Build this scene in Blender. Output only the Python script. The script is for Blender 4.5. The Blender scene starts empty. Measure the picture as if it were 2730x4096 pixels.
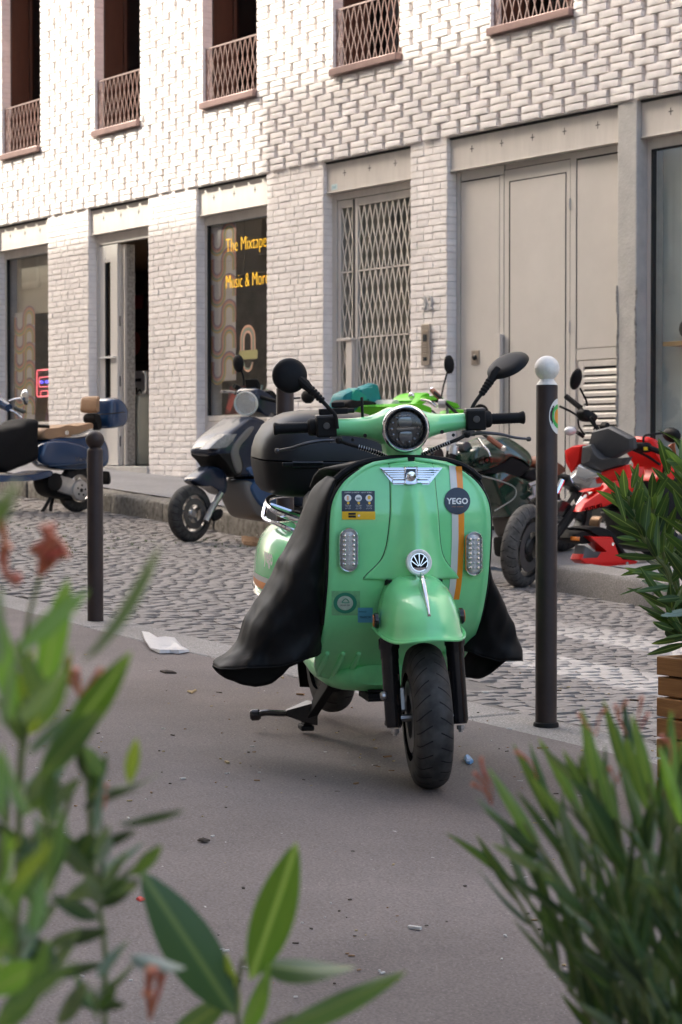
import bpy, bmesh, math, random
from mathutils import Vector, Matrix, Euler
import numpy as np
random.seed(7)
SC = bpy.context.scene
COL = SC.collection
R = math.radians
# ---------------------------------------------------------------- camera
F, HZ, CX, CY, CZ = 8500., 1820., 1365., 2048., .95      # focal length, horizon row, centre (photo pixels), eye height
ALPHA = math.atan((CX + 4600) / F)                        # angle between the view axis and the street
SA, CA = math.sin(ALPHA), math.cos(ALPHA)
TH = math.atan((CY - HZ) / F)
FW, RT = (-CA, SA), (SA, CA)
cam = bpy.data.cameras.new('camera')
cam.sensor_fit = 'VERTICAL'; cam.sensor_height = 36.; cam.sensor_width = 24.
cam.lens = F / 4096 * 36.
cam.clip_start = .05; cam.clip_end = 2000
cam.dof.use_dof = True; cam.dof.focus_distance = 6.45; cam.dof.aperture_fstop = 10.5; cam.dof.aperture_blades = 7
camo = bpy.data.objects.new('camera', cam); COL.objects.link(camo)
camo.location = (0, 0, CZ)
camo.rotation_euler = (math.pi / 2 - TH, 0, math.pi / 2 - ALPHA)
SC.camera = camo
# ---------------------------------------------------------------- light
SUN_EL, SUN_AZ = R(37), R(52)           # elevation; how far left of straight-behind-the-viewer the sun stands
sdir = Vector((-math.sin(SUN_AZ) * math.cos(SUN_EL), -math.cos(SUN_AZ) * math.cos(SUN_EL), math.sin(SUN_EL)))
world = bpy.data.worlds.new('World'); SC.world = world; world.use_nodes = True
wn = world.node_tree.nodes; wl = world.node_tree.links
for n in list(wn): wn.remove(n)
sky = wn.new('ShaderNodeTexSky'); sky.sky_type = 'NISHITA'; sky.sun_disc = False
sky.sun_elevation = SUN_EL; sky.sun_rotation = math.atan2(sdir.x, sdir.y)
sky.air_density = .8; sky.dust_density = 6.0; sky.ozone_density = 1.0; sky.altitude = 50
bg = wn.new('ShaderNodeBackground'); bg.inputs['Strength'].default_value = .15
wo = wn.new('ShaderNodeOutputWorld')
wl.new(sky.outputs[0], bg.inputs[0]); wl.new(bg.outputs[0], wo.inputs[0])
sl = bpy.data.lights.new('sun', 'SUN'); sl.energy = 2.0; sl.angle = R(.55); sl.color = (1, .95, .87)
so = bpy.data.objects.new('sun', sl); COL.objects.link(so)
so.rotation_euler = sdir.to_track_quat('Z', 'Y').to_euler(); so.location = sdir * 60
vs = SC.view_settings
vs.view_transform = 'Standard'; vs.look = 'None'; vs.gamma = 1.; vs.use_curve_mapping = False
vs.exposure = 2.24
vs.use_white_balance = True; vs.white_balance_temperature = 6750; vs.white_balance_tint = 7
SC.cycles.use_denoising = True
SC.cycles.max_bounces = 8; SC.cycles.diffuse_bounces = 5; SC.cycles.glossy_bounces = 4
SC.cycles.transparent_max_bounces = 16; SC.cycles.transmission_bounces = 6
SC.cycles.caustics_reflective = False; SC.cycles.caustics_refractive = False
SC.cycles.sample_clamp_indirect = 8.
# ---------------------------------------------------------------- photo pixel -> direction helpers
def ray(px, py):
    u = (px - CX) / F; v = (CY - py) / F
    fy = math.cos(TH) + v * math.sin(TH); fz = -math.sin(TH) + v * math.cos(TH)
    return Vector((FW[0] * fy + RT[0] * u, FW[1] * fy + RT[1] * u, fz)), fy
def at_p(px, py, p):                     # where the pixel's line meets the plane Y = p (parallel to the facade)
    r, fy = ray(px, py); return Vector((0, 0, CZ)) + r * (p / r.y)
def at_d(px, py, d):                     # at depth d
    r, fy = ray(px, py); return Vector((0, 0, CZ)) + r * (d / fy)
def cw(lat, dep): return (lat * RT[0] + dep * FW[0], lat * RT[1] + dep * FW[1])
def depth(v): return v[0] * FW[0] + v[1] * FW[1]
def proj(v):
    fy = v[0] * FW[0] + v[1] * FW[1]; u = v[0] * RT[0] + v[1] * RT[1]; z = v[2] - CZ
    d = fy * math.cos(TH) - z * math.sin(TH); w = fy * math.sin(TH) + z * math.cos(TH)
    return (CX + F * u / max(d, .01), CY - F * w / max(d, .01), d)
SLOPE = .049
def kerbY(X): return 9.6 + .088 * (-X - 10.7)
def rel(Y, X=-12):
    k = kerbY(max(-24, min(-8, X)))
    if Y < 4.98: return 0.
    if Y < k: return -.26 * min(1, (Y - 4.98) / (k - 4.98 - .3))
    return -.075 + .075 * min(1, (Y - k) / (12 - k)) - .165 * dropf(X) * max(0, 1 - (Y - k) / 2.2)
def dropf(X):                            # dropped kerb in front of the garage
    if -14.4 < X < -11.2: return min(1, (X + 14.4) / .5, (-11.2 - X) / .18)
    return 0.
def gz(X, Y): return -SLOPE * (X + 5.68) + rel(Y, X)
def on_g(px, py):
    r, fy = ray(px, py); t = 5.
    for i in range(60):
        q = Vector((0, 0, CZ)) + r * t
        t += (q.z - gz(q.x, q.y)) / max(.02, -r.z + .0) * .6
        t = max(.5, min(80, t))
    return Vector((0, 0, CZ)) + r * t
# ---------------------------------------------------------------- materials
MATS = {}
def mat(name, col, rough=.5, metal=0., var=0., vscale=6., bump=0., bscale=60., coat=0., spec=.5, emit=None, estr=0., rvar=0., col2=None, coord='Object', trans=0., stretch=None, detail=4., crease=False):
    if name in MATS: return MATS[name]
    m = bpy.data.materials.new(name); m.use_nodes = True
    nt = m.node_tree; N = nt.nodes; L = nt.links
    b = N['Principled BSDF']
    b.inputs['Base Color'].default_value = (*col, 1); b.inputs['Roughness'].default_value = rough
    b.inputs['Metallic'].default_value = metal; b.inputs['Specular IOR Level'].default_value = spec
    b.inputs['Coat Weight'].default_value = coat; b.inputs['Coat Roughness'].default_value = .06
    if trans: b.inputs['Transmission Weight'].default_value = trans
    if emit: b.inputs['Emission Color'].default_value = (*emit, 1); b.inputs['Emission Strength'].default_value = estr
    if var or bump or rvar:
        tc = N.new('ShaderNodeTexCoord'); src = tc.outputs[coord if coord != 'World' else 'Object']
        if coord == 'World':
            g = N.new('ShaderNodeNewGeometry'); src = g.outputs['Position']
        if stretch:
            mp = N.new('ShaderNodeMapping'); mp.inputs['Scale'].default_value = stretch; L.new(src, mp.inputs[0]); src = mp.outputs[0]
        if var or rvar:
            nz = N.new('ShaderNodeTexNoise'); nz.inputs['Scale'].default_value = vscale; nz.inputs['Detail'].default_value = detail; nz.inputs['Roughness'].default_value = .65
            L.new(src, nz.inputs['Vector'])
            if var:
                mx = N.new('ShaderNodeMixRGB'); c2 = col2 or tuple(max(0, c * (1 - var)) for c in col); c1 = col if col2 else tuple(min(1, c * (1 + var * .6)) for c in col)
                rp = N.new('ShaderNodeValToRGB'); rp.color_ramp.elements[0].position = .3; rp.color_ramp.elements[1].position = .7
                L.new(nz.outputs[0], rp.inputs[0]); L.new(rp.outputs[0], mx.inputs[0])
                mx.inputs[1].default_value = (*c1, 1); mx.inputs[2].default_value = (*c2, 1)
                L.new(mx.outputs[0], b.inputs['Base Color'])
            if rvar:
                mr = N.new('ShaderNodeMapRange'); mr.inputs[3].default_value = max(.02, rough - rvar); mr.inputs[4].default_value = min(1, rough + rvar)
                L.new(nz.outputs[0], mr.inputs[0]); L.new(mr.outputs[0], b.inputs['Roughness'])
        if bump:
            n2 = N.new('ShaderNodeTexNoise'); n2.inputs['Scale'].default_value = bscale; n2.inputs['Detail'].default_value = 5
            L.new(src, n2.inputs['Vector'])
            if crease:
                n2.noise_type = 'RIDGED_MULTIFRACTAL'; n2.inputs['Detail'].default_value = 2; n2.inputs['Distortion'].default_value = .6
            bp = N.new('ShaderNodeBump'); bp.inputs['Strength'].default_value = bump; bp.inputs['Distance'].default_value = .02 if crease else .01
            L.new(n2.outputs[0], bp.inputs['Height']); L.new(bp.outputs[0], b.inputs['Normal'])
    MATS[name] = m
    return m
def glass_mat(name, tint=(.8, .83, .82), dark=.0, rough=.0, refl=1.):
    if name in MATS: return MATS[name]
    m = bpy.data.materials.new(name); m.use_nodes = True
    nt = m.node_tree; N = nt.nodes; L = nt.links
    for n in list(N): N.remove(n)
    o = N.new('ShaderNodeOutputMaterial'); mx = N.new('ShaderNodeMixShader'); tr = N.new('ShaderNodeBsdfTransparent'); gl = N.new('ShaderNodeBsdfGlossy')
    lw = N.new('ShaderNodeLayerWeight'); lw.inputs[0].default_value = .5
    pw = N.new('ShaderNodeMath'); pw.operation = 'POWER'; pw.inputs[1].default_value = 5; L.new(lw.outputs['Facing'], pw.inputs[0])
    fr = N.new('ShaderNodeMath'); fr.operation = 'MULTIPLY_ADD'; fr.inputs[1].default_value = .9; fr.inputs[2].default_value = .045; L.new(pw.outputs[0], fr.inputs[0])
    tr.inputs[0].default_value = (*tint, 1); gl.inputs['Roughness'].default_value = rough; gl.inputs[0].default_value = (refl, refl, refl, 1)
    L.new(fr.outputs[0], mx.inputs[0]); L.new(tr.outputs[0], mx.inputs[1]); L.new(gl.outputs[0], mx.inputs[2]); L.new(mx.outputs[0], o.inputs[0])
    MATS[name] = m
    return m
# ---------------------------------------------------------------- mesh helpers
def frame_from(d):
    d = Vector(d).normalized()
    a = Vector((0, 0, 1)) if abs(d.z) < .9 else Vector((1, 0, 0))
    u = a.cross(d).normalized(); return u, d.cross(u), d
def catmull(pts, n=6, closed=False):
    pts = [Vector(p) for p in pts]; out = []; N = len(pts)
    rng = range(N if closed else N - 1)
    for i in rng:
        p0 = pts[(i - 1) % N] if closed or i > 0 else pts[0] * 2 - pts[1]
        p1 = pts[i]; p2 = pts[(i + 1) % N]
        p3 = pts[(i + 2) % N] if closed or i + 2 < N else pts[-1] * 2 - pts[-2]
        for k in range(n):
            t = k / n
            out.append(.5 * ((2 * p1) + (p2 - p0) * t + (2 * p0 - 5 * p1 + 4 * p2 - p3) * t * t + (3 * p1 - p0 - 3 * p2 + p3) * t ** 3))
    if not closed: out.append(pts[-1])
    return out
def interp(xs, ys, x):
    if x <= xs[0]: return ys[0]
    for i in range(len(xs) - 1):
        if x <= xs[i + 1]:
            t = (x - xs[i]) / (xs[i + 1] - xs[i]); return ys[i] + (ys[i + 1] - ys[i]) * t
    return ys[-1]
def sinterp(xs, ys, x):                  # smooth (monotone-ish) version
    if x <= xs[0]: return ys[0]
    if x >= xs[-1]: return ys[-1]
    for i in range(len(xs) - 1):
        if x <= xs[i + 1]:
            h = xs[i + 1] - xs[i]; t = (x - xs[i]) / h
            m0 = (ys[i + 1] - ys[i - 1]) / (xs[i + 1] - xs[i - 1]) if i > 0 else (ys[1] - ys[0]) / (xs[1] - xs[0])
            m1 = (ys[i + 2] - ys[i]) / (xs[i + 2] - xs[i]) if i + 2 < len(xs) else (ys[-1] - ys[-2]) / (xs[-1] - xs[-2])
            return (2 * t ** 3 - 3 * t * t + 1) * ys[i] + (t ** 3 - 2 * t * t + t) * h * m0 + (-2 * t ** 3 + 3 * t * t) * ys[i + 1] + (t ** 3 - t * t) * h * m1
class MB:
    def __init__(s): s.v = []; s.f = []; s.mi = []; s.m = 0
    def add(s, vs, fs):
        o = len(s.v); s.v += [tuple(v) for v in vs]; s.f += [tuple(i + o for i in f) for f in fs]; s.mi += [s.m] * len(fs); return s
    def box(s, c, d, rot=None):
        hx, hy, hz = d[0] / 2, d[1] / 2, d[2] / 2
        vs = [Vector((x, y, z)) for x in (-hx, hx) for y in (-hy, hy) for z in (-hz, hz)]
        if rot is not None:
            M = rot if isinstance(rot, Matrix) else Euler(rot).to_matrix()
            vs = [M @ v for v in vs]
        vs = [v + Vector(c) for v in vs]
        return s.add(vs, [(0, 1, 3, 2), (4, 6, 7, 5), (0, 4, 5, 1), (2, 3, 7, 6), (0, 2, 6, 4), (1, 5, 7, 3)])
    def bx(s, x0, x1, y0, y1, z0, z1): return s.box(((x0 + x1) / 2, (y0 + y1) / 2, (z0 + z1) / 2), (abs(x1 - x0), abs(y1 - y0), abs(z1 - z0)))
    def loft(s, rings, cap0=True, cap1=True, closed=True, loop=False):
        n = len(rings[0]); vs = [p for r in rings for p in r]; fs = []
        K = len(rings)
        for i in range(K if loop else K - 1):
            i2 = (i + 1) % K
            for j in range(n if closed else n - 1):
                j2 = (j + 1) % n
                fs.append((i * n + j, i * n + j2, i2 * n + j2, i2 * n + j))
        if cap0 and not loop: fs.append(tuple(reversed(range(n))))
        if cap1 and not loop: fs.append(tuple((K - 1) * n + j for j in range(n)))
        return s.add(vs, fs)
    def tube(s, pts, r, n=8, loop=False, cap=True, flat=1.):
        pts = [Vector(p) for p in pts]; K = len(pts)
        rs = r if isinstance(r, (list, tuple)) else [r] * K
        rings = []; u = None
        for i in range(K):
            if loop: t = pts[(i + 1) % K] - pts[i - 1]
            else: t = (pts[min(i + 1, K - 1)] - pts[max(i - 1, 0)])
            t = t.normalized() if t.length > 1e-9 else Vector((0, 0, 1))
            if u is None: u = frame_from(t)[0]
            u = (u - t * u.dot(t)); u = u.normalized() if u.length > 1e-6 else frame_from(t)[0]
            w = t.cross(u)
            rings.append([pts[i] + (u * math.cos(a) + w * math.sin(a) * flat) * rs[i] for a in [2 * math.pi * k / n for k in range(n)]])
        return s.loft(rings, cap, cap, True, loop)
    def lathe(s, prof, o=(0, 0, 0), ax=(0, 0, 1), n=24, cap=True, arc=None):
        u, w, d = frame_from(ax); o = Vector(o); rings = []
        for r, h in prof:
            rings.append([o + d * h + (u * math.cos(2 * math.pi * k / n) + w * math.sin(2 * math.pi * k / n)) * max(r, 1e-4) for k in range(n)])
        return s.loft(rings, cap, cap)
    def prism(s, poly, a0, a1, f=None):      # poly of (u, v); f(u, v, a) -> 3D ; default u=x v=z a=y
        f = f or (lambda u, v, a: (u, a, v)); n = len(poly)
        vs = [f(u, v, a0) for u, v in poly] + [f(u, v, a1) for u, v in poly]
        fs = [(i, (i + 1) % n, n + (i + 1) % n, n + i) for i in range(n)]
        fs += [tuple(reversed(range(n))), tuple(range(n, 2 * n))]
        return s.add(vs, fs)
    def grid(s, fn, nu, nv):
        vs = [fn(i / nu, j / nv) for j in range(nv + 1) for i in range(nu + 1)]
        return s.add(vs, [(j * (nu + 1) + i, j * (nu + 1) + i + 1, (j + 1) * (nu + 1) + i + 1, (j + 1) * (nu + 1) + i) for j in range(nv) for i in range(nu)])
    def ball(s, c, r, n=16, k=10, sc=(1, 1, 1)):
        c = Vector(c)
        rings = []
        for i in range(1, k):
            a = math.pi * i / k
            rings.append([c + Vector((math.sin(a) * math.cos(2 * math.pi * j / n) * sc[0], math.sin(a) * math.sin(2 * math.pi * j / n) * sc[1], -math.cos(a) * sc[2])) * r for j in range(n)])
        return s.loft(rings)
    def xf(s, M): s.v = [tuple(M @ Vector(v)) for v in s.v]; return s
    def mesh(s, name, ang=35):
        me = bpy.data.meshes.new(name); me.from_pydata(s.v, [], s.f)
        bm = bmesh.new(); bm.from_mesh(me); bmesh.ops.recalc_face_normals(bm, faces=bm.faces); bm.to_mesh(me); bm.free()
        if any(s.mi): me.polygons.foreach_set('material_index', s.mi)
        if ang:
            me.shade_smooth(); me.set_sharp_from_angle(angle=R(ang))
        return me
    def build(s, name, m, parent=None, ang=35, bevel=0., segs=2, solid=0., sub=0):
        me = s.mesh(name, ang)
        for q in (m if isinstance(m, (list, tuple)) else [m]): me.materials.append(q)
        o = link(name, me, parent)
        if sub:
            md = o.modifiers.new('sub', 'SUBSURF'); md.levels = sub; md.render_levels = sub
        if solid:
            md = o.modifiers.new('solid', 'SOLIDIFY'); md.thickness = solid; md.offset = -1
        if bevel:
            md = o.modifiers.new('bevel', 'BEVEL'); md.width = bevel; md.segments = segs; md.limit_method = 'ANGLE'; md.angle_limit = R(40)
        return o
def link(name, me, parent=None):
    o = bpy.data.objects.new(name, me); COL.objects.link(o)
    if parent is not None: o.parent = parent
    return o
def empty(name, loc, rz=0., label=None, cat=None, group=None):
    o = bpy.data.objects.new(name, None); COL.objects.link(o); o.location = loc; o.rotation_euler = (0, 0, rz); o.empty_display_size = .2
    if label: o['label'] = label
    if cat: o['category'] = cat
    if group: o['group'] = group
    return o
def tag(o, label, cat, group=None):
    o['label'] = label; o['category'] = cat
    if group: o['group'] = group
    return o
def text_mb(body, size=1., extrude=0., offset=0., spacing=1., res=3):
    c = bpy.data.curves.new('t', 'FONT'); c.body = body; c.size = size; c.extrude = extrude; c.offset = offset; c.align_x = 'CENTER'; c.align_y = 'CENTER'; c.space_character = spacing; c.resolution_u = res
    o = bpy.data.objects.new('t', c); COL.objects.link(o)
    dg = bpy.context.evaluated_depsgraph_get(); dg.update()
    me = bpy.data.meshes.new_from_object(o.evaluated_get(dg))
    b = MB(); b.add([v.co[:] for v in me.vertices], [tuple(p.vertices) for p in me.polygons])
    bpy.data.objects.remove(o); bpy.data.curves.remove(c); bpy.data.meshes.remove(me)
    return b
def jitter_box(seed, nx=4, nz=2, amp=.06, famp=.03, edge=.22):   # unit brick, front towards -Y, uneven arrises
    rnd = random.Random(seed); b = MB()
    g = {}
    for j in range(nz + 1):
        for i in range(nx + 1):
            x = -.5 + i / nx; z = -.5 + j / nz
            ex = 1 if i in (0, nx) else 0; ez = 1 if j in (0, nz) else 0
            x2 = x - math.copysign(abs(rnd.gauss(0, amp * .2)) + .006, x) * ex
            z2 = z - math.copysign(abs(rnd.gauss(0, amp)) + .03, z) * ez
            y = -.5 + (edge if (ex or ez) else 0) + rnd.uniform(-famp, famp) + (edge * .8 * rnd.random() if ex and ez else 0)
            g[(i, j)] = (x2, y, z2)
    vs = [g[(i, j)] for j in range(nz + 1) for i in range(nx + 1)]
    fs = [(j * (nx + 1) + i, j * (nx + 1) + i + 1, (j + 1) * (nx + 1) + i + 1, (j + 1) * (nx + 1) + i) for j in range(nz) for i in range(nx)]
    per = [(i, 0) for i in range(nx)] + [(nx, j) for j in range(nz)] + [(i, nz) for i in range(nx, 0, -1)] + [(0, j) for j in range(nz, 0, -1)]
    o = len(vs)
    for (i, j) in per:
        x, y, z = g[(i, j)]; vs.append((x, .5, z))
    ids = [j * (nx + 1) + i for (i, j) in per]; n = len(per)
    for k in range(n): fs.append((ids[k], o + k, o + (k + 1) % n, ids[(k + 1) % n]))
    b.add(vs, fs); return b
def join_stuff(name, items, m, parent, ang=30):     # items: (variant MB, matrix) joined into one mesh
    V = []; Fs = []; o = 0; tone = []; trnd = random.Random(len(items))
    cache = {}
    for b, M in items:
        if id(b) not in cache: cache[id(b)] = np.array([list(v) + [1] for v in b.v])
        a = cache[id(b)] @ np.array(M.transposed()); V.append(a[:, :3]); tone += [trnd.random()] * len(b.v); Fs += [tuple(i + o for i in f) for f in b.f]; o += len(b.v)
    me = bpy.data.meshes.new(name); me.from_pydata(np.concatenate(V).tolist(), [], Fs)
    me.materials.append(m)
    at_ = me.attributes.new('tone', 'FLOAT', 'POINT'); at_.data.foreach_set('value', tone)
    if ang: me.shade_smooth(); me.set_sharp_from_angle(angle=R(ang))
    ob = link(name, me, parent); ob['kind'] = 'stuff'; return ob
def TRS(loc, rot=(0, 0, 0), sc=(1, 1, 1)):
    return Matrix.Translation(loc) @ Euler(rot).to_matrix().to_4x4() @ Matrix.Diagonal((*sc, 1))
def in_frame(v, m=0):
    x, y, d = proj(v); return d > .3 and -m < x < 2730 + m and -m < y < 4096 + m

def add_tone(m, lo, hi, streak=0.):          # each brick a shade of its own, and soft weather streaks
    N = m.node_tree.nodes; L = m.node_tree.links; b = N['Principled BSDF']; src = b.inputs['Base Color'].links[0].from_socket
    at = N.new('ShaderNodeAttribute'); at.attribute_name = 'tone'; oi = N.new('ShaderNodeObjectInfo')
    ad = N.new('ShaderNodeMath'); ad.operation = 'ADD'; L.new(at.outputs['Fac'], ad.inputs[0]); L.new(oi.outputs['Random'], ad.inputs[1])
    fr = N.new('ShaderNodeMath'); fr.operation = 'FRACT'; L.new(ad.outputs[0], fr.inputs[0])
    mr = N.new('ShaderNodeMapRange'); mr.inputs[3].default_value = lo; mr.inputs[4].default_value = hi; L.new(fr.outputs[0], mr.inputs[0])
    mu = N.new('ShaderNodeMixRGB'); mu.blend_type = 'MULTIPLY'; mu.inputs[0].default_value = 1; L.new(src, mu.inputs[1]); L.new(mr.outputs[0], mu.inputs[2]); out = mu.outputs[0]
    if streak:
        g = N.new('ShaderNodeNewGeometry'); mp = N.new('ShaderNodeMapping'); mp.inputs['Scale'].default_value = (2.6, 2.6, .35); L.new(g.outputs['Position'], mp.inputs[0])
        nz = N.new('ShaderNodeTexNoise'); nz.inputs['Scale'].default_value = 1.3; nz.inputs['Detail'].default_value = 6; nz.inputs['Roughness'].default_value = .6; L.new(mp.outputs[0], nz.inputs['Vector'])
        m2 = N.new('ShaderNodeMapRange'); m2.inputs[1].default_value = .48; m2.inputs[2].default_value = .75; m2.inputs[3].default_value = 0; m2.inputs[4].default_value = streak; L.new(nz.outputs[0], m2.inputs[0])
        mx = N.new('ShaderNodeMixRGB'); L.new(m2.outputs[0], mx.inputs[0]); L.new(out, mx.inputs[1]); mx.inputs[2].default_value = (.50, .465, .445, 1); out = mx.outputs[0]
    L.new(out, b.inputs['Base Color'])
# ================================================================ ground, pavements, road
def speckle_mat(name, base, dark, light, scale, rough=.85, gum=False):
    m = bpy.data.materials.new(name); m.use_nodes = True; nt = m.node_tree; N = nt.nodes; L = nt.links; b = N['Principled BSDF']
    g = N.new('ShaderNodeNewGeometry'); P = g.outputs['Position']
    n1 = N.new('ShaderNodeTexNoise'); n1.inputs['Scale'].default_value = scale; n1.inputs['Detail'].default_value = 3; L.new(P, n1.inputs['Vector'])
    r1 = N.new('ShaderNodeValToRGB'); e = r1.color_ramp.elements
    e[0].position = .33; e[0].color = (*dark, 1); e[1].position = .72; e[1].color = (*light, 1)
    k = e.new(.5); k.color = (*base, 1)
    L.new(n1.outputs[0], r1.inputs[0])
    n2 = N.new('ShaderNodeTexNoise'); n2.inputs['Scale'].default_value = 1.1; n2.inputs['Detail'].default_value = 6; n2.inputs['Roughness'].default_value = .6; L.new(P, n2.inputs['Vector'])
    mr = N.new('ShaderNodeMapRange'); mr.inputs[1].default_value = .3; mr.inputs[2].default_value = .75; mr.inputs[3].default_value = .72; mr.inputs[4].default_value = 1.2; L.new(n2.outputs[0], mr.inputs[0])
    mu = N.new('ShaderNodeMixRGB'); mu.blend_type = 'MULTIPLY'; mu.inputs[0].default_value = 1; L.new(r1.outputs[0], mu.inputs[1]); L.new(mr.outputs[0], mu.inputs[2])
    vo = N.new('ShaderNodeTexVoronoi'); vo.inputs['Scale'].default_value = scale * .55; L.new(P, vo.inputs['Vector'])
    th = N.new('ShaderNodeMath'); th.operation = 'LESS_THAN'; th.inputs[1].default_value = .09; L.new(vo.outputs['Distance'], th.inputs[0])
    sp = N.new('ShaderNodeMixRGB'); L.new(th.outputs[0], sp.inputs[0]); L.new(mu.outputs[0], sp.inputs[1]); sp.inputs[2].default_value = (*[c * 1.9 for c in light], 1)
    if gum:      # old gum spots, hairline cracks and mended patches
        P2 = N.new('ShaderNodeVectorMath'); P2.operation = 'MULTIPLY'; P2.inputs[1].default_value = (1, 1, 0); L.new(P, P2.inputs[0])
        v2 = N.new('ShaderNodeTexVoronoi'); v2.inputs['Scale'].default_value = 2.3; v2.inputs['Randomness'].default_value = 1; L.new(P2.outputs[0], v2.inputs['Vector'])
        g1 = N.new('ShaderNodeMapRange'); g1.inputs[1].default_value = .025; g1.inputs[2].default_value = .05; g1.inputs[3].default_value = .3; g1.inputs[4].default_value = 0; L.new(v2.outputs['Distance'], g1.inputs[0])
        nd = N.new('ShaderNodeTexNoise'); nd.inputs['Scale'].default_value = 5; nd.inputs['Detail'].default_value = 4; L.new(P2.outputs[0], nd.inputs['Vector'])
        av = N.new('ShaderNodeVectorMath'); av.operation = 'MULTIPLY_ADD'; av.inputs[1].default_value = (.16, .16, 0); L.new(nd.outputs['Color'], av.inputs[0]); L.new(P2.outputs[0], av.inputs[2])
        v3 = N.new('ShaderNodeTexVoronoi'); v3.feature = 'DISTANCE_TO_EDGE'; v3.inputs['Scale'].default_value = .55; L.new(av.outputs[0], v3.inputs['Vector'])
        g2 = N.new('ShaderNodeMapRange'); g2.inputs[1].default_value = .0015; g2.inputs[2].default_value = .0045; g2.inputs[3].default_value = .0; g2.inputs[4].default_value = 0; L.new(v3.outputs['Distance'], g2.inputs[0])
        gm = N.new('ShaderNodeMath'); gm.operation = 'MAXIMUM'; L.new(g1.outputs[0], gm.inputs[0]); L.new(g2.outputs[0], gm.inputs[1])
        n5 = N.new('ShaderNodeTexNoise'); n5.inputs['Scale'].default_value = .7; n5.inputs['Detail'].default_value = 3; L.new(P2.outputs[0], n5.inputs['Vector'])
        g5 = N.new('ShaderNodeMapRange'); g5.inputs[1].default_value = .52; g5.inputs[2].default_value = .70; g5.inputs[3].default_value = 0; g5.inputs[4].default_value = .22; L.new(n5.outputs[0], g5.inputs[0])
        gs = N.new('ShaderNodeMath'); gs.operation = 'MAXIMUM'; L.new(gm.outputs[0], gs.inputs[0]); L.new(g5.outputs[0], gs.inputs[1])
        dk = N.new('ShaderNodeMixRGB'); L.new(gs.outputs[0], dk.inputs[0]); L.new(sp.outputs[0], dk.inputs[1]); dk.inputs[2].default_value = (.045, .038, .034, 1); sp = dk
    L.new(sp.outputs[0], b.inputs['Base Color']); b.inputs['Roughness'].default_value = rough; b.inputs['Specular IOR Level'].default_value = .3
    bp = N.new('ShaderNodeBump'); bp.inputs['Strength'].default_value = .4; bp.inputs['Distance'].default_value = .003; L.new(n1.outputs[0], bp.inputs['Height']); L.new(bp.outputs[0], b.inputs['Normal'])
    MATS[name] = m; return m
M_asph = speckle_mat('asphalt_pavement', (.186, .157, .144), (.140, .117, .107), (.240, .206, .190), 150, gum=True)
M_asph2 = speckle_mat('asphalt_far', (.25, .245, .25), (.21, .205, .208), (.30, .295, .30), 70)
M_granite = speckle_mat('granite_kerb', (.29, .27, .25), (.20, .185, .17), (.42, .395, .37), 130, .8)
M_granite_old = speckle_mat('granite_old', (.20, .185, .16), (.12, .11, .092), (.27, .25, .222), 20, .85)
M_dirt = mat('joint_dirt', (.135, .122, .111), .95, var=.35, vscale=25, bump=.4, bscale=90, coord='World', col2=(.19, .17, .15))
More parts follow.
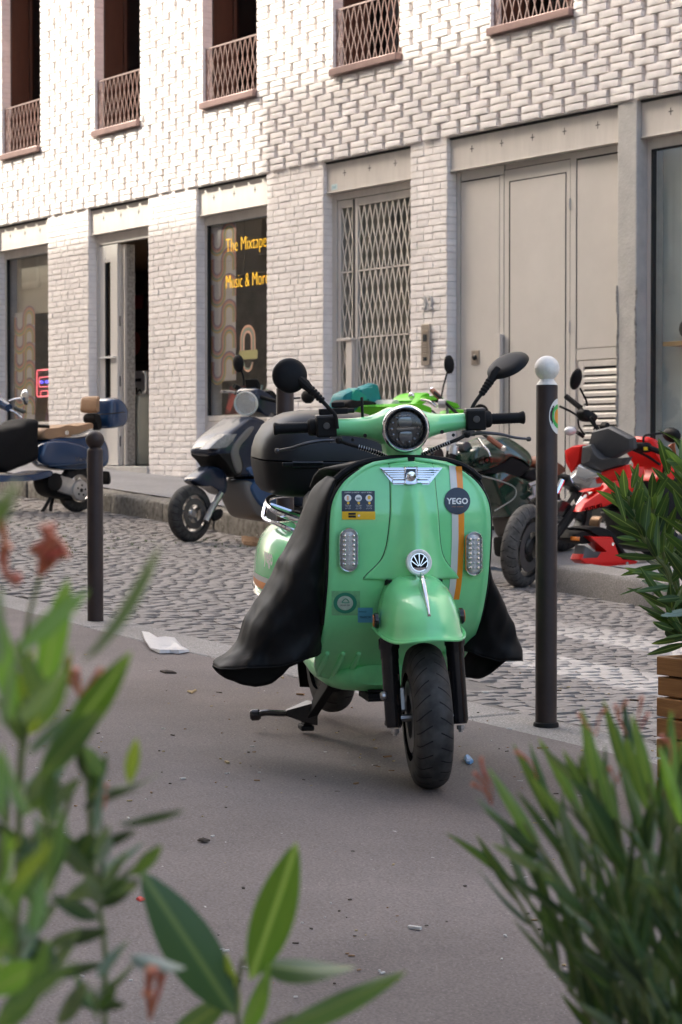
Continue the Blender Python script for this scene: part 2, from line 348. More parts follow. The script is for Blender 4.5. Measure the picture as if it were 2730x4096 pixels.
# cobbles: grey granite with worn white crossing paint
def cobble_mat():
    m = bpy.data.materials.new('cobblestone'); m.use_nodes = True; nt = m.node_tree; N = nt.nodes; L = nt.links; b = N['Principled BSDF']
    g = N.new('ShaderNodeNewGeometry'); P = g.outputs['Position']
    v = N.new('ShaderNodeTexVoronoi'); v.inputs['Scale'].default_value = 9.5; L.new(P, v.inputs['Vector'])
    n = N.new('ShaderNodeTexNoise'); n.inputs['Scale'].default_value = 45; n.inputs['Detail'].default_value = 5; L.new(P, n.inputs['Vector'])
    r = N.new('ShaderNodeValToRGB'); e = r.color_ramp.elements; e[0].position = .3; e[0].color = (.195, .175, .16, 1); e[1].position = .75; e[1].color = (.265, .241, .222, 1); L.new(n.outputs[0], r.inputs[0])
    hs = N.new('ShaderNodeHueSaturation'); L.new(r.outputs[0], hs.inputs['Color'])
    sep = N.new('ShaderNodeSeparateColor'); L.new(v.outputs['Color'], sep.inputs[0])
    mv = N.new('ShaderNodeMapRange'); mv.inputs[3].default_value = .82; mv.inputs[4].default_value = 1.16; L.new(sep.outputs[0], mv.inputs[0]); L.new(mv.outputs[0], hs.inputs['Value'])
    # paint bands along the street
    sx = N.new('ShaderNodeSeparateXYZ'); L.new(P, sx.inputs[0])
    def band(lo, hi, soft=.05):
        a = N.new('ShaderNodeMapRange'); a.interpolation_type = 'SMOOTHSTEP'; a.inputs[1].default_value = lo - soft; a.inputs[2].default_value = lo + soft; L.new(sx.outputs[1], a.inputs[0])
        c = N.new('ShaderNodeMapRange'); c.interpolation_type = 'SMOOTHSTEP'; c.inputs[1].default_value = hi - soft; c.inputs[2].default_value = hi + soft; c.inputs[3].default_value = 1; c.inputs[4].default_value = 0; L.new(sx.outputs[1], c.inputs[0])
        q = N.new('ShaderNodeMath'); q.operation = 'MULTIPLY'; L.new(a.outputs[0], q.inputs[0]); L.new(c.outputs[0], q.inputs[1]); return q
    b1 = band(6.1, 6.68); b2 = band(7.45, 8.15)
    ad = N.new('ShaderNodeMath'); ad.operation = 'MAXIMUM'; L.new(b1.outputs[0], ad.inputs[0]); L.new(b2.outputs[0], ad.inputs[1])
    xr = N.new('ShaderNodeMapRange'); xr.inputs[1].default_value = -9.6; xr.inputs[2].default_value = -8.4; xr.inputs[3].default_value = .0; xr.inputs[4].default_value = 1.; L.new(sx.outputs[0], xr.inputs[0])
    n3 = N.new('ShaderNodeTexNoise'); n3.inputs['Scale'].default_value = 3.2; n3.inputs['Detail'].default_value = 8; n3.inputs['Roughness'].default_value = .75; L.new(P, n3.inputs['Vector'])
    r3 = N.new('ShaderNodeMapRange'); r3.inputs[1].default_value = .36; r3.inputs[2].default_value = .60; r3.inputs[3].default_value = .4; r3.inputs[4].default_value = .85; L.new(n3.outputs[0], r3.inputs[0])
    q1 = N.new('ShaderNodeMath'); q1.operation = 'MULTIPLY'; L.new(ad.outputs[0], q1.inputs[0]); L.new(xr.outputs[0], q1.inputs[1])
    q2 = N.new('ShaderNodeMath'); q2.operation = 'MULTIPLY'; L.new(q1.outputs[0], q2.inputs[0]); L.new(r3.outputs[0], q2.inputs[1])
    px = N.new('ShaderNodeMixRGB'); L.new(q2.outputs[0], px.inputs[0]); L.new(hs.outputs[0], px.inputs[1]); px.inputs[2].default_value = (.56, .52, .48, 1)
    L.new(px.outputs[0], b.inputs['Base Color']); b.inputs['Roughness'].default_value = .8
    bp = N.new('ShaderNodeBump'); bp.inputs['Strength'].default_value = .5; bp.inputs['Distance'].default_value = .006; L.new(n.outputs[0], bp.inputs['Height']); L.new(bp.outputs[0], b.inputs['Normal'])
    MATS['cobblestone'] = m; return m
M_cob = cobble_mat()
def strip(name, m, y0, y1, x0, x1, nx, ny, dz=0., amp=0., kind='structure', seedo=0):
    b = MB(); rnd = random.Random(seedo)
    def fn(u, v):
        X = x0 + (x1 - x0) * u; a = y0(X) if callable(y0) else y0; c = y1(X) if callable(y1) else y1
        Y = a + (c - a) * v; e = 1e-4 if v < .5 else -1e-4
        return (X, Y, gz(X, Y + e) + dz + amp * (math.sin(X * 2.1 + Y * 3.3) * math.sin(X * .9 - Y * 2.2 + 1)))
    b.grid(fn, nx, ny); o = b.build(name, m, None, ang=60)
    o['kind'] = kind; return o
g0 = MB().add([(-400, -400, 400 * SLOPE - .9), (400, -400, -400 * SLOPE - .9), (400, 400, -400 * SLOPE - .9), (-400, 400, 400 * SLOPE - .9)], [(0, 1, 2, 3)]).build('ground', M_dirt); g0['kind'] = 'structure'
pav = strip('pavement', M_asph, -2.6, 4.69, -45, 20, 130, 16, 0., .004)
road = strip('road', M_dirt, 4.97, lambda X: kerbY(max(-24, min(-8, X))) - .005, -45, 20, 220, 24, -.012, .007)
fpav = strip('far_pavement', M_asph2, lambda X: kerbY(max(-24, min(-8, X))) + .29, 12.6, -45, 20, 120, 8, .0, .002)
# near kerb: long flush granite stones, each one a stone
rk = random.Random(3); X = -24.
while X < 3:
    L = rk.uniform(.8, 1.15); b = MB()
    y0, y1 = 4.69 + rk.uniform(-.006, .006), 4.975 + rk.uniform(-.01, .01); h = rk.uniform(-.004, .006)
    b.add([(x, y, gz(x, 4.7) + (h if k else -.15)) for k in (0, 1) for (x, y) in ((X + .006, y0), (X + L - .006, y0), (X + L - .006, y1), (X + .006, y1))], [(3, 2, 1, 0), (4, 5, 6, 7), (0, 1, 5, 4), (1, 2, 6, 5), (2, 3, 7, 6), (3, 0, 4, 7)])
    b.build('kerb_stone', M_granite, pav, bevel=.012); X += L
# far kerb: raised old granite stones; dropped for the garage between X=-14.3 and -11.2
X = -30.
while X < 2:
    L = rk.uniform(.75, 1.2) if X > -11.3 else rk.uniform(.9, 1.4)
    if X < -14.4 < X + L: L = -14.4 - X
    if X < -11.22 < X + L and X > -14.5: L = -11.22 - X
    drop = 1 if -14.45 < X + L / 2 < -11.22 else 0
    if L < .06: X += L + .001; continue
    b = MB(); k = rk.uniform(-.012, .012)
    ka, kb = kerbY(max(-24, min(-8, X))), kerbY(max(-24, min(-8, X + L)))
    nx, ny, nz = 8, 3, 3
    def kst(u, v):     # profile: front foot -> front arris -> top -> back
        x = X + .008 + (L - .016) * u; yk = ka + (kb - ka) * u + k; t = v * 7
        base = -SLOPE * (x + 5.68)
        prof = [(0, -.36), (.0, -.20), (.004, -.11), (.012, -.085), (.035, -.075), (.15, -.073), (.29, -.074), (.292, -.3)]
        i = min(6, int(t)); w = t - i; py = prof[i][0] + (prof[i + 1][0] - prof[i][0]) * w; pz = prof[i][1] + (prof[i + 1][1] - prof[i][1]) * w
        e = .02 if u in (0., 1.) else 0
        n = .004 * math.sin(x * 9 + pz * 20) + .0025 * math.sin(x * 31 + py * 40 + 1)
        return (x, yk + py + n + (e if v < .6 else 0), base + pz - (.165 * dropf(x) * drop if pz > -.3 else 0) + n * .5 - e * .5)
    b.grid(kst, 10, 7); b.f += [tuple(j * 11 for j in range(8)), tuple(j * 11 + 10 for j in range(7, -1, -1))]; b.mi += [0, 0]
    o = b.build('kerb_stone', M_granite_old if X < -14.4 else M_granite, fpav, ang=50); X += L
# cobbles in rows across the street
rc = random.Random(11); cob = [jitter_box(100 + i, 2, 2, .045, .03, .08) for i in range(8)]
for b in cob:      # lay the unit block on its back: face up
    b.xf(Matrix.Rotation(-math.pi / 2, 4, 'X'))
items = []
X = -27.
while X < -1.2:
    w = rc.uniform(.078, .10); Y = 4.985 + rc.uniform(0, .06); ye = kerbY(max(-24, min(-8, X))) - .20
    while Y < ye:
        l = rc.uniform(.09, .145)
        cx, cy = X + w / 2 + .012 * math.sin(Y * 2.3 + X), Y + l / 2
        sink = .010 * (math.sin(cx * .9 + 1.3) * math.sin(cy * 1.4) ) + (.012 if cy < 5.5 and cx < -6.6 else 0)
        top = gz(cx, cy) + .005 - max(0, sink) + rc.gauss(0, .0016)
        if in_frame((cx, cy, top), 250):
            M = TRS((cx, cy, top - .03), (rc.gauss(0, .012), rc.gauss(0, .012), rc.gauss(0, .04)), (w * .985, l * .985, .06))
            items.append((cob[rc.randrange(8)], M, (cx, cy, top)))
        Y += l + .003
    X += w + .003
# gutter: two lengthwise rows along the far kerb
for row in range(2):
    X = -27.
    while X < -1.2:
        l = rc.uniform(.14, .2); cx = X + l / 2; cy = kerbY(max(-24, min(-8, cx))) - .05 - row * .1
        top = gz(cx, cy) + .004 + rc.gauss(0, .003)
        if in_frame((cx, cy, top), 200): items.append((cob[rc.randrange(8)], TRS((cx, cy, top - .03), (0, rc.gauss(0, .02), rc.gauss(0, .03)), (l * .95, .095, .06)), (cx, cy, top)))
        X += l
items.sort(key=lambda t: depth(t[2]) if in_frame(t[2]) else 99)
cobm = []
for i, b in enumerate(cob):
    me = b.mesh('cobblestone', 30); me.materials.append(M_cob); cobm.append(me)
for b, M, c in items[:300]:
    o = link('cobblestone', cobm[cob.index(b)], road); o.matrix_local = M
join_stuff('cobblestones', [(b, M) for b, M, c in items[300:]], M_cob, road)
# ================================================================ the white brick building across the street
FP = 12.0
M_brick = mat('painted_brick', (.88, .835, .81), .62, var=.11, vscale=7, bump=.35, bscale=70, coord='World', rvar=.1)
add_tone(M_brick, .945, 1.02, .22)
M_wall = mat('painted_wall', (.77, .725, .70), .75, var=.15, vscale=6, bump=.3, bscale=50, coord='World')
M_lint = mat('taupe_steel', (.60, .56, .52), .45, var=.10, vscale=2.5, stretch=(3, 3, .5), coord='World', rvar=.08, spec=.4)
M_lint2 = mat('taupe_panel', (.575, .54, .505), .5, var=.07, vscale=1.5, coord='World', rvar=.06, spec=.4)
M_seam = mat('dark_seam', (.02, .02, .02), .8)
M_conc = mat('raw_concrete', (.50, .485, .46), .85, var=.22, vscale=5, bump=.5, bscale=40, coord='World', col2=(.39, .375, .36))
M_conc2 = mat('rough_concrete_edge', (.42, .395, .36), .95, var=.5, vscale=30, bump=1., bscale=60, coord='World')
M_rail = mat('copper_rail', (.33, .245, .225), .42, metal=.3, var=.2, vscale=20)
M_sill = mat('copper_sill', (.26, .17, .155), .4, metal=.4, var=.15, vscale=6)
M_wood = mat('window_wood', (.23, .075, .035), .45, var=.3, vscale=8, stretch=(1, 1, .1))
M_wood_shade = mat('shaded_wood', (.055, .022, .014), .5, var=.3, vscale=8, stretch=(1, 1, .1))  # shaded copy of the window wood, shadow put into its colour
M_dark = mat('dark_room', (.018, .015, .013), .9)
M_dark2 = mat('dim_room', (.30, .25, .20), .9, var=.4, vscale=3)
M_white = mat('white_metal', (.78, .77, .75), .4)
M_glass = glass_mat('shop_glass', (.95, .96, .95))
M_glassd = glass_mat('window_glass', (.55, .55, .55))
bld = empty('brick_building', (-17, FP, gz(-17, 12.)), 0, 'white painted brick building with relief brickwork, shop fronts and latticed balcony rails', 'building')
bld.location = (0, 0, 0)
openings = [(-24.736, -23.329), (-22.30, -20.878), (-19.847, -18.439), (-17.415, -15.974), (-15.421, -13.119), (-12.887, -11.3), (-10.6, -9.2)]
wins = [(-24.52, -23.46), (-22.08, -21.01), (-19.66, -18.58), (-17.21, -16.11), (-14.76, -13.65), (-12.3, -11.2)]
ZL, ZT, ZS, ZW = 3.54, 3.852, 4.735, 7.3
# ---- wall behind the bricks, with openings
wb = MB(); wy = FP + .012
def wall_zone(z0, z1, holes, x0=-38., x1=5.):
    x = x0
    for a, b in sorted(holes) + [(x1, x1)]:
        if a > x: wb.bx(x, a, wy, wy + .32, z0, z1)
        x = b
wall_zone(-1.2, ZT, openings + [(-13.119, -12.887)])
wall_zone(ZT, ZS, [])
wall_zone(ZS, ZW, wins)
wall_zone(ZW, 16., [])
wall = wb.build('wall', M_wall, bld, ang=0)
# ---- concrete pillar
b = MB(); b.bx(-13.119, -12.887, FP - .004, FP + .3, -.2, ZT - .002); pil = b.build('concrete_pillar', M_conc, bld, bevel=.012)
b = MB(); rnd = random.Random(5)
for side, xx in ((0, -13.112), (1, -12.893)):
    pts = [(xx + rnd.uniform(-.008, .008), FP - .006 if side == 0 else FP - .005, .1 + k * .05) for k in range(46)]
    b.tube(pts, [rnd.uniform(.004, .014) for _ in pts], 5)
b.build('broken_edge', M_conc2, pil, ang=0)
# ---- lintels
def lintel(x0, x1, ncross, seed):
    m = MB(); m.bx(x0 + .004, x1 - .004, FP + .045, FP + .2, ZL, ZT - .022)
    m.bx(x0 + .004, x1 - .004, FP + .03, FP + .045, ZL, ZL + .008)
    lt = m.build('lintel', M_lint, bld, bevel=.004)
    sh = MB(); sh.bx(x0 + .01, x1 - .01, FP + .03, FP + .06, ZT - .02, ZT - .004); sh.build('drip_joint', M_seam, lt)
    for k in range(ncross):
        x = x0 + (x1 - x0) * (k + .75) / (ncross + .45); z = (ZL + ZT) / 2 + .02
        c = MB(); c.bx(x - .026, x + .026, FP + .0435, FP + .0475, z - .0035, z + .0035); c.bx(x - .0035, x + .0035, FP + .0428, FP + .0475, z - .03, z + .03)
        c.build('cross_slot', M_seam, lt, ang=0)
    return lt
lints = [lintel(a, b_, n, i) for i, ((a, b_), n) in enumerate(zip(openings, (3, 3, 3, 3, 5, 3, 3)))]
# small sticker on the lintel over the lattice door
st = at_p(1338, 748, FP + .042)
s = MB(); s.bx(st.x - .05, st.x + .05, FP + .042, FP + .0435, st.z - .028, st.z + .028); s.build('sticker', mat('pale_sticker', (.55, .68, .70), .5), lints[3])
t = text_mb('oeil', .05, .0); t.v = [(st.x + v[0], FP + .0405, st.z + v[1]) for v in t.v]; t.build('sticker_print', mat('blue_print', (.10, .32, .42), .5), lints[3], ang=0)
# ---- bricks
bv = [jitter_box(i, 4, 2, .04, .05, .11) for i in range(10)]
bmesh_ = []
for i, b in enumerate(bv):
    me = b.mesh('brick', 40); me.materials.append(M_brick); bmesh_.append(me)
bricks = []
rb = random.Random(21)
C = .0655
def addbrick(x0, x1, z, yf, dep, h=C, gap=.005):
    if x1 - x0 < .03: return
    L = x1 - x0
    M = TRS(((x0 + x1) / 2, yf + dep / 2 + rb.gauss(0, .0012), z + h / 2), (rb.gauss(0, .012), rb.gauss(0, .006), rb.gauss(0, .006)), (L - gap * .6, dep, h - gap * .95))
    bricks.append((rb.randrange(len(bv)), M, Vector(((x0 + x1) / 2, yf, z))))
# piers: double courses in two alternating layouts
def pier(x0, x1, right_side=True, left_side=False):
    n = int((ZT - gz(x0, 12) + .3) / C); W = x1 - x0
    for k in range(n):
        z = ZT - (k + 1) * C
        if z < gz((x0 + x1) / 2, 12) - .05: break
        x = x0; row = (k // 2) % 2
        seq = [.205, .205, .13, .205, .205] if row == 0 else [.105, .205, .15, .15, .205, .1]
        tot = sum(seq); nrep = max(1, round(W / tot * 1)); 
        if W < .6: seq = [.2, .135, .2] if row == 0 else [.1, .175, .17, .09]
        tot = sum(seq); kx = W / tot
        if kx > 1.25: seq = seq + seq[:2]; kx = W / sum(seq)
        for s_ in seq:
            w = s_ * kx; addbrick(x, x + w, z, FP - .0, .022); x += w
        if right_side:      # reveal bricks turning the corner
            dp = .045 if z > ZL - .02 else .112
            M = TRS((x1 + .0, FP + dp / 2 + .004, z + C / 2), (0, 0, math.pi / 2), (dp - .002, .012, C - .004))
            bricks.append((rb.randrange(len(bv)), M, Vector((x1, FP + .05, z))))
xs = [-27.0] + [v for o in openings for v in o] + [-8.]
for i in range(0, len(xs), 2):
    if abs(xs[i] + 13.119) < .01: continue
    pier(xs[i], xs[i + 1])
# relief zone: two-course blocks standing proud, half-bond
P_ = .286; row = 0; z = ZT + .004
while z < 7.25:
    x = -27.2 + (P_ / 2 if row % 2 else 0)
    while x < -8.5:
        Lb = P_ - .048 + rb.uniform(-.008, .008)
        segs = [(x, x + Lb)]
        for (a, c) in wins:
            if z + 2 * C > ZS - .07 and z < ZW:
                ns = []
                for (p, q) in segs:
                    if q <= a or p >= c: ns.append((p, q))
                    else:
                        if p < a - .04: ns.append((p, a))
                        if q > c + .04: ns.append((c, q))
                segs = ns
        for (p, q) in segs:
            for (a, c) in wins:      # close the half gap at window edges
                if z + C > ZS and z < ZW:
                    if abs(p - c) < .16 and p > c: p = c
                    if abs(q - a) < .10 and q < a: q = a
            zz = z
            for kk in range(2):
                hi = zz + C
                if not any(p < c and q > a and zz + C > ZS - .075 and zz < ZW for (a, c) in wins): addbrick(p, q, zz, FP - .030, .044)
                zz += C
        x += P_
    z += 2 * C; row += 1
# jamb bricks of the upper windows (left reveal is what one sees)
for (a, c) in wins:
    z = ZS
    while z < ZW - .05:
        bricks.append((rb.randrange(len(bv)), TRS((a, FP + .035, z + C / 2), (0, 0, math.pi / 2), (.125, .012, C - .004)), Vector((a, FP, z)))); z += C
bricks = [q for q in bricks if in_frame(q[2], 260)]
bricks.sort(key=lambda q: depth(q[2]) if in_frame(q[2], -10) else 99)
for k, M, c in bricks[:300]:
    o = link('brick', bmesh_[k], bld); o.matrix_local = M
join_stuff('brickwork', [(bv[k], M) for k, M, c in bricks[300:]], M_brick, bld, 40)
# ---- upper windows: sill, lattice rail, frame, dark room, shutters
def bar_mesh(b, p0, p1, w, d): 
    p0, p1 = Vector(p0), Vector(p1); t = (p1 - p0); L = t.length; t.normalize()
    y = Vector((0, 1, 0)); x = y.cross(t).normalized()
    Mx = Matrix((x, y, t)).transposed(); b.box((p0 + p1) / 2, (w, d, L), Mx)
for wi, (a, c) in enumerate(wins[:5]):
    m = MB(); m.bx(a - .0, c + .0, FP - .075, FP + .14, ZS - .075, ZS - .005); sl_ = m.build('window_sill', M_sill, bld, bevel=.006)
    # rail: rows of X lattice between a bottom and top bar
    m = MB(); z0, z1 = ZS, 5.315; y = FP + .02
    m.bx(a, c, y - .008, y + .008, z1 - .012, z1 + .004); m.bx(a, c, y - .008, y + .008, z0, z0 + .012)
    m.bx(a, a + .012, y - .0075, y + .0075, z0, z1); m.bx(c - .012, c, y - .0075, y + .0075, z0, z1)
    rail = m.build('railing', M_rail, bld)
    n = 11; zs_ = [z0, z0 + (z1 - z0) * .46, z1]; rr = random.Random(wi)
    for k in range(n):
        xa = a + (c - a) * (k + .5) / n; hw = (c - a) / n * .50
        for (za, zb) in zip(zs_[:-1], zs_[1:]):
            for sgn in (-1, 1):
                q = MB(); bar_mesh(q, (xa - sgn * hw * .85, y + sgn * .004, za), (xa + sgn * hw * .85, y + sgn * .004, zb), .0075, .006); q.build('rail_bar', M_rail, rail, ang=0)
    # wooden casement, set back
    m = MB(); y = FP + .34
    for (p, q) in ((a, a + .07), (c - .07, c), ((a + c) / 2 + .05, (a + c) / 2 + .16)): m.bx(p, q, y, y + .06, ZS, ZW)
    m.bx(a, c, y + .002, y + .058, ZS, ZS + .07); m.bx(a, c, y + .002, y + .058, ZW - .08, ZW)
    wf = m.build('window_frame', M_wood_shade, bld, bevel=.004)
    m = MB(); m.bx(a + .002, a + .03, FP + .10, FP + .338, ZS, ZW); m.build('lining', M_wood_shade, wf)
    m = MB(); m.bx(a + .06, c - .06, y + .03, y + .034, ZS + .06, ZW - .07); m.build('pane', M_glassd, wf, ang=0)
    m = MB(); m.bx(c - .03, c - .004, FP + .10, FP + .335, ZS, ZW); m.build('wooden_jamb', mat('sunlit_wood', (.62, .22, .10), .5, var=.2, vscale=6, stretch=(1, 1, .1)), wf)  # sunlit copy of the wood, sunshine put into the jamb's colour
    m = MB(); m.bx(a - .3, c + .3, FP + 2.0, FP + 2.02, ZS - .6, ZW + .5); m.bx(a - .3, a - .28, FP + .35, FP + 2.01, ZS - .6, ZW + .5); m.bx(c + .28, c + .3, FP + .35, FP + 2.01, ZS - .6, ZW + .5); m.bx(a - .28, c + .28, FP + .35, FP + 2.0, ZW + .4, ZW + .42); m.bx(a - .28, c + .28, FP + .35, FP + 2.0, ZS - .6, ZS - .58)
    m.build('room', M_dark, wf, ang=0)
# ---- shop interior (one dim room behind the two windows and the door)
m = MB(); x0, x1, y0, y1 = -26.2, -18.2, FP + .35, FP + 4.2
m.bx(x0, x1, y1, y1 + .05, .3, 3.6); m.bx(x0 - .05, x0, y0, y1, .3, 3.6); m.bx(x1, x1 + .05, y0, y1, .3, 3.6)
m.build('shop_room_wall', M_dark2, bld, ang=0)
m = MB(); m.bx(x0, x1, y0, y1, 3.5, 3.55); m.build('shop_ceiling', mat('shop_ceiling', (.42, .31, .19), .8), bld, ang=0)
m = MB(); m.bx(x0, x1, FP + .12, y1, .55, .78); m.build('shop_floor', mat('shop_floor', (.10, .085, .07), .5), bld, ang=0)
M_fr = M_lint
def shop_window(x0, x1, zb, waves, name='shop_window'):
    y = FP + .112; m = MB(); w = .055
    m.bx(x0, x0 + w, y, y + .07, zb - .12, ZL); m.bx(x1 - w, x1, y, y + .07, zb - .12, ZL); m.bx(x0 + w, x1 - w, y + .002, y + .068, ZL - .10, ZL - .002); m.bx(x0 + w, x1 - w, y + .002, y + .068, zb - .06, zb)
    fr = m.build(name, M_fr, bld, bevel=.004)
    m = MB(); m.bx(x0 + .02, x1 - .02, y + .03, y + .038, zb - .02, ZL - .06); m.build('pane', M_glass, fr, ang=0)
    m = MB(); m.bx(x0 + w - .001, x0 + w + .016, y + .001, y + .04, zb, ZL - .1); m.bx(x0 + w, x1 - w, y + .001, y + .03, ZL - .112, ZL - .1); m.build('gasket', M_seam, fr, ang=0)
    g = gz((x0 + x1) / 2, 12)
    m = MB(); m.bx(x0, x1, y + .004, y + .06, g - .15, zb - .064); pn = m.build('spandrel', M_fr, fr)
    # louvred vent in the spandrel
    m = MB(); vx0, vx1, vz1, vz0 = x0 + .2, x1 - .16, zb - .17, max(g + .1, zb - .43)
    m.bx(vx0, vx1, y + .0, y + .0035, vz0, vz1); m.build('vent_slot', M_seam, fr, ang=0)
    k = 0; z = vz1 - .055
    while z > vz0:
        q = MB(); q.box(((vx0 + vx1) / 2, y - .012, z), (vx1 - vx0, .004, .038), (R(-35), 0, 0)); q.build('louvre_slat', M_lint, fr, ang=0); z -= .045; k += 1
    return fr
sw0 = shop_window(openings[0][0], openings[0][1], 1.36, True)
sw2 = shop_window(openings[2][0], openings[2][1], 1.376, True)
# wavy rainbow poster hung inside each window
def wave_poster(xc, z0, z1, wdt, parent, yoff=.156, nst=5):
    y = FP + yoff; m = MB(); m.bx(xc - wdt / 2, xc + wdt / 2, y, y + .006, z0, z1)
    ps = m.build('wave_panel', mat('poster_ground', (.42, .37, .36), .8), parent, ang=0)
    cols = [(.17, .12, .17), (.36, .15, .12), (.44, .22, .15), (.14, .22, .16), (.42, .28, .09)]
    n = 6; dz = (z1 - z0) / n
    for ci, c in enumerate(cols):
        b = MB(); rr = wdt * .25 - .024 * ci * wdt / .55 * 1.0; wd = .012 * wdt / .55
        r0 = wdt * (.235 - .042 * ci)
        if r0 < .01: continue
        for k in range(n):
            zc = z0 + dz * (k + .5)
            pts = []
            for sx, up in ((-1, -1), (1, 1)):
                cx_ = xc + sx * wdt * .0 + (sx * wdt * .235); 
            # an S: valley on the left, arch on the right
            path = []
            A = wdt * .235; h = dz * .26
            rA = A - .042 * wdt * (2 - ci) ; rB = A + .042 * wdt * (2 - ci)
            path.append((xc - A - rA, zc + h))
            for q in range(9):
                an = math.pi + math.pi * q / 8; path.append((xc - A + rA * math.cos(an), zc - h * .6 + rA * math.sin(an) * .8))
            for q in range(9):
                an = math.pi - math.pi * q / 8; path.append((xc + A + rB * math.cos(an), zc + h * .6 + rB * math.sin(an) * .8))
            path.append((xc + A + rB, zc - h))
            path = [(min(xc + wdt / 2, max(xc - wdt / 2, p[0])), p[1]) for p in path]
            hw = wdt * .0205
            vs = []; fs = []
            for i, p in enumerate(path):
                d = Vector((path[min(i + 1, len(path) - 1)][0] - path[max(i - 1, 0)][0], path[min(i + 1, len(path) - 1)][1] - path[max(i - 1, 0)][1])).normalized()
                nx, nz = -d.y * hw, d.x * hw
                vs += [(p[0] + nx, y - .0006 - .0002 * ci, p[1] + nz), (p[0] - nx, y - .0006 - .0002 * ci, p[1] - nz)]
                if i: fs.append((2 * i - 2, 2 * i - 1, 2 * i + 1, 2 * i))
            b.add(vs, fs)
        b.build('wave_stripe', mat('wave_%d' % ci, c, .7), ps, ang=0)
wave_poster(-24.27, 1.40, 2.75, .56, sw0)
wave_poster(-19.53, 1.75, 3.42, .50, sw2)
# roller blind in the left window
m = MB(); m.bx(-24.58, -23.35, FP + .21, FP + .215, 2.72, 3.45); m.build('roller_blind', mat('blind', (.36, .31, .26), .8, var=.08, vscale=3), sw0)
# round-arch poster and small prints inside the neon window
def arch(xc, zc, r, y, parent, cols, flip=1):
    for ci, c in enumerate(cols):
        b = MB(); ro = r * (1 - .2 * ci); ri = ro - r * .17; vs = []; fs = []
        for q in range(13):
            an = math.pi * q / 12
            vs += [(xc + ro * math.cos(an), y - .0006 * ci, zc + flip * ro * math.sin(an)), (xc + ri * math.cos(an), y - .0006 * ci, zc + flip * ri * math.sin(an))]
            if q: fs.append((2 * q - 2, 2 * q - 1, 2 * q + 1, 2 * q))
        if flip > 0:
            for sg in (-1, 1): k = len(vs); vs += [(xc + sg * ro, y - .0006 * ci, zc), (xc + sg * ri, y - .0006 * ci, zc), (xc + sg * ri, y - .0006 * ci, zc - r * .8), (xc + sg * ro, y - .0006 * ci, zc - r * .8)]; fs.append((k, k + 1, k + 2, k + 3))
        b.add(vs, fs); b.build('arch_stripe', mat('arch_%d' % ci, c, .7), parent, ang=0)
arch(-19.03, 2.18, .15, FP + .148, sw2, [(.72, .40, .28), (.30, .36, .28), (.72, .42, .32)])
arch(-19.03, 1.93, .10, FP + .148, sw2, [(.70, .38, .26), (.72, .45, .36)], -1)
m = MB(); m.bx(-19.2, -18.84, FP + .1485, FP + .1487, 1.965, 2.06); m.build('window_print', mat('olive_print', (.42, .38, .16), .7), sw2, ang=0)
def wprint(txt, x, z, size, col, parent=sw2, y=FP + .147):
    t = text_mb(txt, size); t.v = [(x + v[0], y, z + v[1]) for v in t.v]; t.build('window_lettering', mat('print_%s' % txt[:4].strip(), col, .6), parent, ang=0)
# neon sign
M_neon = mat('neon_yellow', (.9, .5, .05), .4, emit=(1., .53, .03), estr=.40)
t = None
def neon(txt, x0, z, size, sx):
    t = text_mb(txt, size, .0008, -.0045); xs_ = [v[0] for v in t.v]; w0 = min(xs_)
    t.v = [(x0 + (v[0] - w0) * sx, FP + .1525 + v[2], z + v[1]) for v in t.v]; return t
ns = empty('neon_sign', (-18.9, FP + .2, 2.9), 0, 'glowing yellow neon lettering hung inside the shop window', 'neon sign')
ns.location = (0, 0, 0)
neon('The Mixtape', -19.47, 3.19, .215, .74).build('neon_line', M_neon, ns, ang=0)
neon('Music & More', -19.47, 2.80, .215, .70).build('neon_line', M_neon, ns, ang=0)
m = MB()
for zz in (3.19, 2.80):
    for xx in (-19.2, -18.7): m.tube([(xx, FP + .215, zz + .09), (xx, FP + .215, 3.48)], .0015, 4)
m.build('hanging_wire', M_seam, ns, ang=0)
# goods in the window
def thing_box(name, x, y, z, sx, sy, sz, c, label, cat, rot=0., group=None, tilt=0.):
    e = empty(name, (x, y, z), rot, label, cat, group)
    m = MB(); m.box((0, 0, sz / 2), (sx, sy, sz), (tilt, 0, 0)); m.build('cover', mat('col_%s_%d' % (name, int(1000 * sum(c) + 10 * x)), c, .5, var=.3, vscale=9), e, bevel=.002)
    return e
zb = 1.39
rec = thing_box('record_sleeve', -19.52, FP + .30, zb, .30, .02, .31, (.30, .05, .04), 'dark record sleeve with red figure standing low in the neon window', 'record', tilt=R(-12))
m = MB(); m.box((.0, -.05, .14), (.10, .004, .2), (R(-12), R(20), 0)); m.build('red_figure', mat('red_print', (.62, .08, .06), .5), rec, ang=0)
rec = thing_box('record_sleeve', -19.17, FP + .30, zb, .30, .02, .31, (.28, .42, .42), 'pale teal record sleeve beside the red one in the neon window', 'record', tilt=R(-12))
m = MB(); m.lathe([(.11, 0), (.11, .002)], (0, -.055, .15), (0, -1, .2), 20); m.build('teal_face', mat('teal_print', (.36, .55, .53), .5), rec, ang=0)
rec = thing_box('record_sleeve', -18.80, FP + .32, zb + .0, .34, .02, .34, (.55, .55, .48), 'cream record sleeve with a small green mark at the right of the neon window', 'record', tilt=R(-12))
m = MB(); m.lathe([(.02, 0), (.02, .002)], (0, -.07, .25), (0, -1, .2), 14); m.build('green_mark', mat('green_mark', (.05, .3, .14), .5), rec, ang=0)
shelf = MB(); shelf.bx(-19.8, -18.46, FP + .2, FP + .6, zb - .03, zb - .004); shelf.build('display_shelf', mat('shelf_wood', (.25, .18, .12), .6), bld)
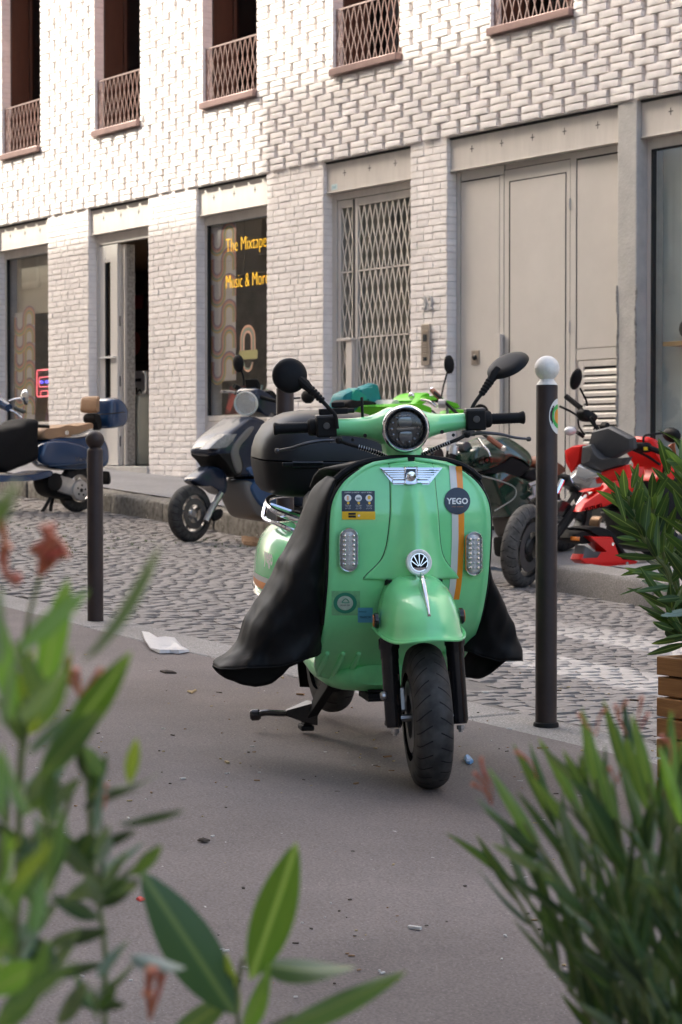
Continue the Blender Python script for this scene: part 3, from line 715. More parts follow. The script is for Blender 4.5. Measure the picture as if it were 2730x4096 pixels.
shelf = MB(); shelf.bx(-24.7, -23.36, FP + .2, FP + .6, zb - .05, zb - .02); shelf.build('display_shelf', mat('shelf_wood', (.25, .18, .12), .6), bld)
zb2 = zb - .018
thing_box('record_sleeve', -24.2, FP + .36, zb2, .30, .02, .34, (.36, .26, .06), 'mustard record sleeve low in the left shop window', 'record', tilt=R(-10))
thing_box('record_sleeve', -23.85, FP + .33, zb2, .30, .02, .28, (.40, .24, .22), 'pinkish record sleeve under the pink neon in the left window', 'record', tilt=R(-10))
thing_box('record_sleeve', -23.52, FP + .36, zb2, .26, .02, .42, (.20, .34, .28), 'tall green record sleeve at the right edge of the left window', 'record', tilt=R(-10))
# pink neon cassette
pn = empty('neon_cassette', (-23.82, FP + .2, 1.68), 0, 'pink neon outline of a cassette with blue dots in the left window', 'neon sign')
M_np = mat('neon_pink', (.9, .2, .25), .4, emit=(1., .16, .20), estr=.38); M_nb = mat('neon_blue', (.1, .1, .9), .4, emit=(.12, .1, 1.), estr=.5)
def nrect(x0, x1, z0, z1, r, m_, nm):
    b = MB(); pts = [(x0, 0, z0), (x1, 0, z0), (x1, 0, z1), (x0, 0, z1)]
    q = []
    for i in range(4):
        a_, c_, d_ = Vector(pts[i - 1]), Vector(pts[i]), Vector(pts[(i + 1) % 4])
        q += [c_ + (a_ - c_).normalized() * .02, c_ + (d_ - c_).normalized() * .02]
    b.tube(q, r, 6, loop=True); b.build(nm, m_, pn)
nrect(-.20, .20, .0, .33, .008, M_np, 'neon_tube'); nrect(-.14, .14, .12, .24, .006, M_np, 'neon_tube'); nrect(-.10, .10, -.0, .07, .006, M_np, 'neon_tube')
for sx in (-.07, .07):
    b = MB(); b.ball((sx, 0, .18), .022, 10, 6); b.build('neon_dot', M_nb, pn)
b = MB(); b.bx(-.21, .21, .012, .018, -.01, .34); b.build('backplate', glass_mat('acrylic', (.9, .9, .9)), pn)
# ---- shop door, standing open
x0, x1 = openings[1]; y = FP + .112; g = gz(-21.6, 12)
ds = empty('shop_door_frame', (0, 0, 0)); COL.objects.unlink(ds); bpy.data.objects.remove(ds)
m = MB(); m.bx(x0, x0 + .05, y, y + .07, g, ZL); m.bx(x1 - .05, x1, y, y + .07, g, ZL); m.bx(x0 + .05, x1 - .05, y + .002, y + .068, ZL - .12, ZL - .002)
df = m.build('door_frame', M_fr, bld, bevel=.004)
m = MB(); m.bx(x0, x1, FP - .02, y + .2, g - .2, g + .04); m.build('door_step', M_conc, bld, bevel=.008)
# narrow fixed leaf with slim glazed slit, handle bar
m = MB(); lx = x0 + .05; lw = .44
m.bx(lx, lx + .15, y + .01, y + .06, g + .05, ZL - .13); m.bx(lx + .27, lx + lw, y + .01, y + .06, g + .05, ZL - .13); m.bx(lx + .15, lx + .27, y + .011, y + .059, ZL - .33, ZL - .13); m.bx(lx + .15, lx + .27, y + .011, y + .059, g + .05, g + .75)
lf = m.build('door_leaf', mat('pale_door', (.66, .635, .60), .35), df, bevel=.004)
m = MB(); m.bx(lx + .15, lx + .27, y + .03, y + .036, g + .75, ZL - .33); m.build('pane', glass_mat('slit_glass', (.55, .5, .45)), df, ang=0)
m = MB(); m.bx(lx + .148, lx + .17, y + .006, y + .03, g + .75, ZL - .33); m.build('gasket', M_seam, df, ang=0)
m = MB(); m.bx(lx + .06, lx + .40, y - .03, y + .012, 2.085, 2.105); m.build('door_bar', M_white, df)
# reveal showing the wall's thickness beside the doorway, no swung leaf
m = MB(); ox = lx + lw + .03
m.bx(ox, ox + .05, y + .07, y + .20, g + .05, ZL - .14); ol = m.build('wall_reveal', M_conc2, df)
m = MB(); m.bx(ox + .05, ox + .075, y + .05, y + .08, g + .05, ZL - .14); m.bx(ox - .03, ox, y + .04, y + .08, g + .05, ZL - .14); m.build('leaf_edge', M_fr, df)
for zz in (1.05, 1.75, 2.45):
    m = MB(); m.bx(ox - .026, ox - .006, y + .034, y + .041, zz, zz + .12); m.build('hinge', M_seam, df)
m = MB(); m.tube(catmull([(ox + .05, y + .3, 1.92), (ox + .12, y + .3, 1.9), (ox + .13, y + .3, 1.8), (ox + .12, y + .3, 1.70), (ox + .05, y + .3, 1.68)], 5), .014, 8); m.build('door_handle', M_white, df)
m = MB(); m.bx(ox + .26, ox + .30, y + .3, y + .36, g + .05, ZL - .14); m.build('inner_post', mat('grey_post', (.35, .32, .29), .5), df)
# shelves with books seen through the door
sh = empty('bookshelf', (-24.7, FP + 2.2, g), 0, 'dark shelf unit with records and books inside the open shop door', 'shelf'); 
m = MB(); m.bx(-1.5, 1.0, .1, .13, 0, 2.5)
for zz in (.5, .95, 1.4, 1.85, 2.3): m.bx(-1.5, 1.0, -.18, .10, zz, zz + .03)
m.build('shelf_board', mat('shelf_dark', (.07, .05, .035), .7), sh)
rs = random.Random(4); 
for k in range(16):
    h = rs.uniform(.2, .27); c = rs.choice([(.5, .46, .42), (.35, .05, .04), (.12, .12, .13), (.4, .3, .1), (.55, .53, .5), (.1, .16, .2)])
    e = tag(MB().box((0, 0, h / 2), (rs.uniform(.03, .055), .16, h)).build('book', mat('book_%.2f%.2f' % (c[0], c[1]), c, .6), None), 'book spine standing in the row on the shelf inside the shop door', 'book', 'books on the shop shelf')
    e.location = (-25.2 + k * .056, FP + 2.1, g + .983)
m = MB(); m.lathe([(.16, 0), (.16, .004)], (-24.72, FP + 2.0, g + 1.65), (0, -1, 0), 24); rd = m.build('hanging_record', mat('red_vinyl', (.34, .08, .06), .4), None); tag(rd, 'round red record hung on the shelf inside the doorway', 'record')
m = MB(); m.bx(-25.1, -24.5, FP + 2.0, FP + 2.02, g + 2.1, g + 2.29); rd = m.build('red_banner', mat('dim_red', (.22, .03, .03), .7), None); tag(rd, 'dim red sign lying along the upper shelf in the doorway', 'sign')
# portable air conditioner in the doorway
ac = empty('air_conditioner', (-21.98, FP + .62, g + .045), R(-12), 'cream portable air conditioner standing just inside the open shop door', 'air conditioner')
M_ac = mat('cream_plastic', (.62, .62, .52), .45)
m = MB(); m.loft([[(sx * w, sy * d, zz) for sx, sy in ((-1, -1), (1, -1), (1, 1), (-1, 1))] for zz, w, d in ((0, .20, .18), (.04, .215, .195), (.70, .215, .195), (.82, .19, .17), (.84, .16, .14))]); m.build('body', M_ac, ac, bevel=.025, segs=3)
m = MB(); m.bx(-.155, -.125, -.2, -.192, .12, .72); m.build('side_vent', mat('vent_black', (.02, .02, .02), .6), ac)
m = MB(); m.bx(.10, .18, -.2, -.193, .68, .74); m.build('control_panel', mat('panel_grey', (.25, .25, .22), .5), ac)
m = MB(); m.tube(catmull([(-.05, -.05, .86), (-.12, -.06, .90), (-.24, -.06, .82), (-.27, -.02, .5), (-.27, 0, .1)], 6), .012, 6); m.build('cable', M_seam, ac)
bxo = empty('cardboard_box', (-22.75, FP + 1.05, g + .045), R(5), 'white printed carton behind the air conditioner', 'box')
m = MB(); m.bx(-.2, .2, -.15, .15, 0, 1.15); m.build('carton', mat('carton_white', (.55, .55, .56), .7), bxo, bevel=.004)
m = MB(); m.bx(-.12, .1, -.1515, -.15, 1.02, 1.06); m.bx(-.02, .02, -.1515, -.15, .8, .95); m.build('carton_print', M_seam, bxo, ang=0)
# ---- lattice door no. 32
x0, x1 = openings[3]; g = gz(-16.7, 12); y = FP + .112
m = MB(); m.bx(x0, x0 + .075, y, y + .07, g, ZL); m.bx(x1 - .05, x1, y, y + .07, g, ZL); m.bx(x0 + .075, x1 - .05, y + .002, y + .068, ZL - .07, ZL - .002)
dr = m.build('lattice_door', M_fr, bld, bevel=.004)
def lattice(xa, xb, n, rows, name):
    q = MB(); f = .05
    q.bx(xa, xa + f, y + .012, y + .05, g + .03, ZL - .075); q.bx(xb - f * .6, xb, y + .012, y + .05, g + .03, ZL - .075); q.bx(xa + f, xb - f * .6, y + .013, y + .049, ZL - .15, ZL - .075); q.bx(xa + f, xb - f * .6, y + .013, y + .049, g + .03, g + .2)
    leaf = q.build(name, M_fr, dr, bevel=.003)
    ia, ib = xa + f, xb - f * .6; pitch = (ib - ia) / n
    for (za, zb_) in rows:
        q = MB(); q.bx(ia, ib, y + .02, y + .034, za - .007, za + .007); q.build('lattice_rail', M_fr, leaf, ang=0)
        zm = (za + zb_) / 2; h3 = (zb_ - za) / 4
        for k in range(n):
            xc = ia + pitch * (k + .5)
            for sg in (-1, 1):
                for (p, r_) in ((0, 2), (2, 4)):
                    o_ = MB(); s2 = sg if p == 0 else -sg
                    bar_mesh(o_, (xc - s2 * pitch * .42, y + .027 + .004 * s2, za + h3 * p), (xc + s2 * pitch * .42, y + .027 + .004 * s2, za + h3 * r_), .015, .006); o_.build('lattice_bar', M_fr, leaf, ang=0)
    q = MB(); q.bx(ia, ib, y + .058, y + .064, g + .1, ZL - .1); q.build('pane', M_glass, leaf, ang=0)
    return leaf
rows = [(2.754, 3.385), (2.1, 2.754), (1.43, 2.1), (.76, 1.43)]
lattice(x0 + .085, x0 + .36, 2, rows, 'side_leaf'); lattice(x0 + .37, x1 - .055, 10, rows, 'main_leaf')
m = MB(); m.bx(x0 + .36, x0 + .37, y - .0, y + .055, g, ZL - .08); m.build('door_seam', M_seam, dr, ang=0)
m = MB(); m.bx(x0 + .14, x0 + .40, y - .045, y + .01, 2.075, 2.1); m.bx(x0 + .28, x0 + .38, y - .03, y + .012, g + .3, 2.08); m.build('pull_handle', M_lint, dr, bevel=.004)
m = MB(); m.bx(x0 - .2, x1 + .2, FP + 2.5, FP + 2.55, .2, 3.6); m.bx(x0 - .2, x0 - .15, FP + .34, FP + 2.5, .2, 3.6); m.bx(x1 + .15, x1 + .2, FP + .34, FP + 2.5, .2, 3.6); m.bx(x0 - .15, x1 + .15, FP + .34, FP + 2.5, .3, .42); m.bx(x0 - .15, x1 + .15, FP + .34, FP + 2.5, 3.55, 3.6)
m.build('hallway', mat('hall_wall', (.50, .48, .42), .8, var=.2, vscale=2), bld, ang=0)
m = MB(); m.bx(-16.75, -16.2, FP + 2.47, FP + 2.5, 1.55, 2.2); nb = m.build('notice_board', mat('notice', (.42, .20, .15), .7, var=.6, vscale=7), None); tag(nb, 'reddish notice board behind the lattice door', 'notice board')
m = MB(); m.bx(-16.55, -16.35, FP + 2.45, FP + 2.47, 1.65, 2.1); m.build('notice_sheet', mat('notice_sheet', (.5, .42, .3), .7), nb, ang=0)
# number 32 and intercom on the pier
c32 = at_p(1711, 1215, FP - .006)
for txt, dx in (('3', -.05), ('2', .048)):
    t = text_mb(txt, .19, .008, .003); t.v = [(c32.x + dx + v[0] * .72, FP - .008 - v[2], c32.z + v[1] * .92) for v in t.v]; t.build('house_number', mat('number_grey', (.60, .585, .57), .35, metal=.3), bld)
ci = at_p(1707, 1379, FP - .005)
M_brass = mat('brushed_steel', (.46, .40, .34), .38, metal=.7, var=.15, vscale=30, stretch=(1, 1, .05))
m = MB(); m.bx(ci.x - .062, ci.x + .062, FP - .022, FP + .0, ci.z - .19, ci.z + .19); ic = m.build('intercom', M_brass, bld, bevel=.003)
m = MB(); m.prism([(ci.x + .036 * math.cos(a_) , ci.z + .0 + .10 * (1 if math.sin(a_) > 0 else -1) * 0 + (.105 if math.sin(a_) > 0 else -.115) + .03 * math.sin(a_)) for a_ in [2 * math.pi * k / 24 for k in range(24)]], FP - .0245, FP - .0215); m.build('intercom_face', mat('intercom_face', (.40, .34, .28), .3, metal=.7), ic)
m = MB(); m.bx(ci.x - .03, ci.x + .03, FP - .0265, FP - .0235, ci.z + .03, ci.z + .095); m.build('display', mat('display_black', (.03, .035, .04), .15), ic)
m = MB(); m.bx(ci.x - .028, ci.x + .028, FP - .0262, FP - .0235, ci.z - .15, ci.z - .115); m.build('sensor', mat('display_black', (.03, .035, .04), .15), ic)
for rr_ in range(5):
    for cc in range(3):
        q = MB(); q.lathe([(.005, 0), (.005, .003)], (ci.x - .018 + .018 * cc, FP - .0245, ci.z + .005 - .022 * rr_), (0, -1, 0), 8); q.build('key', mat('key_grey', (.55, .5, .45), .3, metal=.6), ic)
# ---- garage front: panels, seams, louvre
x0, x1 = openings[4]; g = gz(-14.2, 12); y = FP + .112
m = MB(); m.bx(x0, x1, y + .02, y + .06, g - .1, ZL); gr = m.build('garage_front', M_lint2, bld)
def panel(a, c, z0, z1, d=.0, nm='garage_panel', mt=None):
    q = MB(); q.bx(a, c, y + d, y + .022, z0, z1); return q.build(nm, mt or M_lint2, gr, bevel=.002)
GZ = g - .05
panel(x0 + .012, x0 + .062, GZ, ZL - .004); 
panel(x0 + .075, -14.795, GZ, ZL - .10); panel(x0 + .075, -14.735, ZL - .088, ZL - .002, .002)
panel(-14.79, -14.735, GZ, ZL - .092, .002)
q = MB(); q.bx(x0 + .06, x0 + .076, y + .010, y + .024, GZ, ZL - .098); q.bx(x0 + .06, -14.795, y + .010, y + .024, ZL - .103, ZL - .088); q.build('panel_seam', M_seam, gr, ang=0)
dl = panel(-14.728, -13.845, GZ, ZL - .055, .004, 'garage_door')
panel(-14.64, -13.90, GZ + .1, ZL - .17, -.002)
q = MB(); q.bx(-14.66, -14.64, y + .0005, y + .012, GZ + .1, ZL - .16); q.bx(-14.66, -13.90, y + .0005, y + .012, ZL - .17, ZL - .158); q.bx(-13.902, -13.894, y + .0005, y + .012, GZ + .1, ZL - .16); q.build('panel_seam', M_seam, gr, ang=0)
q = MB(); q.bx(-14.738, -14.727, y + .008, y + .024, GZ, ZL - .05); q.bx(-14.738, -13.84, y + .008, y + .024, ZL - .056, ZL - .049); q.bx(-13.846, -13.838, y + .008, y + .024, GZ, ZL - .05); q.build('door_seam', M_seam, gr, ang=0)
panel(-13.835, -13.765, GZ, ZL - .004); panel(-13.75, x1 - .004, 1.86, ZL - .075, .003); panel(-13.765, x1 - .004, ZL - .06, ZL - .004)
q = MB(); q.bx(-13.766, -13.748, y + .008, y + .024, 1.86, ZL - .06); q.bx(-13.766, x1 - .004, y + .008, y + .024, ZL - .077, ZL - .058); q.build('panel_seam', M_seam, gr, ang=0)
panel(-13.75, x1 - .004, 1.76, 1.852, .0)
q = MB(); q.bx(-13.72, -13.66, y - .002, y + .02, GZ, 1.75); q.bx(x1 - .05, x1 - .006, y - .002, y + .02, GZ, 1.75); q.bx(-13.66, x1 - .05, y - .001, y + .02, 1.70, 1.75); q.build('louvre_frame', M_lint, gr, bevel=.002)
q = MB(); q.bx(-13.66, x1 - .05, y + .012, y + .02, GZ, 1.70); q.build('louvre_back', M_seam, gr, ang=0)
z = 1.655
while z > g + .1:
    q = MB(); q.prism([(y - .004, z - .026), (y - .004, z + .002), (y + .012, z + .024), (y + .013, z + .018), (y + .002, z - .026)], -13.66, x1 - .05, lambda u, v, a: (a, u, v)); q.build('louvre_slat', M_lint, gr, ang=0); z -= .0605
q = MB(); q.bx(-14.80, -14.725, y - .05, y - .012, 1.30, 2.03); q.bx(-14.80, -14.725, y - .014, y + .004, 2.0, 2.03); q.bx(-14.80, -14.725, y - .014, y + .004, 1.30, 1.33); q.build('pull_handle', M_lint, gr, bevel=.004)
for zz in (.9, 2.0, 3.05):
    q = MB(); q.lathe([(.011, 0), (.011, .1)], (-13.842, y - .003, zz), (0, 0, 1), 10); q.build('hinge', M_lint, gr)
ck = at_p(1904, 1430, y)
q = MB(); q.bx(ck.x - .055, ck.x + .055, y - .008, y + .003, ck.z - .065, ck.z + .065); kp = q.build('key_plate', M_brass, gr, bevel=.002)
q = MB(); q.lathe([(.026, 0), (.026, .012), (.014, .02), (.014, .028)], (ck.x, y - .008, ck.z + .0), (0, -1, 0), 16); q.build('key_switch', mat('black_plastic_s', (.02, .02, .02), .4), kp)
# ---- shop window right of the pillar
x0, x1 = openings[5]; g = gz(-12.1, 12)
m = MB(); w = .05
m.bx(x0, x0 + w, y, y + .07, g, ZL); m.bx(x1 - w, x1, y, y + .07, g, ZL); m.bx(x0 + w, x1 - w, y + .002, y + .068, ZL - .09, ZL - .002); m.bx(x0 + w, x1 - w, y + .002, y + .068, g, g + .35)
wr = m.build('shop_window', M_fr, bld, bevel=.004)
m = MB(); m.bx(x0 + .02, x1 - .02, y + .03, y + .038, g + .3, ZL - .06); m.build('pane', glass_mat('shop_glass2', (.95, .97, .96)), wr, ang=0)
m = MB(); m.bx(x0 + w, x0 + w + .022, y - .001, y + .04, g + .35, ZL - .09); m.bx(x0 + w, x1 - w, y - .001, y + .03, ZL - .105, ZL - .09); m.build('gasket', M_seam, wr, ang=0)
m = MB(); m.bx(x0 - .15, x1 + .2, FP + .36, FP + .39, .1, 3.55); m.bx(x0 - .15, x0 - .1, FP + .335, FP + .36, .1, 3.55); m.bx(x1 + .15, x1 + .2, FP + .335, FP + .36, .1, 3.55); m.bx(x0 - .1, x1 + .15, FP + .335, FP + .36, .1, .3); m.build('reflection_backing', mat('painted_reflection', (.88, .90, .86), .7, var=.12, vscale=1.3), bld, ang=0)  # pale sheet added, its colour stands in for reflections in the glass
m = MB(); m.bx(-12.76, -11.5, y + .06, y + .235, 1.84, 1.875); m.build('window_shelf', mat('pine', (.55, .33, .15), .5, var=.2, vscale=9, stretch=(.2, 1, 4)), wr, bevel=.003)
hb = empty('leather_bag', (-12.50, FP + .255, 1.876), 0, 'dark rounded bag on the wooden shelf in the right-hand window', 'bag')
m = MB(); m.ball((0, 0, .10), .14, 14, 8, (1.0, .5, .75)); m.build('body', mat('dark_leather', (.045, .035, .03), .45), hb)
m = MB(); m.tube(catmull([(-.07, 0, .18), (-.05, 0, .26), (.05, 0, .26), (.07, 0, .18)], 5), .01, 6); m.build('strap', mat('dark_leather', (.045, .035, .03), .45), hb)
# ================================================================ the houses behind the camera (they shade the street)
M_pstone = mat('pale_limestone', (.42, .38, .32), .8, var=.15, vscale=1.2, coord='World')
M_zinc = mat('zinc_roof', (.20, .21, .22), .5)
M_wglass = mat('house_window', (.06, .07, .08), .08)
def house(x0, x1, ztop, lab, yf=-2.6):
    e = empty('apartment_house', ((x0 + x1) / 2, yf - 5, gz((x0 + x1) / 2, 0)), 0, lab, 'building'); o = e.location.copy()
    b = MB(); b.bx(x0 - o.x, x1 - o.x, -5, 5, -2.2, ztop - o.z - .35); wl_ = b.build('wall', M_pstone, e)
    b = MB(); b.bx(x0 - o.x, x1 - o.x, -5, 5.0, ztop - o.z - .35, ztop - o.z); b.build('roof', M_zinc, e)
    z = 3.6
    b = MB(); n = int((x1 - x0) / 2.4)
    while z < ztop - o.z - 2:
        for k in range(n):
            xw = x0 - o.x + (x1 - x0) * (k + .5) / n
            w = MB(); w.bx(xw - .5, xw + .5, 5.0, 5.02, z, z + 1.9); wo_ = w.build('window', M_wglass, e)
            w = MB(); w.bx(xw - .62, xw - .5, 5.0, 5.06, z - .1, z + 2.0); w.bx(xw + .5, xw + .62, 5.0, 5.06, z - .1, z + 2.0); w.bx(xw - .65, xw + .65, 5.0, 5.1, z - .2, z - .1); w.build('surround', M_pstone, wo_)
        z += 3.1
    return e
HD = 12 - (-2.6); RISE = HD / math.cos(SUN_AZ) * math.tan(SUN_EL); XSH = HD * math.tan(SUN_AZ)
house(-18.5 - XSH, -13.65 - XSH, 4.68 + RISE, 'pale stone apartment house behind the viewer, middle one')
house(-13.6 - XSH, 3., 7.0 + RISE, 'pale stone apartment house behind the viewer, tallest one')
house(-62., -18.55 - XSH, 3.55 + RISE, 'pale stone apartment house behind the viewer, lower one')
house(-110., -62.1, 4.2 + RISE, 'pale stone apartment house behind the viewer, far up the street to the left')
def far_house(x0, x1, ztop, lab):
    e = empty('street_house', ((x0 + x1) / 2, 17.2, gz((x0 + x1) / 2, 12)), 0, lab, 'building'); o = e.location.copy()
    b = MB(); b.bx(x0 - o.x, x1 - o.x, -5, 5, -3, ztop - o.z - .4); b.build('wall', M_pstone, e); b = MB(); b.bx(x0 - o.x, x1 - o.x, -5, 5, ztop - o.z - .4, ztop - o.z); b.build('roof', M_zinc, e)
    n = int((x1 - x0) / 2.6); z = 1.
    while z < 15:
        for k in range(n): xw = x0 - o.x + (x1 - x0) * (k + .5) / n; w = MB(); w.bx(xw - .55, xw + .55, -5.03, -5.0, z, z + 1.9); w.build('window', M_wglass, e)
        z += 3.1
far_house(-110., -38.1, 19., 'pale stone house beyond the brick building, out of frame to the left')
# ================================================================ vehicle helpers
M_black = mat('black_plastic', (.010, .010, .011), .48, var=.2, vscale=12, rvar=.08, spec=.14)
M_blackm = mat('black_matt', (.012, .0115, .0115), .66, spec=.18)
M_blackg = mat('black_gloss', (.012, .012, .013), .18)
M_chrome = mat('chrome', (.75, .75, .76), .09, metal=1., rvar=.04, vscale=20)
M_steel = mat('dull_steel', (.42, .41, .40), .35, metal=.9, var=.2, vscale=15)
M_lens = mat('clear_lens', (.62, .62, .62), .08, spec=.8, coat=.5, var=.3, vscale=70)
M_orange = mat('orange_lens', (.75, .20, .02), .2)
M_alu = mat('cast_aluminium', (.55, .54, .52), .4, metal=.6, var=.2, vscale=12)
def tyre_mat(name, r, N=22, K=4., base=(.026, .025, .024), w=.11):
    m = bpy.data.materials.new(name); m.use_nodes = True; nt = m.node_tree; Nn = nt.nodes; L = nt.links; b = Nn['Principled BSDF']
    tc = Nn.new('ShaderNodeTexCoord'); sx = Nn.new('ShaderNodeSeparateXYZ'); L.new(tc.outputs['Object'], sx.inputs[0])
    def mth(op, a, c=None):
        q = Nn.new('ShaderNodeMath'); q.operation = op
        for i, z in enumerate((a, c)):
            if z is None: continue
            if isinstance(z, (int, float)): q.inputs[i].default_value = z
            else: L.new(z, q.inputs[i])
        return q.outputs[0]
    ang = mth('MULTIPLY', mth('ARCTAN2', sx.outputs[2], sx.outputs[0]), N / (2 * math.pi)); ay = mth('ABSOLUTE', sx.outputs[1])
    side = mth('MULTIPLY', mth('SIGN', sx.outputs[1]), .25)
    f = mth('FRACT', mth('ADD', mth('ADD', ang, mth('MULTIPLY', mth('POWER', mth('MULTIPLY', ay, 1 / (w * .5)), 1.6), K * w * .5)), side))
    gr = mth('MULTIPLY', mth('LESS_THAN', f, .10), mth('MULTIPLY', mth('GREATER_THAN', ay, w * .10), mth('LESS_THAN', ay, w * .47)))
    rad = mth('SQRT', mth('ADD', mth('MULTIPLY', sx.outputs[0], sx.outputs[0]), mth('MULTIPLY', sx.outputs[2], sx.outputs[2])))
    gr = mth('MULTIPLY', gr, mth('GREATER_THAN', rad, r * .80))
    nz = Nn.new('ShaderNodeTexNoise'); nz.inputs['Scale'].default_value = 25; nz.inputs['Detail'].default_value = 4; L.new(tc.outputs['Object'], nz.inputs['Vector'])
    rp = Nn.new('ShaderNodeValToRGB'); e = rp.color_ramp.elements; e[0].position = .35; e[0].color = (*base, 1); e[1].position = .8; e[1].color = (*[c * 2.6 for c in base], 1); L.new(nz.outputs[0], rp.inputs[0])
    mx = Nn.new('ShaderNodeMixRGB'); L.new(gr, mx.inputs[0]); L.new(rp.outputs[0], mx.inputs[1]); mx.inputs[2].default_value = (.006, .006, .006, 1); L.new(mx.outputs[0], b.inputs['Base Color'])
    b.inputs['Roughness'].default_value = .72; b.inputs['Specular IOR Level'].default_value = .3
    bp = Nn.new('ShaderNodeBump'); bp.inputs['Strength'].default_value = 1.; bp.inputs['Distance'].default_value = .006; L.new(mth('SUBTRACT', 1., gr), bp.inputs['Height']); L.new(bp.outputs[0], b.inputs['Normal'])
    return m
def make_wheel(parent, c, r, w, rim_r, tmat, rim_mat, spokes=5, disc=True, steer=None, disc_side=1, name='wheel'):
    """wheel (the tyre) > rim, brake_disc ; axle along local Y"""
    b = MB(); n = 48; prof = []
    for k in range(15):                                   # tyre section, bead to bead
        a = math.pi * k / 14; y = -w / 2 * math.cos(a) * (1.0 if .2 < k / 14 < .8 else .96)
        rr = rim_r + (r - rim_r) * math.sin(a) ** .55 if 0 < k < 14 else rim_r
        prof.append((rr, y))
    rings = [[(rr * math.cos(t), y, rr * math.sin(t)) for rr, y in prof] for t in [2 * math.pi * q / n for q in range(n)]]
    b.loft(rings, closed=False, loop=True)
    ty = b.build(name, tmat, parent, ang=60)
    M = Matrix.Translation(c)
    ty.matrix_local = (steer @ M) if steer is not None else M
    b = MB(); h = w * .36
    for ring_r, t_ in ((rim_r + .004, .012),):
        pr = [(ring_r, -h), (ring_r - t_, -h), (ring_r - t_ * 1.3, 0), (ring_r - t_, h), (ring_r, h)]
        b.loft([[(q * math.cos(t), y, q * math.sin(t)) for q, y in pr] for t in [2 * math.pi * q / n for q in range(n)]], closed=False, loop=True)
    for k in range(spokes):
        a = 2 * math.pi * k / spokes + .3; u = Vector((math.cos(a), 0, math.sin(a))); v = Vector((-math.sin(a), 0, math.cos(a)))
        b.loft([[u * q + v * ww + Vector((0, yy, 0)) for ww, yy in ((-wd, -hh), (wd, -hh), (wd, hh), (-wd, hh))] for q, wd, hh in ((rim_r * .12, rim_r * .16, h * .7), (rim_r * .55, rim_r * .09, h * .45), (rim_r * .95, rim_r * .11, h * .6))])
    b.lathe([(rim_r * .20, -h * 1.05), (rim_r * .26, -h * .8), (rim_r * .26, h * .8), (rim_r * .2, h * 1.05)], (0, 0, 0), (0, 1, 0), 20)
    b.build('rim', rim_mat, ty, ang=40)
    if disc:
        b = MB(); yd = disc_side * (h + .008)
        b.loft([[(q * math.cos(t), y, q * math.sin(t)) for q, y in ((rim_r * .82, yd - .002), (rim_r * .82, yd + .002), (rim_r * .5, yd + .002), (rim_r * .5, yd - .002))] for t in [2 * math.pi * q / 36 for q in range(36)]], loop=True)
        b.build('brake_disc', mat('disc_steel', (.13, .13, .13), .4, metal=.8), ty)
    return ty
def rrect(cx, cy, hx, hy, p=4., n=24):       # superellipse outline
    out = []
    for k in range(n):
        a = 2 * math.pi * k / n; c, s = math.cos(a), math.sin(a)
        out.append((cx + hx * math.copysign(abs(c) ** (2 / p), c), cy + hy * math.copysign(abs(s) ** (2 / p), s)))
    return out
def vnoise(x, y, z):
    return math.sin(x * 1.7 + 2.1 * math.sin(y * 1.3 + z)) * .5 + math.sin(y * 2.3 + 1.7 * math.sin(z * 1.9 + x * .7)) * .3 + math.sin(z * 3.1 + 1.3 * math.sin(x * 2.2 + y * 1.1)) * .2
# ================================================================ the mint-green scooter
PH = R(14.)
Fv = Vector((*cw(math.sin(PH), -math.cos(PH)), 0)); Lv = Vector((*cw(math.cos(PH), math.sin(PH)), 0))
XF, XR = .60, -.62
Ow = Vector((*cw(.258, 6.27), 0)) - Fv * XF
pa, pb = Ow + Fv * XF, Ow + Fv * XR
za, zb_ = gz(pa.x, pa.y), gz(pb.x, pb.y) + .015
Xa = (Fv * (XF - XR) + Vector((0, 0, za - zb_))).normalized(); Ya = Lv; Za = Xa.cross(Ya).normalized()
Oz = za + (zb_ - za) * XF / (XF - XR)
HM = Matrix.Translation((Ow.x, Ow.y, Oz)) @ Matrix((Xa, Ya, Za)).transposed().to_4x4()
hero = empty('green_scooter', (0, 0, 0), 0, 'mint green classic-style scooter with round headlight, black top case and black leg cover', 'scooter')
hero.matrix_world = HM
HI = HM.inverted()
def hloc(px, py, x):
    r, fy = ray(px, py); c = HI @ Vector((0, 0, CZ)); d = HI.to_3x3() @ r; t = (x - c.x) / d.x; return c + d * t
# materials
M_mint = mat('mint_paint', (.225, .78, .335), .24, var=.08, vscale=5, coat=.6, spec=.5, rvar=.05)
M_mintd = mat('mint_paint_scuffed', (.21, .73, .30), .38, var=.12, vscale=14, coat=.3)
M_fab = mat('waxed_black_cloth', (.0075, .0076, .0082), .55, bump=1., bscale=7., rvar=.12, vscale=9, spec=.17, crease=True)
M_case = mat('case_black', (.012, .0117, .0117), .55, spec=.18, bump=.06, bscale=500, rvar=.06, vscale=6)
M_cased = mat('case_lid', (.013, .014, .017), .40, rvar=.05, vscale=5, spec=.25)
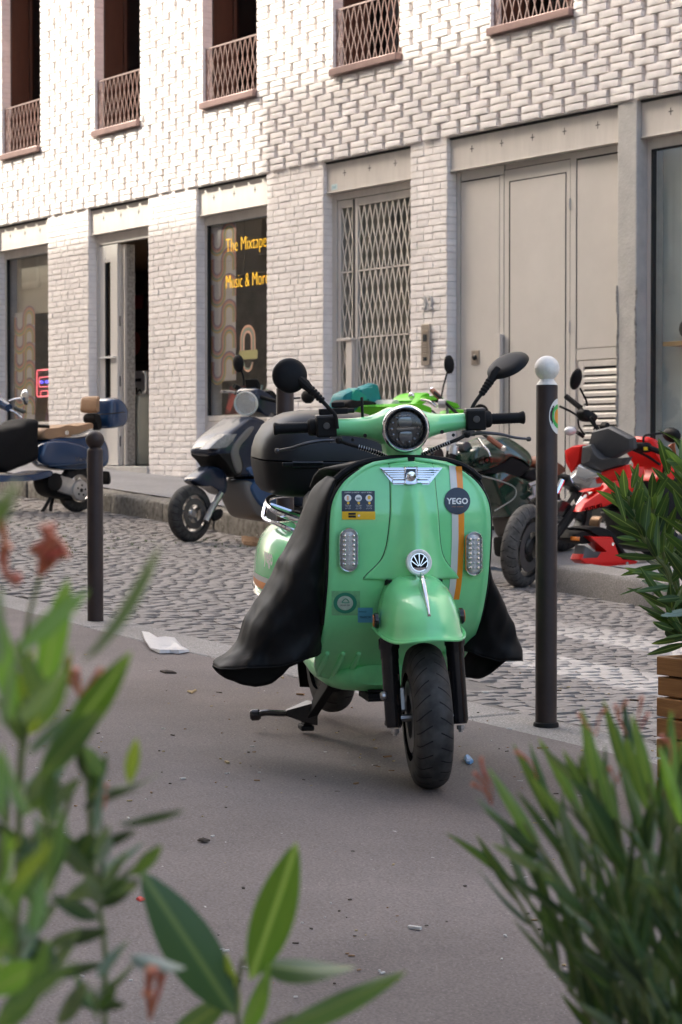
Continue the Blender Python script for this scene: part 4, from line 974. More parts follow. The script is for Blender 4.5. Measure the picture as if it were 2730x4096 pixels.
# --- leg shield surface
ZH = [.232, .25, .28, .30, .35, .42, .50, .64, .77, .82, .85, .88, .90, .925, .94, .948, .953]
HW = [.150, .205, .232, .240, .246, .248, .251, .253, .253, .247, .236, .216, .195, .155, .115, .06, .012]
ZX = [.232, .27, .33, .42, .50, .60, .77, .953]
XE = [.030, .085, .17, .265, .315, .350, .362, .345]
def hwz(z): return sinterp(ZH, HW, z)
def SH(y, z):
    h = max(hwz(z), .05); u = min(1, abs(y) / h)
    cr = interp([.23, .35, .5, .8, .953], [.03, .038, .045, .045, .018], z)
    e = sinterp(ZX, XE, z)
    lip = .010 * max(0, (u - .86) / .14) ** 2                # rolled edge stands forward a little
    return e + cr * (1 - u * u) + lip
def on_shield(px, py, e=.0):
    x = .39
    for i in range(6):
        q = hloc(px, py, x); x = SH(q.y, q.z) + e
    return Vector((x, q.y, q.z))
b = MB(); NU, NV = 30, 52
def zrow(v): return .232 + (.953 - .232) * (1 - (1 - v) ** 1.25)
b.grid(lambda u, v: (SH((u * 2 - 1) * hwz(zrow(v)), zrow(v)), (u * 2 - 1) * hwz(zrow(v)), zrow(v)), NU, NV)
b.build('leg_shield', M_mint, hero, ang=60, solid=.012)
# black rubber edging around the rim
b = MB(); pts = [(SH(hwz(zrow(k / 40)), zrow(k / 40)) - .012, -hwz(zrow(k / 40)) - .002, zrow(k / 40)) for k in range(10, 41)]
pts += [(p[0], -p[1], p[2]) for p in reversed(pts)]
b.tube(pts, .007, 6); b.build('edge_trim', M_black, hero)
# horn cover: raised panel with a ridge growing towards the bottom
CZs = [.595, .61, .63, .66, .70, .78, .85, .945]; CWs = [.152, .142, .122, .098, .085, .076, .072, .068]
def ridge(y, z):
    A = interp([.595, .63, .68, .75, .83, .92], [.064, .062, .050, .032, .016, .0], z); s = interp([.595, .66, .75, .85, .95], [.062, .048, .034, .026, .022], z)
    return A * math.exp(-(abs(y) / s) ** 2.2)
def HC(y, z): return SH(y, z) + .0035 + ridge(y, z)
b = MB(); b.grid(lambda u, v: (HC((u * 2 - 1) * sinterp(CZs, CWs, .595 + .35 * v), .595 + .35 * v), (u * 2 - 1) * sinterp(CZs, CWs, .595 + .35 * v), .595 + .35 * v), 28, 36)
b.build('horn_cover', M_mint, hero, ang=60, solid=.004)
b = MB()
for sg in (-1, 1):
    b.tube([(SH(sg * sinterp(CZs, CWs, .6 + .345 * k / 24), .6 + .345 * k / 24) + .001, sg * (sinterp(CZs, CWs, .6 + .345 * k / 24) + .0012), .6 + .345 * k / 24) for k in range(25)], .0011, 4)
b.build('panel_seam', M_seam, hero)
b = MB(); b.bx(.36, .43, -.085, .085, .555, .598); b.build('horn_opening', M_blackm, hero)
# --- decals follow the shield surface
def decal(name, m, fn, nu, nv, e=.0022):
    b = MB()
    def g(u, v):
        x, y = fn(u, v); p = on_shield(x, y, e); return p
    b.grid(g, nu, nv); return b.build(name, m, hero, ang=80)
def C2(x, y): return (1250 + x / 1.96, 1800 + y / 1.96)
ys = [122, 160, 300, 520, 700, 950, 1070, 1180]
wl_ = [1072, 1075, 1085, 1095, 1095, 1085, 1076, 1062]; wr_ = [1123, 1127, 1138, 1146, 1147, 1137, 1126, 1106]; or_ = [1172, 1176, 1183, 1192, 1190, 1180, 1168, 1150]
decal('white_stripe', mat('decal_white', (.66, .66, .64), .35, coat=.4), lambda u, v: C2(interp(ys, wl_, 122 + 1050 * v) * (1 - u) + interp(ys, wr_, 122 + 1050 * v) * u, 122 + 1050 * v), 2, 26)
decal('orange_stripe', mat('decal_orange', (.88, .29, .015), .35, coat=.4), lambda u, v: C2(interp(ys, wr_, 128 + 1044 * v) * (1 - u) + interp(ys, or_, 128 + 1044 * v) * u, 128 + 1044 * v), 2, 26, .0023)
M_navy = mat('decal_navy', (.026, .036, .060), .3, coat=.15, spec=.3); M_dw = mat('decal_lettering', (.78, .78, .76), .4)
def disc_decal(name, m, cx, cy, rx, ry, e=.0034, r0=0.):
    b = MB(); n = 32; rings = []
    for q in ([r0, .5 * (1 + r0), 1.] if r0 else [.02, .35, .7, 1.]):
        rings.append([on_shield(*C2(cx + rx * q * math.cos(2 * math.pi * k / n), cy + ry * q * math.sin(2 * math.pi * k / n)), e) for k in range(n)])
    b.loft(rings, cap0=not r0, cap1=False); return b.build(name, m, hero, ang=80)
disc_decal('round_sticker', M_navy, 1137, 400, 102, 106)
def text_decal(name, txt, m, cx, cy, w, h, e=.0042, off=.0, sp=1.):
    t = text_mb(txt, 1., 0., off, sp); xs = [v[0] for v in t.v]; yy = [v[1] for v in t.v]
    x0, x1, y0, y1 = min(xs), max(xs), min(yy), max(yy)
    t.v = [tuple(on_shield(*C2(cx + w * ((v[0] - x0) / (x1 - x0) - .5), cy - h * ((v[1] - y0) / (y1 - y0) - .5)), e)) for v in t.v]
    return t.build(name, m, hero, ang=0)
text_decal('sticker_lettering', 'YEGO', M_dw, 1137, 400, 168, 50, .0044, .035, 1.05)
text_decal('sticker_small_print', 'urban mobility', mat('decal_orange_print', (.6, .22, .05), .4), 1140, 445, 92, 9, .0044)
decal('info_sticker', M_navy, lambda u, v: C2(232 + 258 * u, 320 + 162 * v), 8, 5, .0028)
decal('info_sticker_band', mat('decal_yellow', (.85, .50, .01), .35, coat=.3), lambda u, v: C2(234 + 260 * u, 482 + 63 * v), 8, 2, .0028)
text_decal('info_print', 'COMMENT ÇA MARCHE ? - HOW IT WORKS ?', M_dw, 362, 334, 218, 13)
M_skin = mat('decal_peach', (.75, .42, .22), .4)
for k, cx in enumerate((279, 362, 445)):
    disc_decal('info_icon', M_dw, cx, 377, 27, 27, .0040)
    disc_decal('info_dot', mat('decal_yellow', (.85, .50, .01), .35), cx + 3, 416, 10, 10, .0040)
    for j, (t_, w_) in enumerate((('Télécharge', 48), ('notre app', 40), ('pour rouler', 46))): text_decal('info_print', t_, M_dw, cx + 2, 434 + j * 13, w_, 8)
decal('icon_figure', M_skin, lambda u, v: C2(272 + 14 * u, 360 + 34 * v), 1, 2, .0050)
decal('icon_figure', mat('decal_grey', (.25, .27, .28), .4), lambda u, v: C2(345 + 34 * u, 372 + 16 * v), 2, 1, .0050)
disc_decal('icon_figure', mat('decal_yellow', (.85, .50, .01), .35), 446, 372, 13, 15, .0050)
decal('store_badge', M_blackg, lambda u, v: C2(284 + 58 * u, 492 + 16 * v), 3, 1, .0042); decal('store_badge', M_blackg, lambda u, v: C2(284 + 58 * u, 514 + 16 * v), 3, 1, .0042)
disc_decal('info_dot', M_dw, 366, 514, 9, 9, .0042)
# clear square with the round green emissions sticker, small blue sticker
M_tape = mat('yellowed_tape', (.20, .52, .25), .35, var=.25, vscale=40)
decal('tape_square', M_tape, lambda u, v: C2(152 + 222 * u, 1106 + 190 * v), 5, 4, .0018)
disc_decal('vignette_ring', mat('vignette_green', (.03, .26, .16), .4), 258, 1200, 92, 82, .0030)
disc_decal('vignette_face', mat('vignette_pale', (.50, .62, .52), .4, var=.15, vscale=50), 258, 1200, 62, 56, .0038)
b = MB(); pts = [C2(232 + 60 * k / 12, 1195 - 28 * math.sin(math.pi * k / 12)) for k in range(13)]; b.tube([on_shield(*p, .0046) for p in pts] + [on_shield(*C2(262, 1198), .0046), on_shield(*C2(232, 1195), .0046)], .0014, 4); b.build('vignette_car', mat('vignette_green', (.03, .26, .16), .4), hero)
text_decal('vignette_print', 'FD-641-ZM', M_blackm, 258, 1218, 70, 12, .0046)
decal('blue_sticker', mat('sticker_blue', (.10, .40, .58), .4), lambda u, v: C2(358 + 116 * u, 1237 + 116 * v), 4, 3, .0026)
text_decal('blue_print', 'FRANCE', M_blackm, 395, 1268, 60, 12, .0034); text_decal('blue_print', 'Y064SCW', M_blackm, 415, 1311, 90, 18, .0034)
# --- indicators in chrome bezels
def indicator(cx, cy, hw, hh):
    c = on_shield(*C2(cx, cy)); 
    def ring(k, sx, e): 
        out = []
        for j in range(28):
            a = 2 * math.pi * j / 28; q = (math.cos(a), math.sin(a)); st = hh - hw
            x = cx + hw * sx * q[0]; y = cy + math.copysign(st, q[1]) * (1 if abs(q[1]) > .02 else 0) + hw * sx * q[1]
            out.append(on_shield(*C2(x, y), e))
        return out
    b = MB(); b.loft([ring(0, 1., .001), ring(1, .99, .014), ring(2, .86, .020), ring(3, .72, .016), ring(4, .70, .010)], cap0=False, cap1=False); ind = b.build('indicator', M_chrome, hero, ang=50)
    b = MB(); b.loft([ring(0, .72, .011), ring(1, .5, .017), ring(2, .1, .020)], cap0=False); b.build('lens', M_lens, ind, ang=60)
    for col in (-1, 0, 1):
        for r_ in range(7):
            p = on_shield(*C2(cx + col * hw * .42, cy + (r_ - 3) * hh * .205), .020); q = MB(); q.ball(p, .0052 if col else .0036, 8, 5); q.build('led', M_chrome if col else M_lens, ind)
indicator(288, 785, 84, 180); indicator(1270, 812, 73, 180)
# --- chrome wing emblem
b = MB()
def C3(x, y, e): return on_shield(*C2(x, y), e)
for sg in (-1, 1):
    for k in range(6):
        y0 = 143 + k * 17.5; y1 = y0 + 14; xi = 775 + sg * 50; xo = 775 + sg * (238 - k * 21) ; xo2 = 775 + sg * (226 - k * 21)
        if k == 5: y0 += 6; y1 = y0 + 22; xo = 775 + sg * 150; xo2 = xo
        vs = [C3(xi, y0, .006), C3(xo, y0, .006), C3(xo2, y1, .006), C3(xi, y1, .006)]
        vt = [C3(xi, y0 + 3, .014), C3(xo - sg * 6, y0 + 3, .013), C3(xo2 - sg * 6, y1 - 3, .013), C3(xi, y1 - 3, .014)]
        b.add(vs + vt, [(0, 1, 5, 4), (1, 2, 6, 5), (2, 3, 7, 6), (3, 0, 4, 7), (4, 5, 6, 7)])
    vs = [C3(775 + sg * 45, 138, .0055), C3(775 + sg * 246, 138, .0055), C3(775 + sg * 140, 270, .0055), C3(775 + sg * 45, 270, .0055)]; b.add(vs, [(0, 1, 2, 3)])
em = b.build('wing_emblem', M_chrome, hero, ang=20)
b = MB(); o_ = [C3(775 + 56 * x, 200 + 74 * y, .006) for x, y in ((-1, -1), (1, -1), (1, .85), (.6, 1), (-.6, 1), (-1, .85))]; o2 = [C3(775 + 50 * x, 200 + 68 * y, .018) for x, y in ((-1, -1), (1, -1), (1, .85), (.6, 1), (-.6, 1), (-1, .85))]
o3 = [C3(775 + 42 * x, 198 + 60 * y, .016) for x, y in ((-1, -1), (1, -1), (1, .85), (.6, 1), (-.6, 1), (-1, .85))]
b.loft([o_, o2, o3]); b.build('emblem_frame', M_chrome, em, ang=20)
b = MB(); p = C3(775, 206, .018); b.add([C3(738, 148, .0185), C3(812, 148, .0185), C3(812, 205, .0185), C3(738, 205, .0185)], [(0, 1, 2, 3)]); b.build('emblem_window', M_blackg, em)
b = MB(); b.lathe([(.016, 0), (.015, .004), (.008, .005), (.007, .011), (.002, .012)], p, (1, 0, 0), 18); b.build('emblem_boss', M_chrome, em)
# --- horn badge: white ring and fan grille
pb_ = hloc(1250 + 845 / 1.96, 1800 + 885 / 1.96, .475); pb_ = Vector((HC(pb_.y, pb_.z) + .002, pb_.y, pb_.z)); nrm = Vector((1, .02, .16)).normalized()
b = MB(); b.lathe([(.040, -.008), (.040, .003), (.036, .006), (.029, .005), (.029, -.004)], pb_, nrm, 32, cap=False); bd = b.build('horn_badge', mat('white_enamel', (.80, .79, .80), .2, coat=.5), hero)
b = MB(); b.lathe([(.0295, 0), (.0295, .001)], pb_ - nrm * .002, nrm, 28); b.build('badge_dark', M_blackm, bd)
b = MB(); u_, w_, d_ = frame_from(nrm)
up = (Vector((0, 0, 1)) - nrm * nrm.z).normalized(); sd = up.cross(nrm)
base = pb_ - up * .014
for k in range(5):
    a = R(-52 + 26 * k); dr_ = up * math.cos(a) + sd * math.sin(a); L = .041 - .010 * abs(math.sin(a))
    b.loft([[base + dr_ * t + sd * math.cos(a) * w * q - up * math.sin(a) * w * q + nrm * (.001 + (.003 if j else 0)) for (q, j) in ((-1, 0), (1, 0), (.6, 1), (-.6, 1))] for t, w in ((.004, .0014), (L, .0026))])
b.lathe([(.029, 0), (.028, .004), (.0255, .004), (.025, 0)], pb_, nrm, 28, cap=False)
b.box(pb_ - up * .021 + nrm * .001, (.005, .046, .012)); b.build('badge_fan', M_chrome, bd)
# --- front fork, wheel and mudguard, turned slightly to the rider's left
P0, P1 = Vector((.235, 0, 1.05)), Vector((.555, 0, .20)); axs = (P0 - P1).normalized(); STA = R(-9)
ST = Matrix.Translation(P1) @ Matrix.Rotation(STA, 4, axs) @ Matrix.Translation(-P1)
M_ty = tyre_mat('tyre_front', .215, 30, 16., base=(.03, .029, .028), w=.118)
fwh = make_wheel(hero, (XF, 0, .215), .215, .118, .130, M_ty, mat('rim_dark', (.05, .05, .052), .4, metal=.4), 5, True, ST, -1)
for sg in (-1, 1):
    y = sg * .098; b = MB()
    b.lathe([(.021, 0), (.026, .012), (.026, .20), (.0275, .205), (.0275, .23), (.031, .235), (.031, .262), (.024, .268)], (.60, y, .185) , Vector((-.22, 0, .975)), 16)
    b.xf(ST); fk = b.build('fork_leg', M_blackg, hero)
b = MB()
b.tube([(.545, -.098, .43), (.525, -.097, .51)], .014, 10); b.xf(ST); b.build('fork_tube', M_steel, hero)
b = MB(); b.tube([(.545, .098, .43), (.525, .097, .51)], .014, 10); b.xf(ST); b.build('fork_tube', M_steel, hero)
b = MB()
for sg in (-1, 1): b.lathe([(.012, 0), (.012, .012), (.007, .013), (.007, .02)], (.612, sg * .098, .183), (.2, 0, -1), 8)
b.tube([(.60, -.115, .212), (.60, .115, .212)], .011, 8); b.xf(ST); b.build('axle', M_steel, hero)
b = MB(); b.box((.565, -.075, .262), (.05, .034, .075), (0, R(-13), 0)); b.lathe([(.013, 0), (.013, .02)], (.59, -.115, .28), (0, -1, 0), 10); b.xf(ST); b.build('brake_caliper', M_steel, hero, bevel=.006)
# mudguard from slices
FZ = [.462, .468, .485, .505, .520, .535, .550, .570, .588, .602, .612, .616]; FXF = [.778, .772, .762, .752, .742, .728, .712, .682, .640, .590, .53, .47]; FWd = [.128, .123, .119, .116, .112, .108, .103, .096, .084, .068, .048, .02]
b = MB(); rings = []
for k in range(26):
    z = FZ[0] + (FZ[-1] - FZ[0]) * k / 25; xf = sinterp(FZ, FXF, z); w = sinterp(FZ, FWd, z); xb = .40; ring_ = []
    for j in range(29):
        a = -math.pi / 2 + math.pi * j / 28; c = max(0, math.cos(a))
        wavy = .006 * math.cos(a * 4) * max(0, 1 - k / 4)
        ring_.append((xb + (xf - xb) * c ** .62, w * math.copysign(abs(math.sin(a)) ** .82, math.sin(a)), z + wavy * .8 - .012 * (1 - c) * max(0, 1 - k / 12) + .0045 * math.exp(-(a / .10) ** 2) * (1 if k > 2 else 0)))
    rings.append(ring_)
b.loft(rings, cap0=False, cap1=False, closed=False)
b.xf(ST); fd = b.build('mudguard', M_mint, hero, ang=60, solid=.005)
b = MB(); b.tube([Vector(p) for p in rings[0]], .0045, 6); b.xf(ST); b.build('mudguard_lip', M_mintd, fd)
b = MB()      # inner dark well
b.loft([[(.42, -w, z), (.62, -w * .8, z), (.62, w * .8, z), (.42, w, z)] for z, w in ((.47, .09), (.54, .05))]); b.xf(ST); b.build('inner_guard', M_blackm, hero)
b = MB()      # chrome fin on the crest
pr = [(.555, .604), (.585, .640), (.605, .632), (.63, .598), (.69, .560), (.735, .528), (.70, .545), (.64, .575), (.60, .592)]
crest = [(.575, .606, .004, .034), (.61, .594, .014, .044), (.65, .578, .015, .030), (.695, .556, .012, .016), (.735, .528, .007, .010)]
b.loft([[Vector((x, -w, z - .006)), Vector((x, w, z - .006)), Vector((x + .004, w * .35, z + h)), Vector((x + .004, -w * .35, z + h))] for x, z, w, h in crest]); b.xf(ST); b.build('crest', M_chrome, fd, bevel=.002)
for sg in (-1, 1):
    b = MB(); b.lathe([(.024, 0), (.024, .010), (.019, .014)], (.50, sg * .122, .492), (0, sg, 0), 16); b.xf(ST); rf = b.build('side_reflector', M_blackg, fd)
    b = MB(); b.lathe([(.0185, .0142), (.0185, .016)], (.50, sg * .122, .492), (0, sg, 0), 16); b.xf(ST); b.build('reflector_lens', M_orange, rf)
# --- headset, headlight, controls
b = MB(); rings = []
for k in range(33):
    y = -.215 + .43 * k / 32; ay = abs(y)
    rz = sinterp([0, .04, .08, .12, .16, .215], [.068, .064, .043, .032, .028, .026], ay); rx = sinterp([0, .06, .12, .215], [.085, .07, .04, .026], ay); zc = 1.052 + sinterp([0, .08, .215], [-.006, .0, .008], ay)
    rings.append([(.215 + rx * .3 + rx * math.cos(t), y, zc + rz * math.sin(t)) for t in [2 * math.pi * j / 20 for j in range(20)]])
b.loft(rings); b.xf(ST); b.build('headset', M_mint, hero, ang=60)
b = MB(); b.loft([[(x0 + rx * math.cos(t), rz * math.sin(t), z) for t in [2 * math.pi * j / 20 for j in range(20)]] for z, x0, rx, rz in ((1.03, .235, .075, .07), (.985, .25, .065, .062), (.955, .265, .07, .066), (.93, .275, .07, .07))]); b.xf(ST); b.build('steering_neck', M_mint, hero, ang=60)
b = MB()
for sg in (-1, 1): b.lathe([(.006, 0), (.0062, .003)], (.30, sg * .118, 1.034), (.9, sg * .3, -.2), 10); b.lathe([(.005, 0), (.0052, .003)], (.285, sg * .155, 1.022), (.9, sg * .3, -.2), 10)
b.xf(ST); b.build('screw_hole', M_seam, hero)
hc = Vector((.335, 0, 1.052)); hn = Vector((1, 0, .0)).normalized()
b = MB(); b.lathe([(.0655, -.03), (.071, .0), (.0735, .022), (.072, .034), (.066, .040), (.062, .036), (.058, .016)], hc, hn, 40, cap=False); b.xf(ST); hl = b.build('headlight', M_chrome, hero, ang=50)
b = MB(); b.lathe([(.061, .030), (.055, .014), (.050, .010)], hc, hn, 36, cap=False); b.xf(ST); b.build('inner_ring', M_blackg, hl, ang=50)
b = MB(); b.lathe([(.051, .006), (.051, .007)], hc, hn, 32); b.xf(ST); b.build('reflector', mat('lamp_dark', (.055, .058, .062), .22, metal=.6), hl)
b = MB()
for zz in (.020, -.024):
    b.loft([[hc + Vector((xx, q[0], zz + q[1])) for q in rrect(0, 0, w, h, 4, 16)] for xx, w, h in ((.006, .022, .017), (.018, .020, .015), (.019, .016, .011))])
b.bx(hc.x + .007, hc.x + .016, hc.y - .026, hc.y + .026, hc.z - .004, hc.z + .003); b.bx(hc.x + .007, hc.x + .012, hc.y - .02, hc.y + .02, hc.z + .038, hc.z + .042)
b.xf(ST); b.build('projector', mat('projector', (.16, .17, .18), .12, metal=.7), hl)
b = MB(); rings = []
for q in range(7):
    rr = .059 * math.sin(R(90) * (1 - q / 6.5)); rings.append([hc + Vector((.020 + .014 * math.sin(R(90) * q / 6.5), rr * math.cos(t), rr * math.sin(t))) for t in [2 * math.pi * j / 32 for j in range(32)]])
b.loft(rings, cap0=False); b.xf(ST); b.build('lamp_glass', glass_mat('lamp_glass', (.92, .94, .95)), hl, ang=70)
b = MB()      # LED pods around the projectors
for t in range(14):
    a = 2 * math.pi * t / 14; b.ball(hc + Vector((.010, .042 * math.cos(a), .042 * math.sin(a))), .0055, 8, 5)
b.xf(ST); b.build('led_ring', mat('led_smoke', (.22, .22, .23), .2, metal=.8), hl)
def grp(sg):
    b = MB(); y0, y1 = sg * .262, sg * .388
    prof = [(.0175, 0), (.0215, .004), (.0215, .012), (.0165, .016)] + [(.0165 + (.0012 if k % 2 else 0), .02 + k * .0045) for k in range(22)] + [(.020, .122), (.021, .126), (.017, .130)]
    b.lathe(prof, (.215 + .0, y0, 1.062), (0, sg, 0), 18); b.xf(ST); return b.build('grip', M_black, hero, ang=30)
grp(-1); grp(1)
for sg in (-1, 1):
    b = MB(); b.box((.235, sg * .232, 1.062), (.062, .062, .062)); b.lathe([(.026, 0), (.027, .02), (.024, .032)], (.218, sg * .255, 1.062), (0, sg, 0), 16)
    b.xf(ST); sw = b.build('switch_housing', M_blackm, hero, bevel=.006)
    b = MB(); b.box((.235, sg * .232, 1.095), (.056, .060, .008)); b.lathe([(.011, 0), (.011, .004)], (.2655, sg * .232, 1.066), (1, 0, 0), 14); b.xf(ST); b.build('reservoir_cap', mat('cap_grey', (.06, .06, .06), .3), sw, bevel=.002)
    lv = catmull([(.275, sg * .205, 1.022), (.292, sg * .25, 1.024), (.300, sg * .30, 1.018), (.298, sg * .345, 1.006), (.292, sg * .385, 1.0)], 5)
    b = MB(); b.tube(lv, [.0105 - .004 * k / len(lv) for k in range(len(lv))], 8, flat=.6); b.ball((.292, sg * .388, .999), .0085, 10, 6); b.box((.268, sg * .205, 1.024), (.04, .035, .018)); b.xf(ST); b.build('brake_lever', mat('lever_grey', (.09, .09, .095), .3, metal=.8), hero)
    # cable with spring sleeve running down to the neck
    cb = catmull([(.285, sg * .195, 1.020), (.30, sg * .165, 1.008), (.305, sg * .11, .990), (.295, sg * .055, .965), (.28, sg * .03, .94)], 8)
    b = MB(); b.tube(cb, .0058, 7); b.ball((.288, sg * .198, 1.021), .011, 10, 6); b.xf(ST); b.build('brake_cable', M_blackm, hero)
    b = MB()
    for k in range(12, 26):
        p = cb[k]; t_ = (cb[k + 1] - cb[k - 1]).normalized(); b.lathe([(.0075, -.0012), (.0075, .0012)], p, t_, 8)
    b.xf(ST); b.build('cable_spring', M_steel, hero)
    # rubber cover by the bar clamp: phone-holder style block on the rider's right
b = MB(); b.box((.22, -.205, 1.108), (.03, .09, .018)); b.box((.215, -.115, 1.113), (.02, .008, .07), (0, 0, R(-12))); b.box((.215, -.19, 1.128), (.02, .04, .016)); b.tube([(.22, -.25, 1.108), (.22, -.14, 1.108)], .008, 8); b.xf(ST); b.build('phone_holder', M_blackm, hero, bevel=.003)
# mirrors
def mirror(stalk, c, n, rad, th, major=None, ratio=1.):
    c = Vector(c); n = Vector(n).normalized(); up_ = Vector(major).normalized() if major else (Vector((0, 0, 1)) - n * n.z).normalized(); s_ = up_.cross(n)
    b = MB(); rings = []
    for k in range(9):
        a = math.pi * k / 8; rr = max(.03, math.sin(a)) ** .6; h = -math.cos(a)
        rings.append([c + n * (h * th * (1 if h > 0 else .45)) + (up_ * math.cos(t) * rad + s_ * math.sin(t) * rad * ratio) * rr for t in [2 * math.pi * j / 28 for j in range(28)]])
    b.loft(rings); mr = b.build('mirror', M_black, hero, ang=60)
    b = MB(); st_ = catmull(stalk, 6); b.tube(st_, .0062, 8)
    e = st_[-1]; d = (st_[-1] - st_[-2]).normalized()
    for k in range(5): b.lathe([(.013 - .0008 * k, -.0055), (.015 - .0008 * k, 0), (.0125 - .0008 * k, .0045)], e - d * (.006 + .011 * k), d, 12)
    b.loft([[e + d * t + (frame_from(d)[0] * math.cos(a) + frame_from(d)[1] * math.sin(a)) * r_ for a in [2 * math.pi * j / 10 for j in range(10)]] for t, r_ in ((-.005, .012), (.02, .017), (.045, .014))])
    b.build('mirror_stalk', M_blackm, mr)
def HL(px, py, x): return hloc(px * 1.7411, py * 1.7411, x)
mirror([HL(775, 985, .25), HL(771, 955, .25), HL(758, 940, .245), HL(735, 915, .235), HL(712, 893, .225)], HL(666, 863, .20), (.97, -.1, .1), .0545, .024)
mj = (HL(1211, 815, .15) - HL(1125, 868, .15))
mirror([HL(1084, 985, .20), HL(1083, 950, .20), HL(1090, 928, .195), HL(1110, 900, .185), HL(1128, 873, .18)], HL(1168, 841, .16), (.30, -.52, .82), mj.length / 2, .021, mj, .95)
# --- belly, floor, ribs
b = MB(); rings = []
for x, w, z0, z1 in ((.16, .12, .235, .30), (.10, .165, .205, .315), (0., .185, .19, .32), (-.15, .19, .195, .315), (-.32, .18, .22, .31), (-.40, .15, .25, .31)):
    rings.append([(x, yy, zz) for yy, zz in rrect(0, (z0 + z1) / 2, w, (z1 - z0) / 2, 3., 24)])
b.loft(rings); b.build('floor_pan', M_mintd, hero, ang=60)
for sg in (-1, 1):
    for k in range(3):
        y = sg * (.215 - k * .048); pts = []
        for z in (.345, .325, .30, .275, .258): pts.append((SH(y, z) + .004, y, z))
        b = MB(); b.tube(pts, [.006, .0095, .010, .009, .006], 8); b.ball(pts[0], .0085, 8, 6); b.build('grip_rib', M_mint, hero)
b = MB(); b.bx(.0, .12, -.06, .12, .175, .20)
for k in range(3): b.bx(.11, .125, -.06, .13, .178 + .014 * k, .184 + .014 * k)
b.build('under_grille', M_blackm, hero)
# --- centre stand
b = MB()
for sg in (-1, 1):
    leg = [(-.14, sg * .10, .25), (-.20, sg * .115, .17), (-.29, sg * .14, .075), (-.345, sg * .152, .018)]
    b.loft([[Vector(p) + Vector((dx, dy, 0)) for dx, dy in ((-w, -.016), (w, -.016), (w, .016), (-w, .016))] for p, w in zip(leg, (.05, .045, .03, .022))])
    b.box((-.345, sg * .152, .012), (.06, .045, .018))
b.tube([(-.14, -.13, .25), (-.14, .13, .25)], .016, 8)
st_ = b.build('centre_stand', M_blackm, hero, bevel=.004)
b = MB(); b.tube(catmull([(-.30, -.15, .085), (-.34, -.22, .062), (-.37, -.285, .060), (-.385, -.315, .052)], 6), .011, 8); b.lathe([(.014, 0), (.020, .008), (.020, .03), (.014, .036)], (-.385, -.30, .052), (-.25, -.95, -.08), 12); b.loft([[(-.27, -.13, .03), (-.31, -.16, .03), (-.31, -.16, .11), (-.27, -.13, .11)], [(-.32, -.225, .055), (-.335, -.225, .055), (-.335, -.225, .075), (-.32, -.225, .075)]]); b.build('stand_lever', M_blackg, st_)
b = MB(); b.box((-.30, .165, .085), (.05, .03, .03)); b.build('stand_stop', M_blackm, st_, bevel=.004)
# --- rear wheel and hugger, bodywork, seat, rack, top case
rw = make_wheel(hero, (XR, 0, .225), .213, .118, .130, tyre_mat('tyre_rear', .213, 20, 5., w=.118), mat('rim_grey', (.22, .21, .20), .35, metal=.7), 10, False)
b = MB(); b.lathe([(.105, -.03), (.118, -.02), (.118, .02), (.105, .03)], (XR, 0, .225), (0, 1, 0), 28); b.build('hub_motor', M_blackm, hero)
b = MB()
for sg in (-1, 1): b.loft([[(-.30, sg * .085, z0), (-.30, sg * .075, z0), (-.30, sg * .075, z0 + .07), (-.30, sg * .085, z0 + .07)] for z0 in (.24,)] + [[(-.66, sg * .085, .20), (-.66, sg * .075, .20), (-.66, sg * .075, .26), (-.66, sg * .085, .26)]])
b.build('swing_arm', M_blackm, hero)
b = MB(); rings = []
for k in range(12):
    a = R(70 + 150 * k / 11); rr = .245; rings.append([(XR + rr * math.cos(a) * q, y, .225 + rr * math.sin(a) * q) for y, q in ((-.075, .86), (-.07, .98), (0, 1.02), (.07, .98), (.075, .86))])
b.loft(rings, False, False, closed=False); b.build('rear_guard', M_blackm, hero, solid=.004)
b = MB(); b.loft([[(x, yy, zz) for yy, zz in rrect(0, (z0 + z1) / 2, w, (z1 - z0) / 2, 3., 20)] for x, w, z0, z1 in ((.06, .10, .28, .62), (-.05, .16, .27, .68), (-.2, .19, .28, .71), (-.45, .19, .36, .71), (-.75, .15, .42, .68), (-.88, .08, .48, .62))]); b.build('tail_body', M_mint, hero, ang=60)
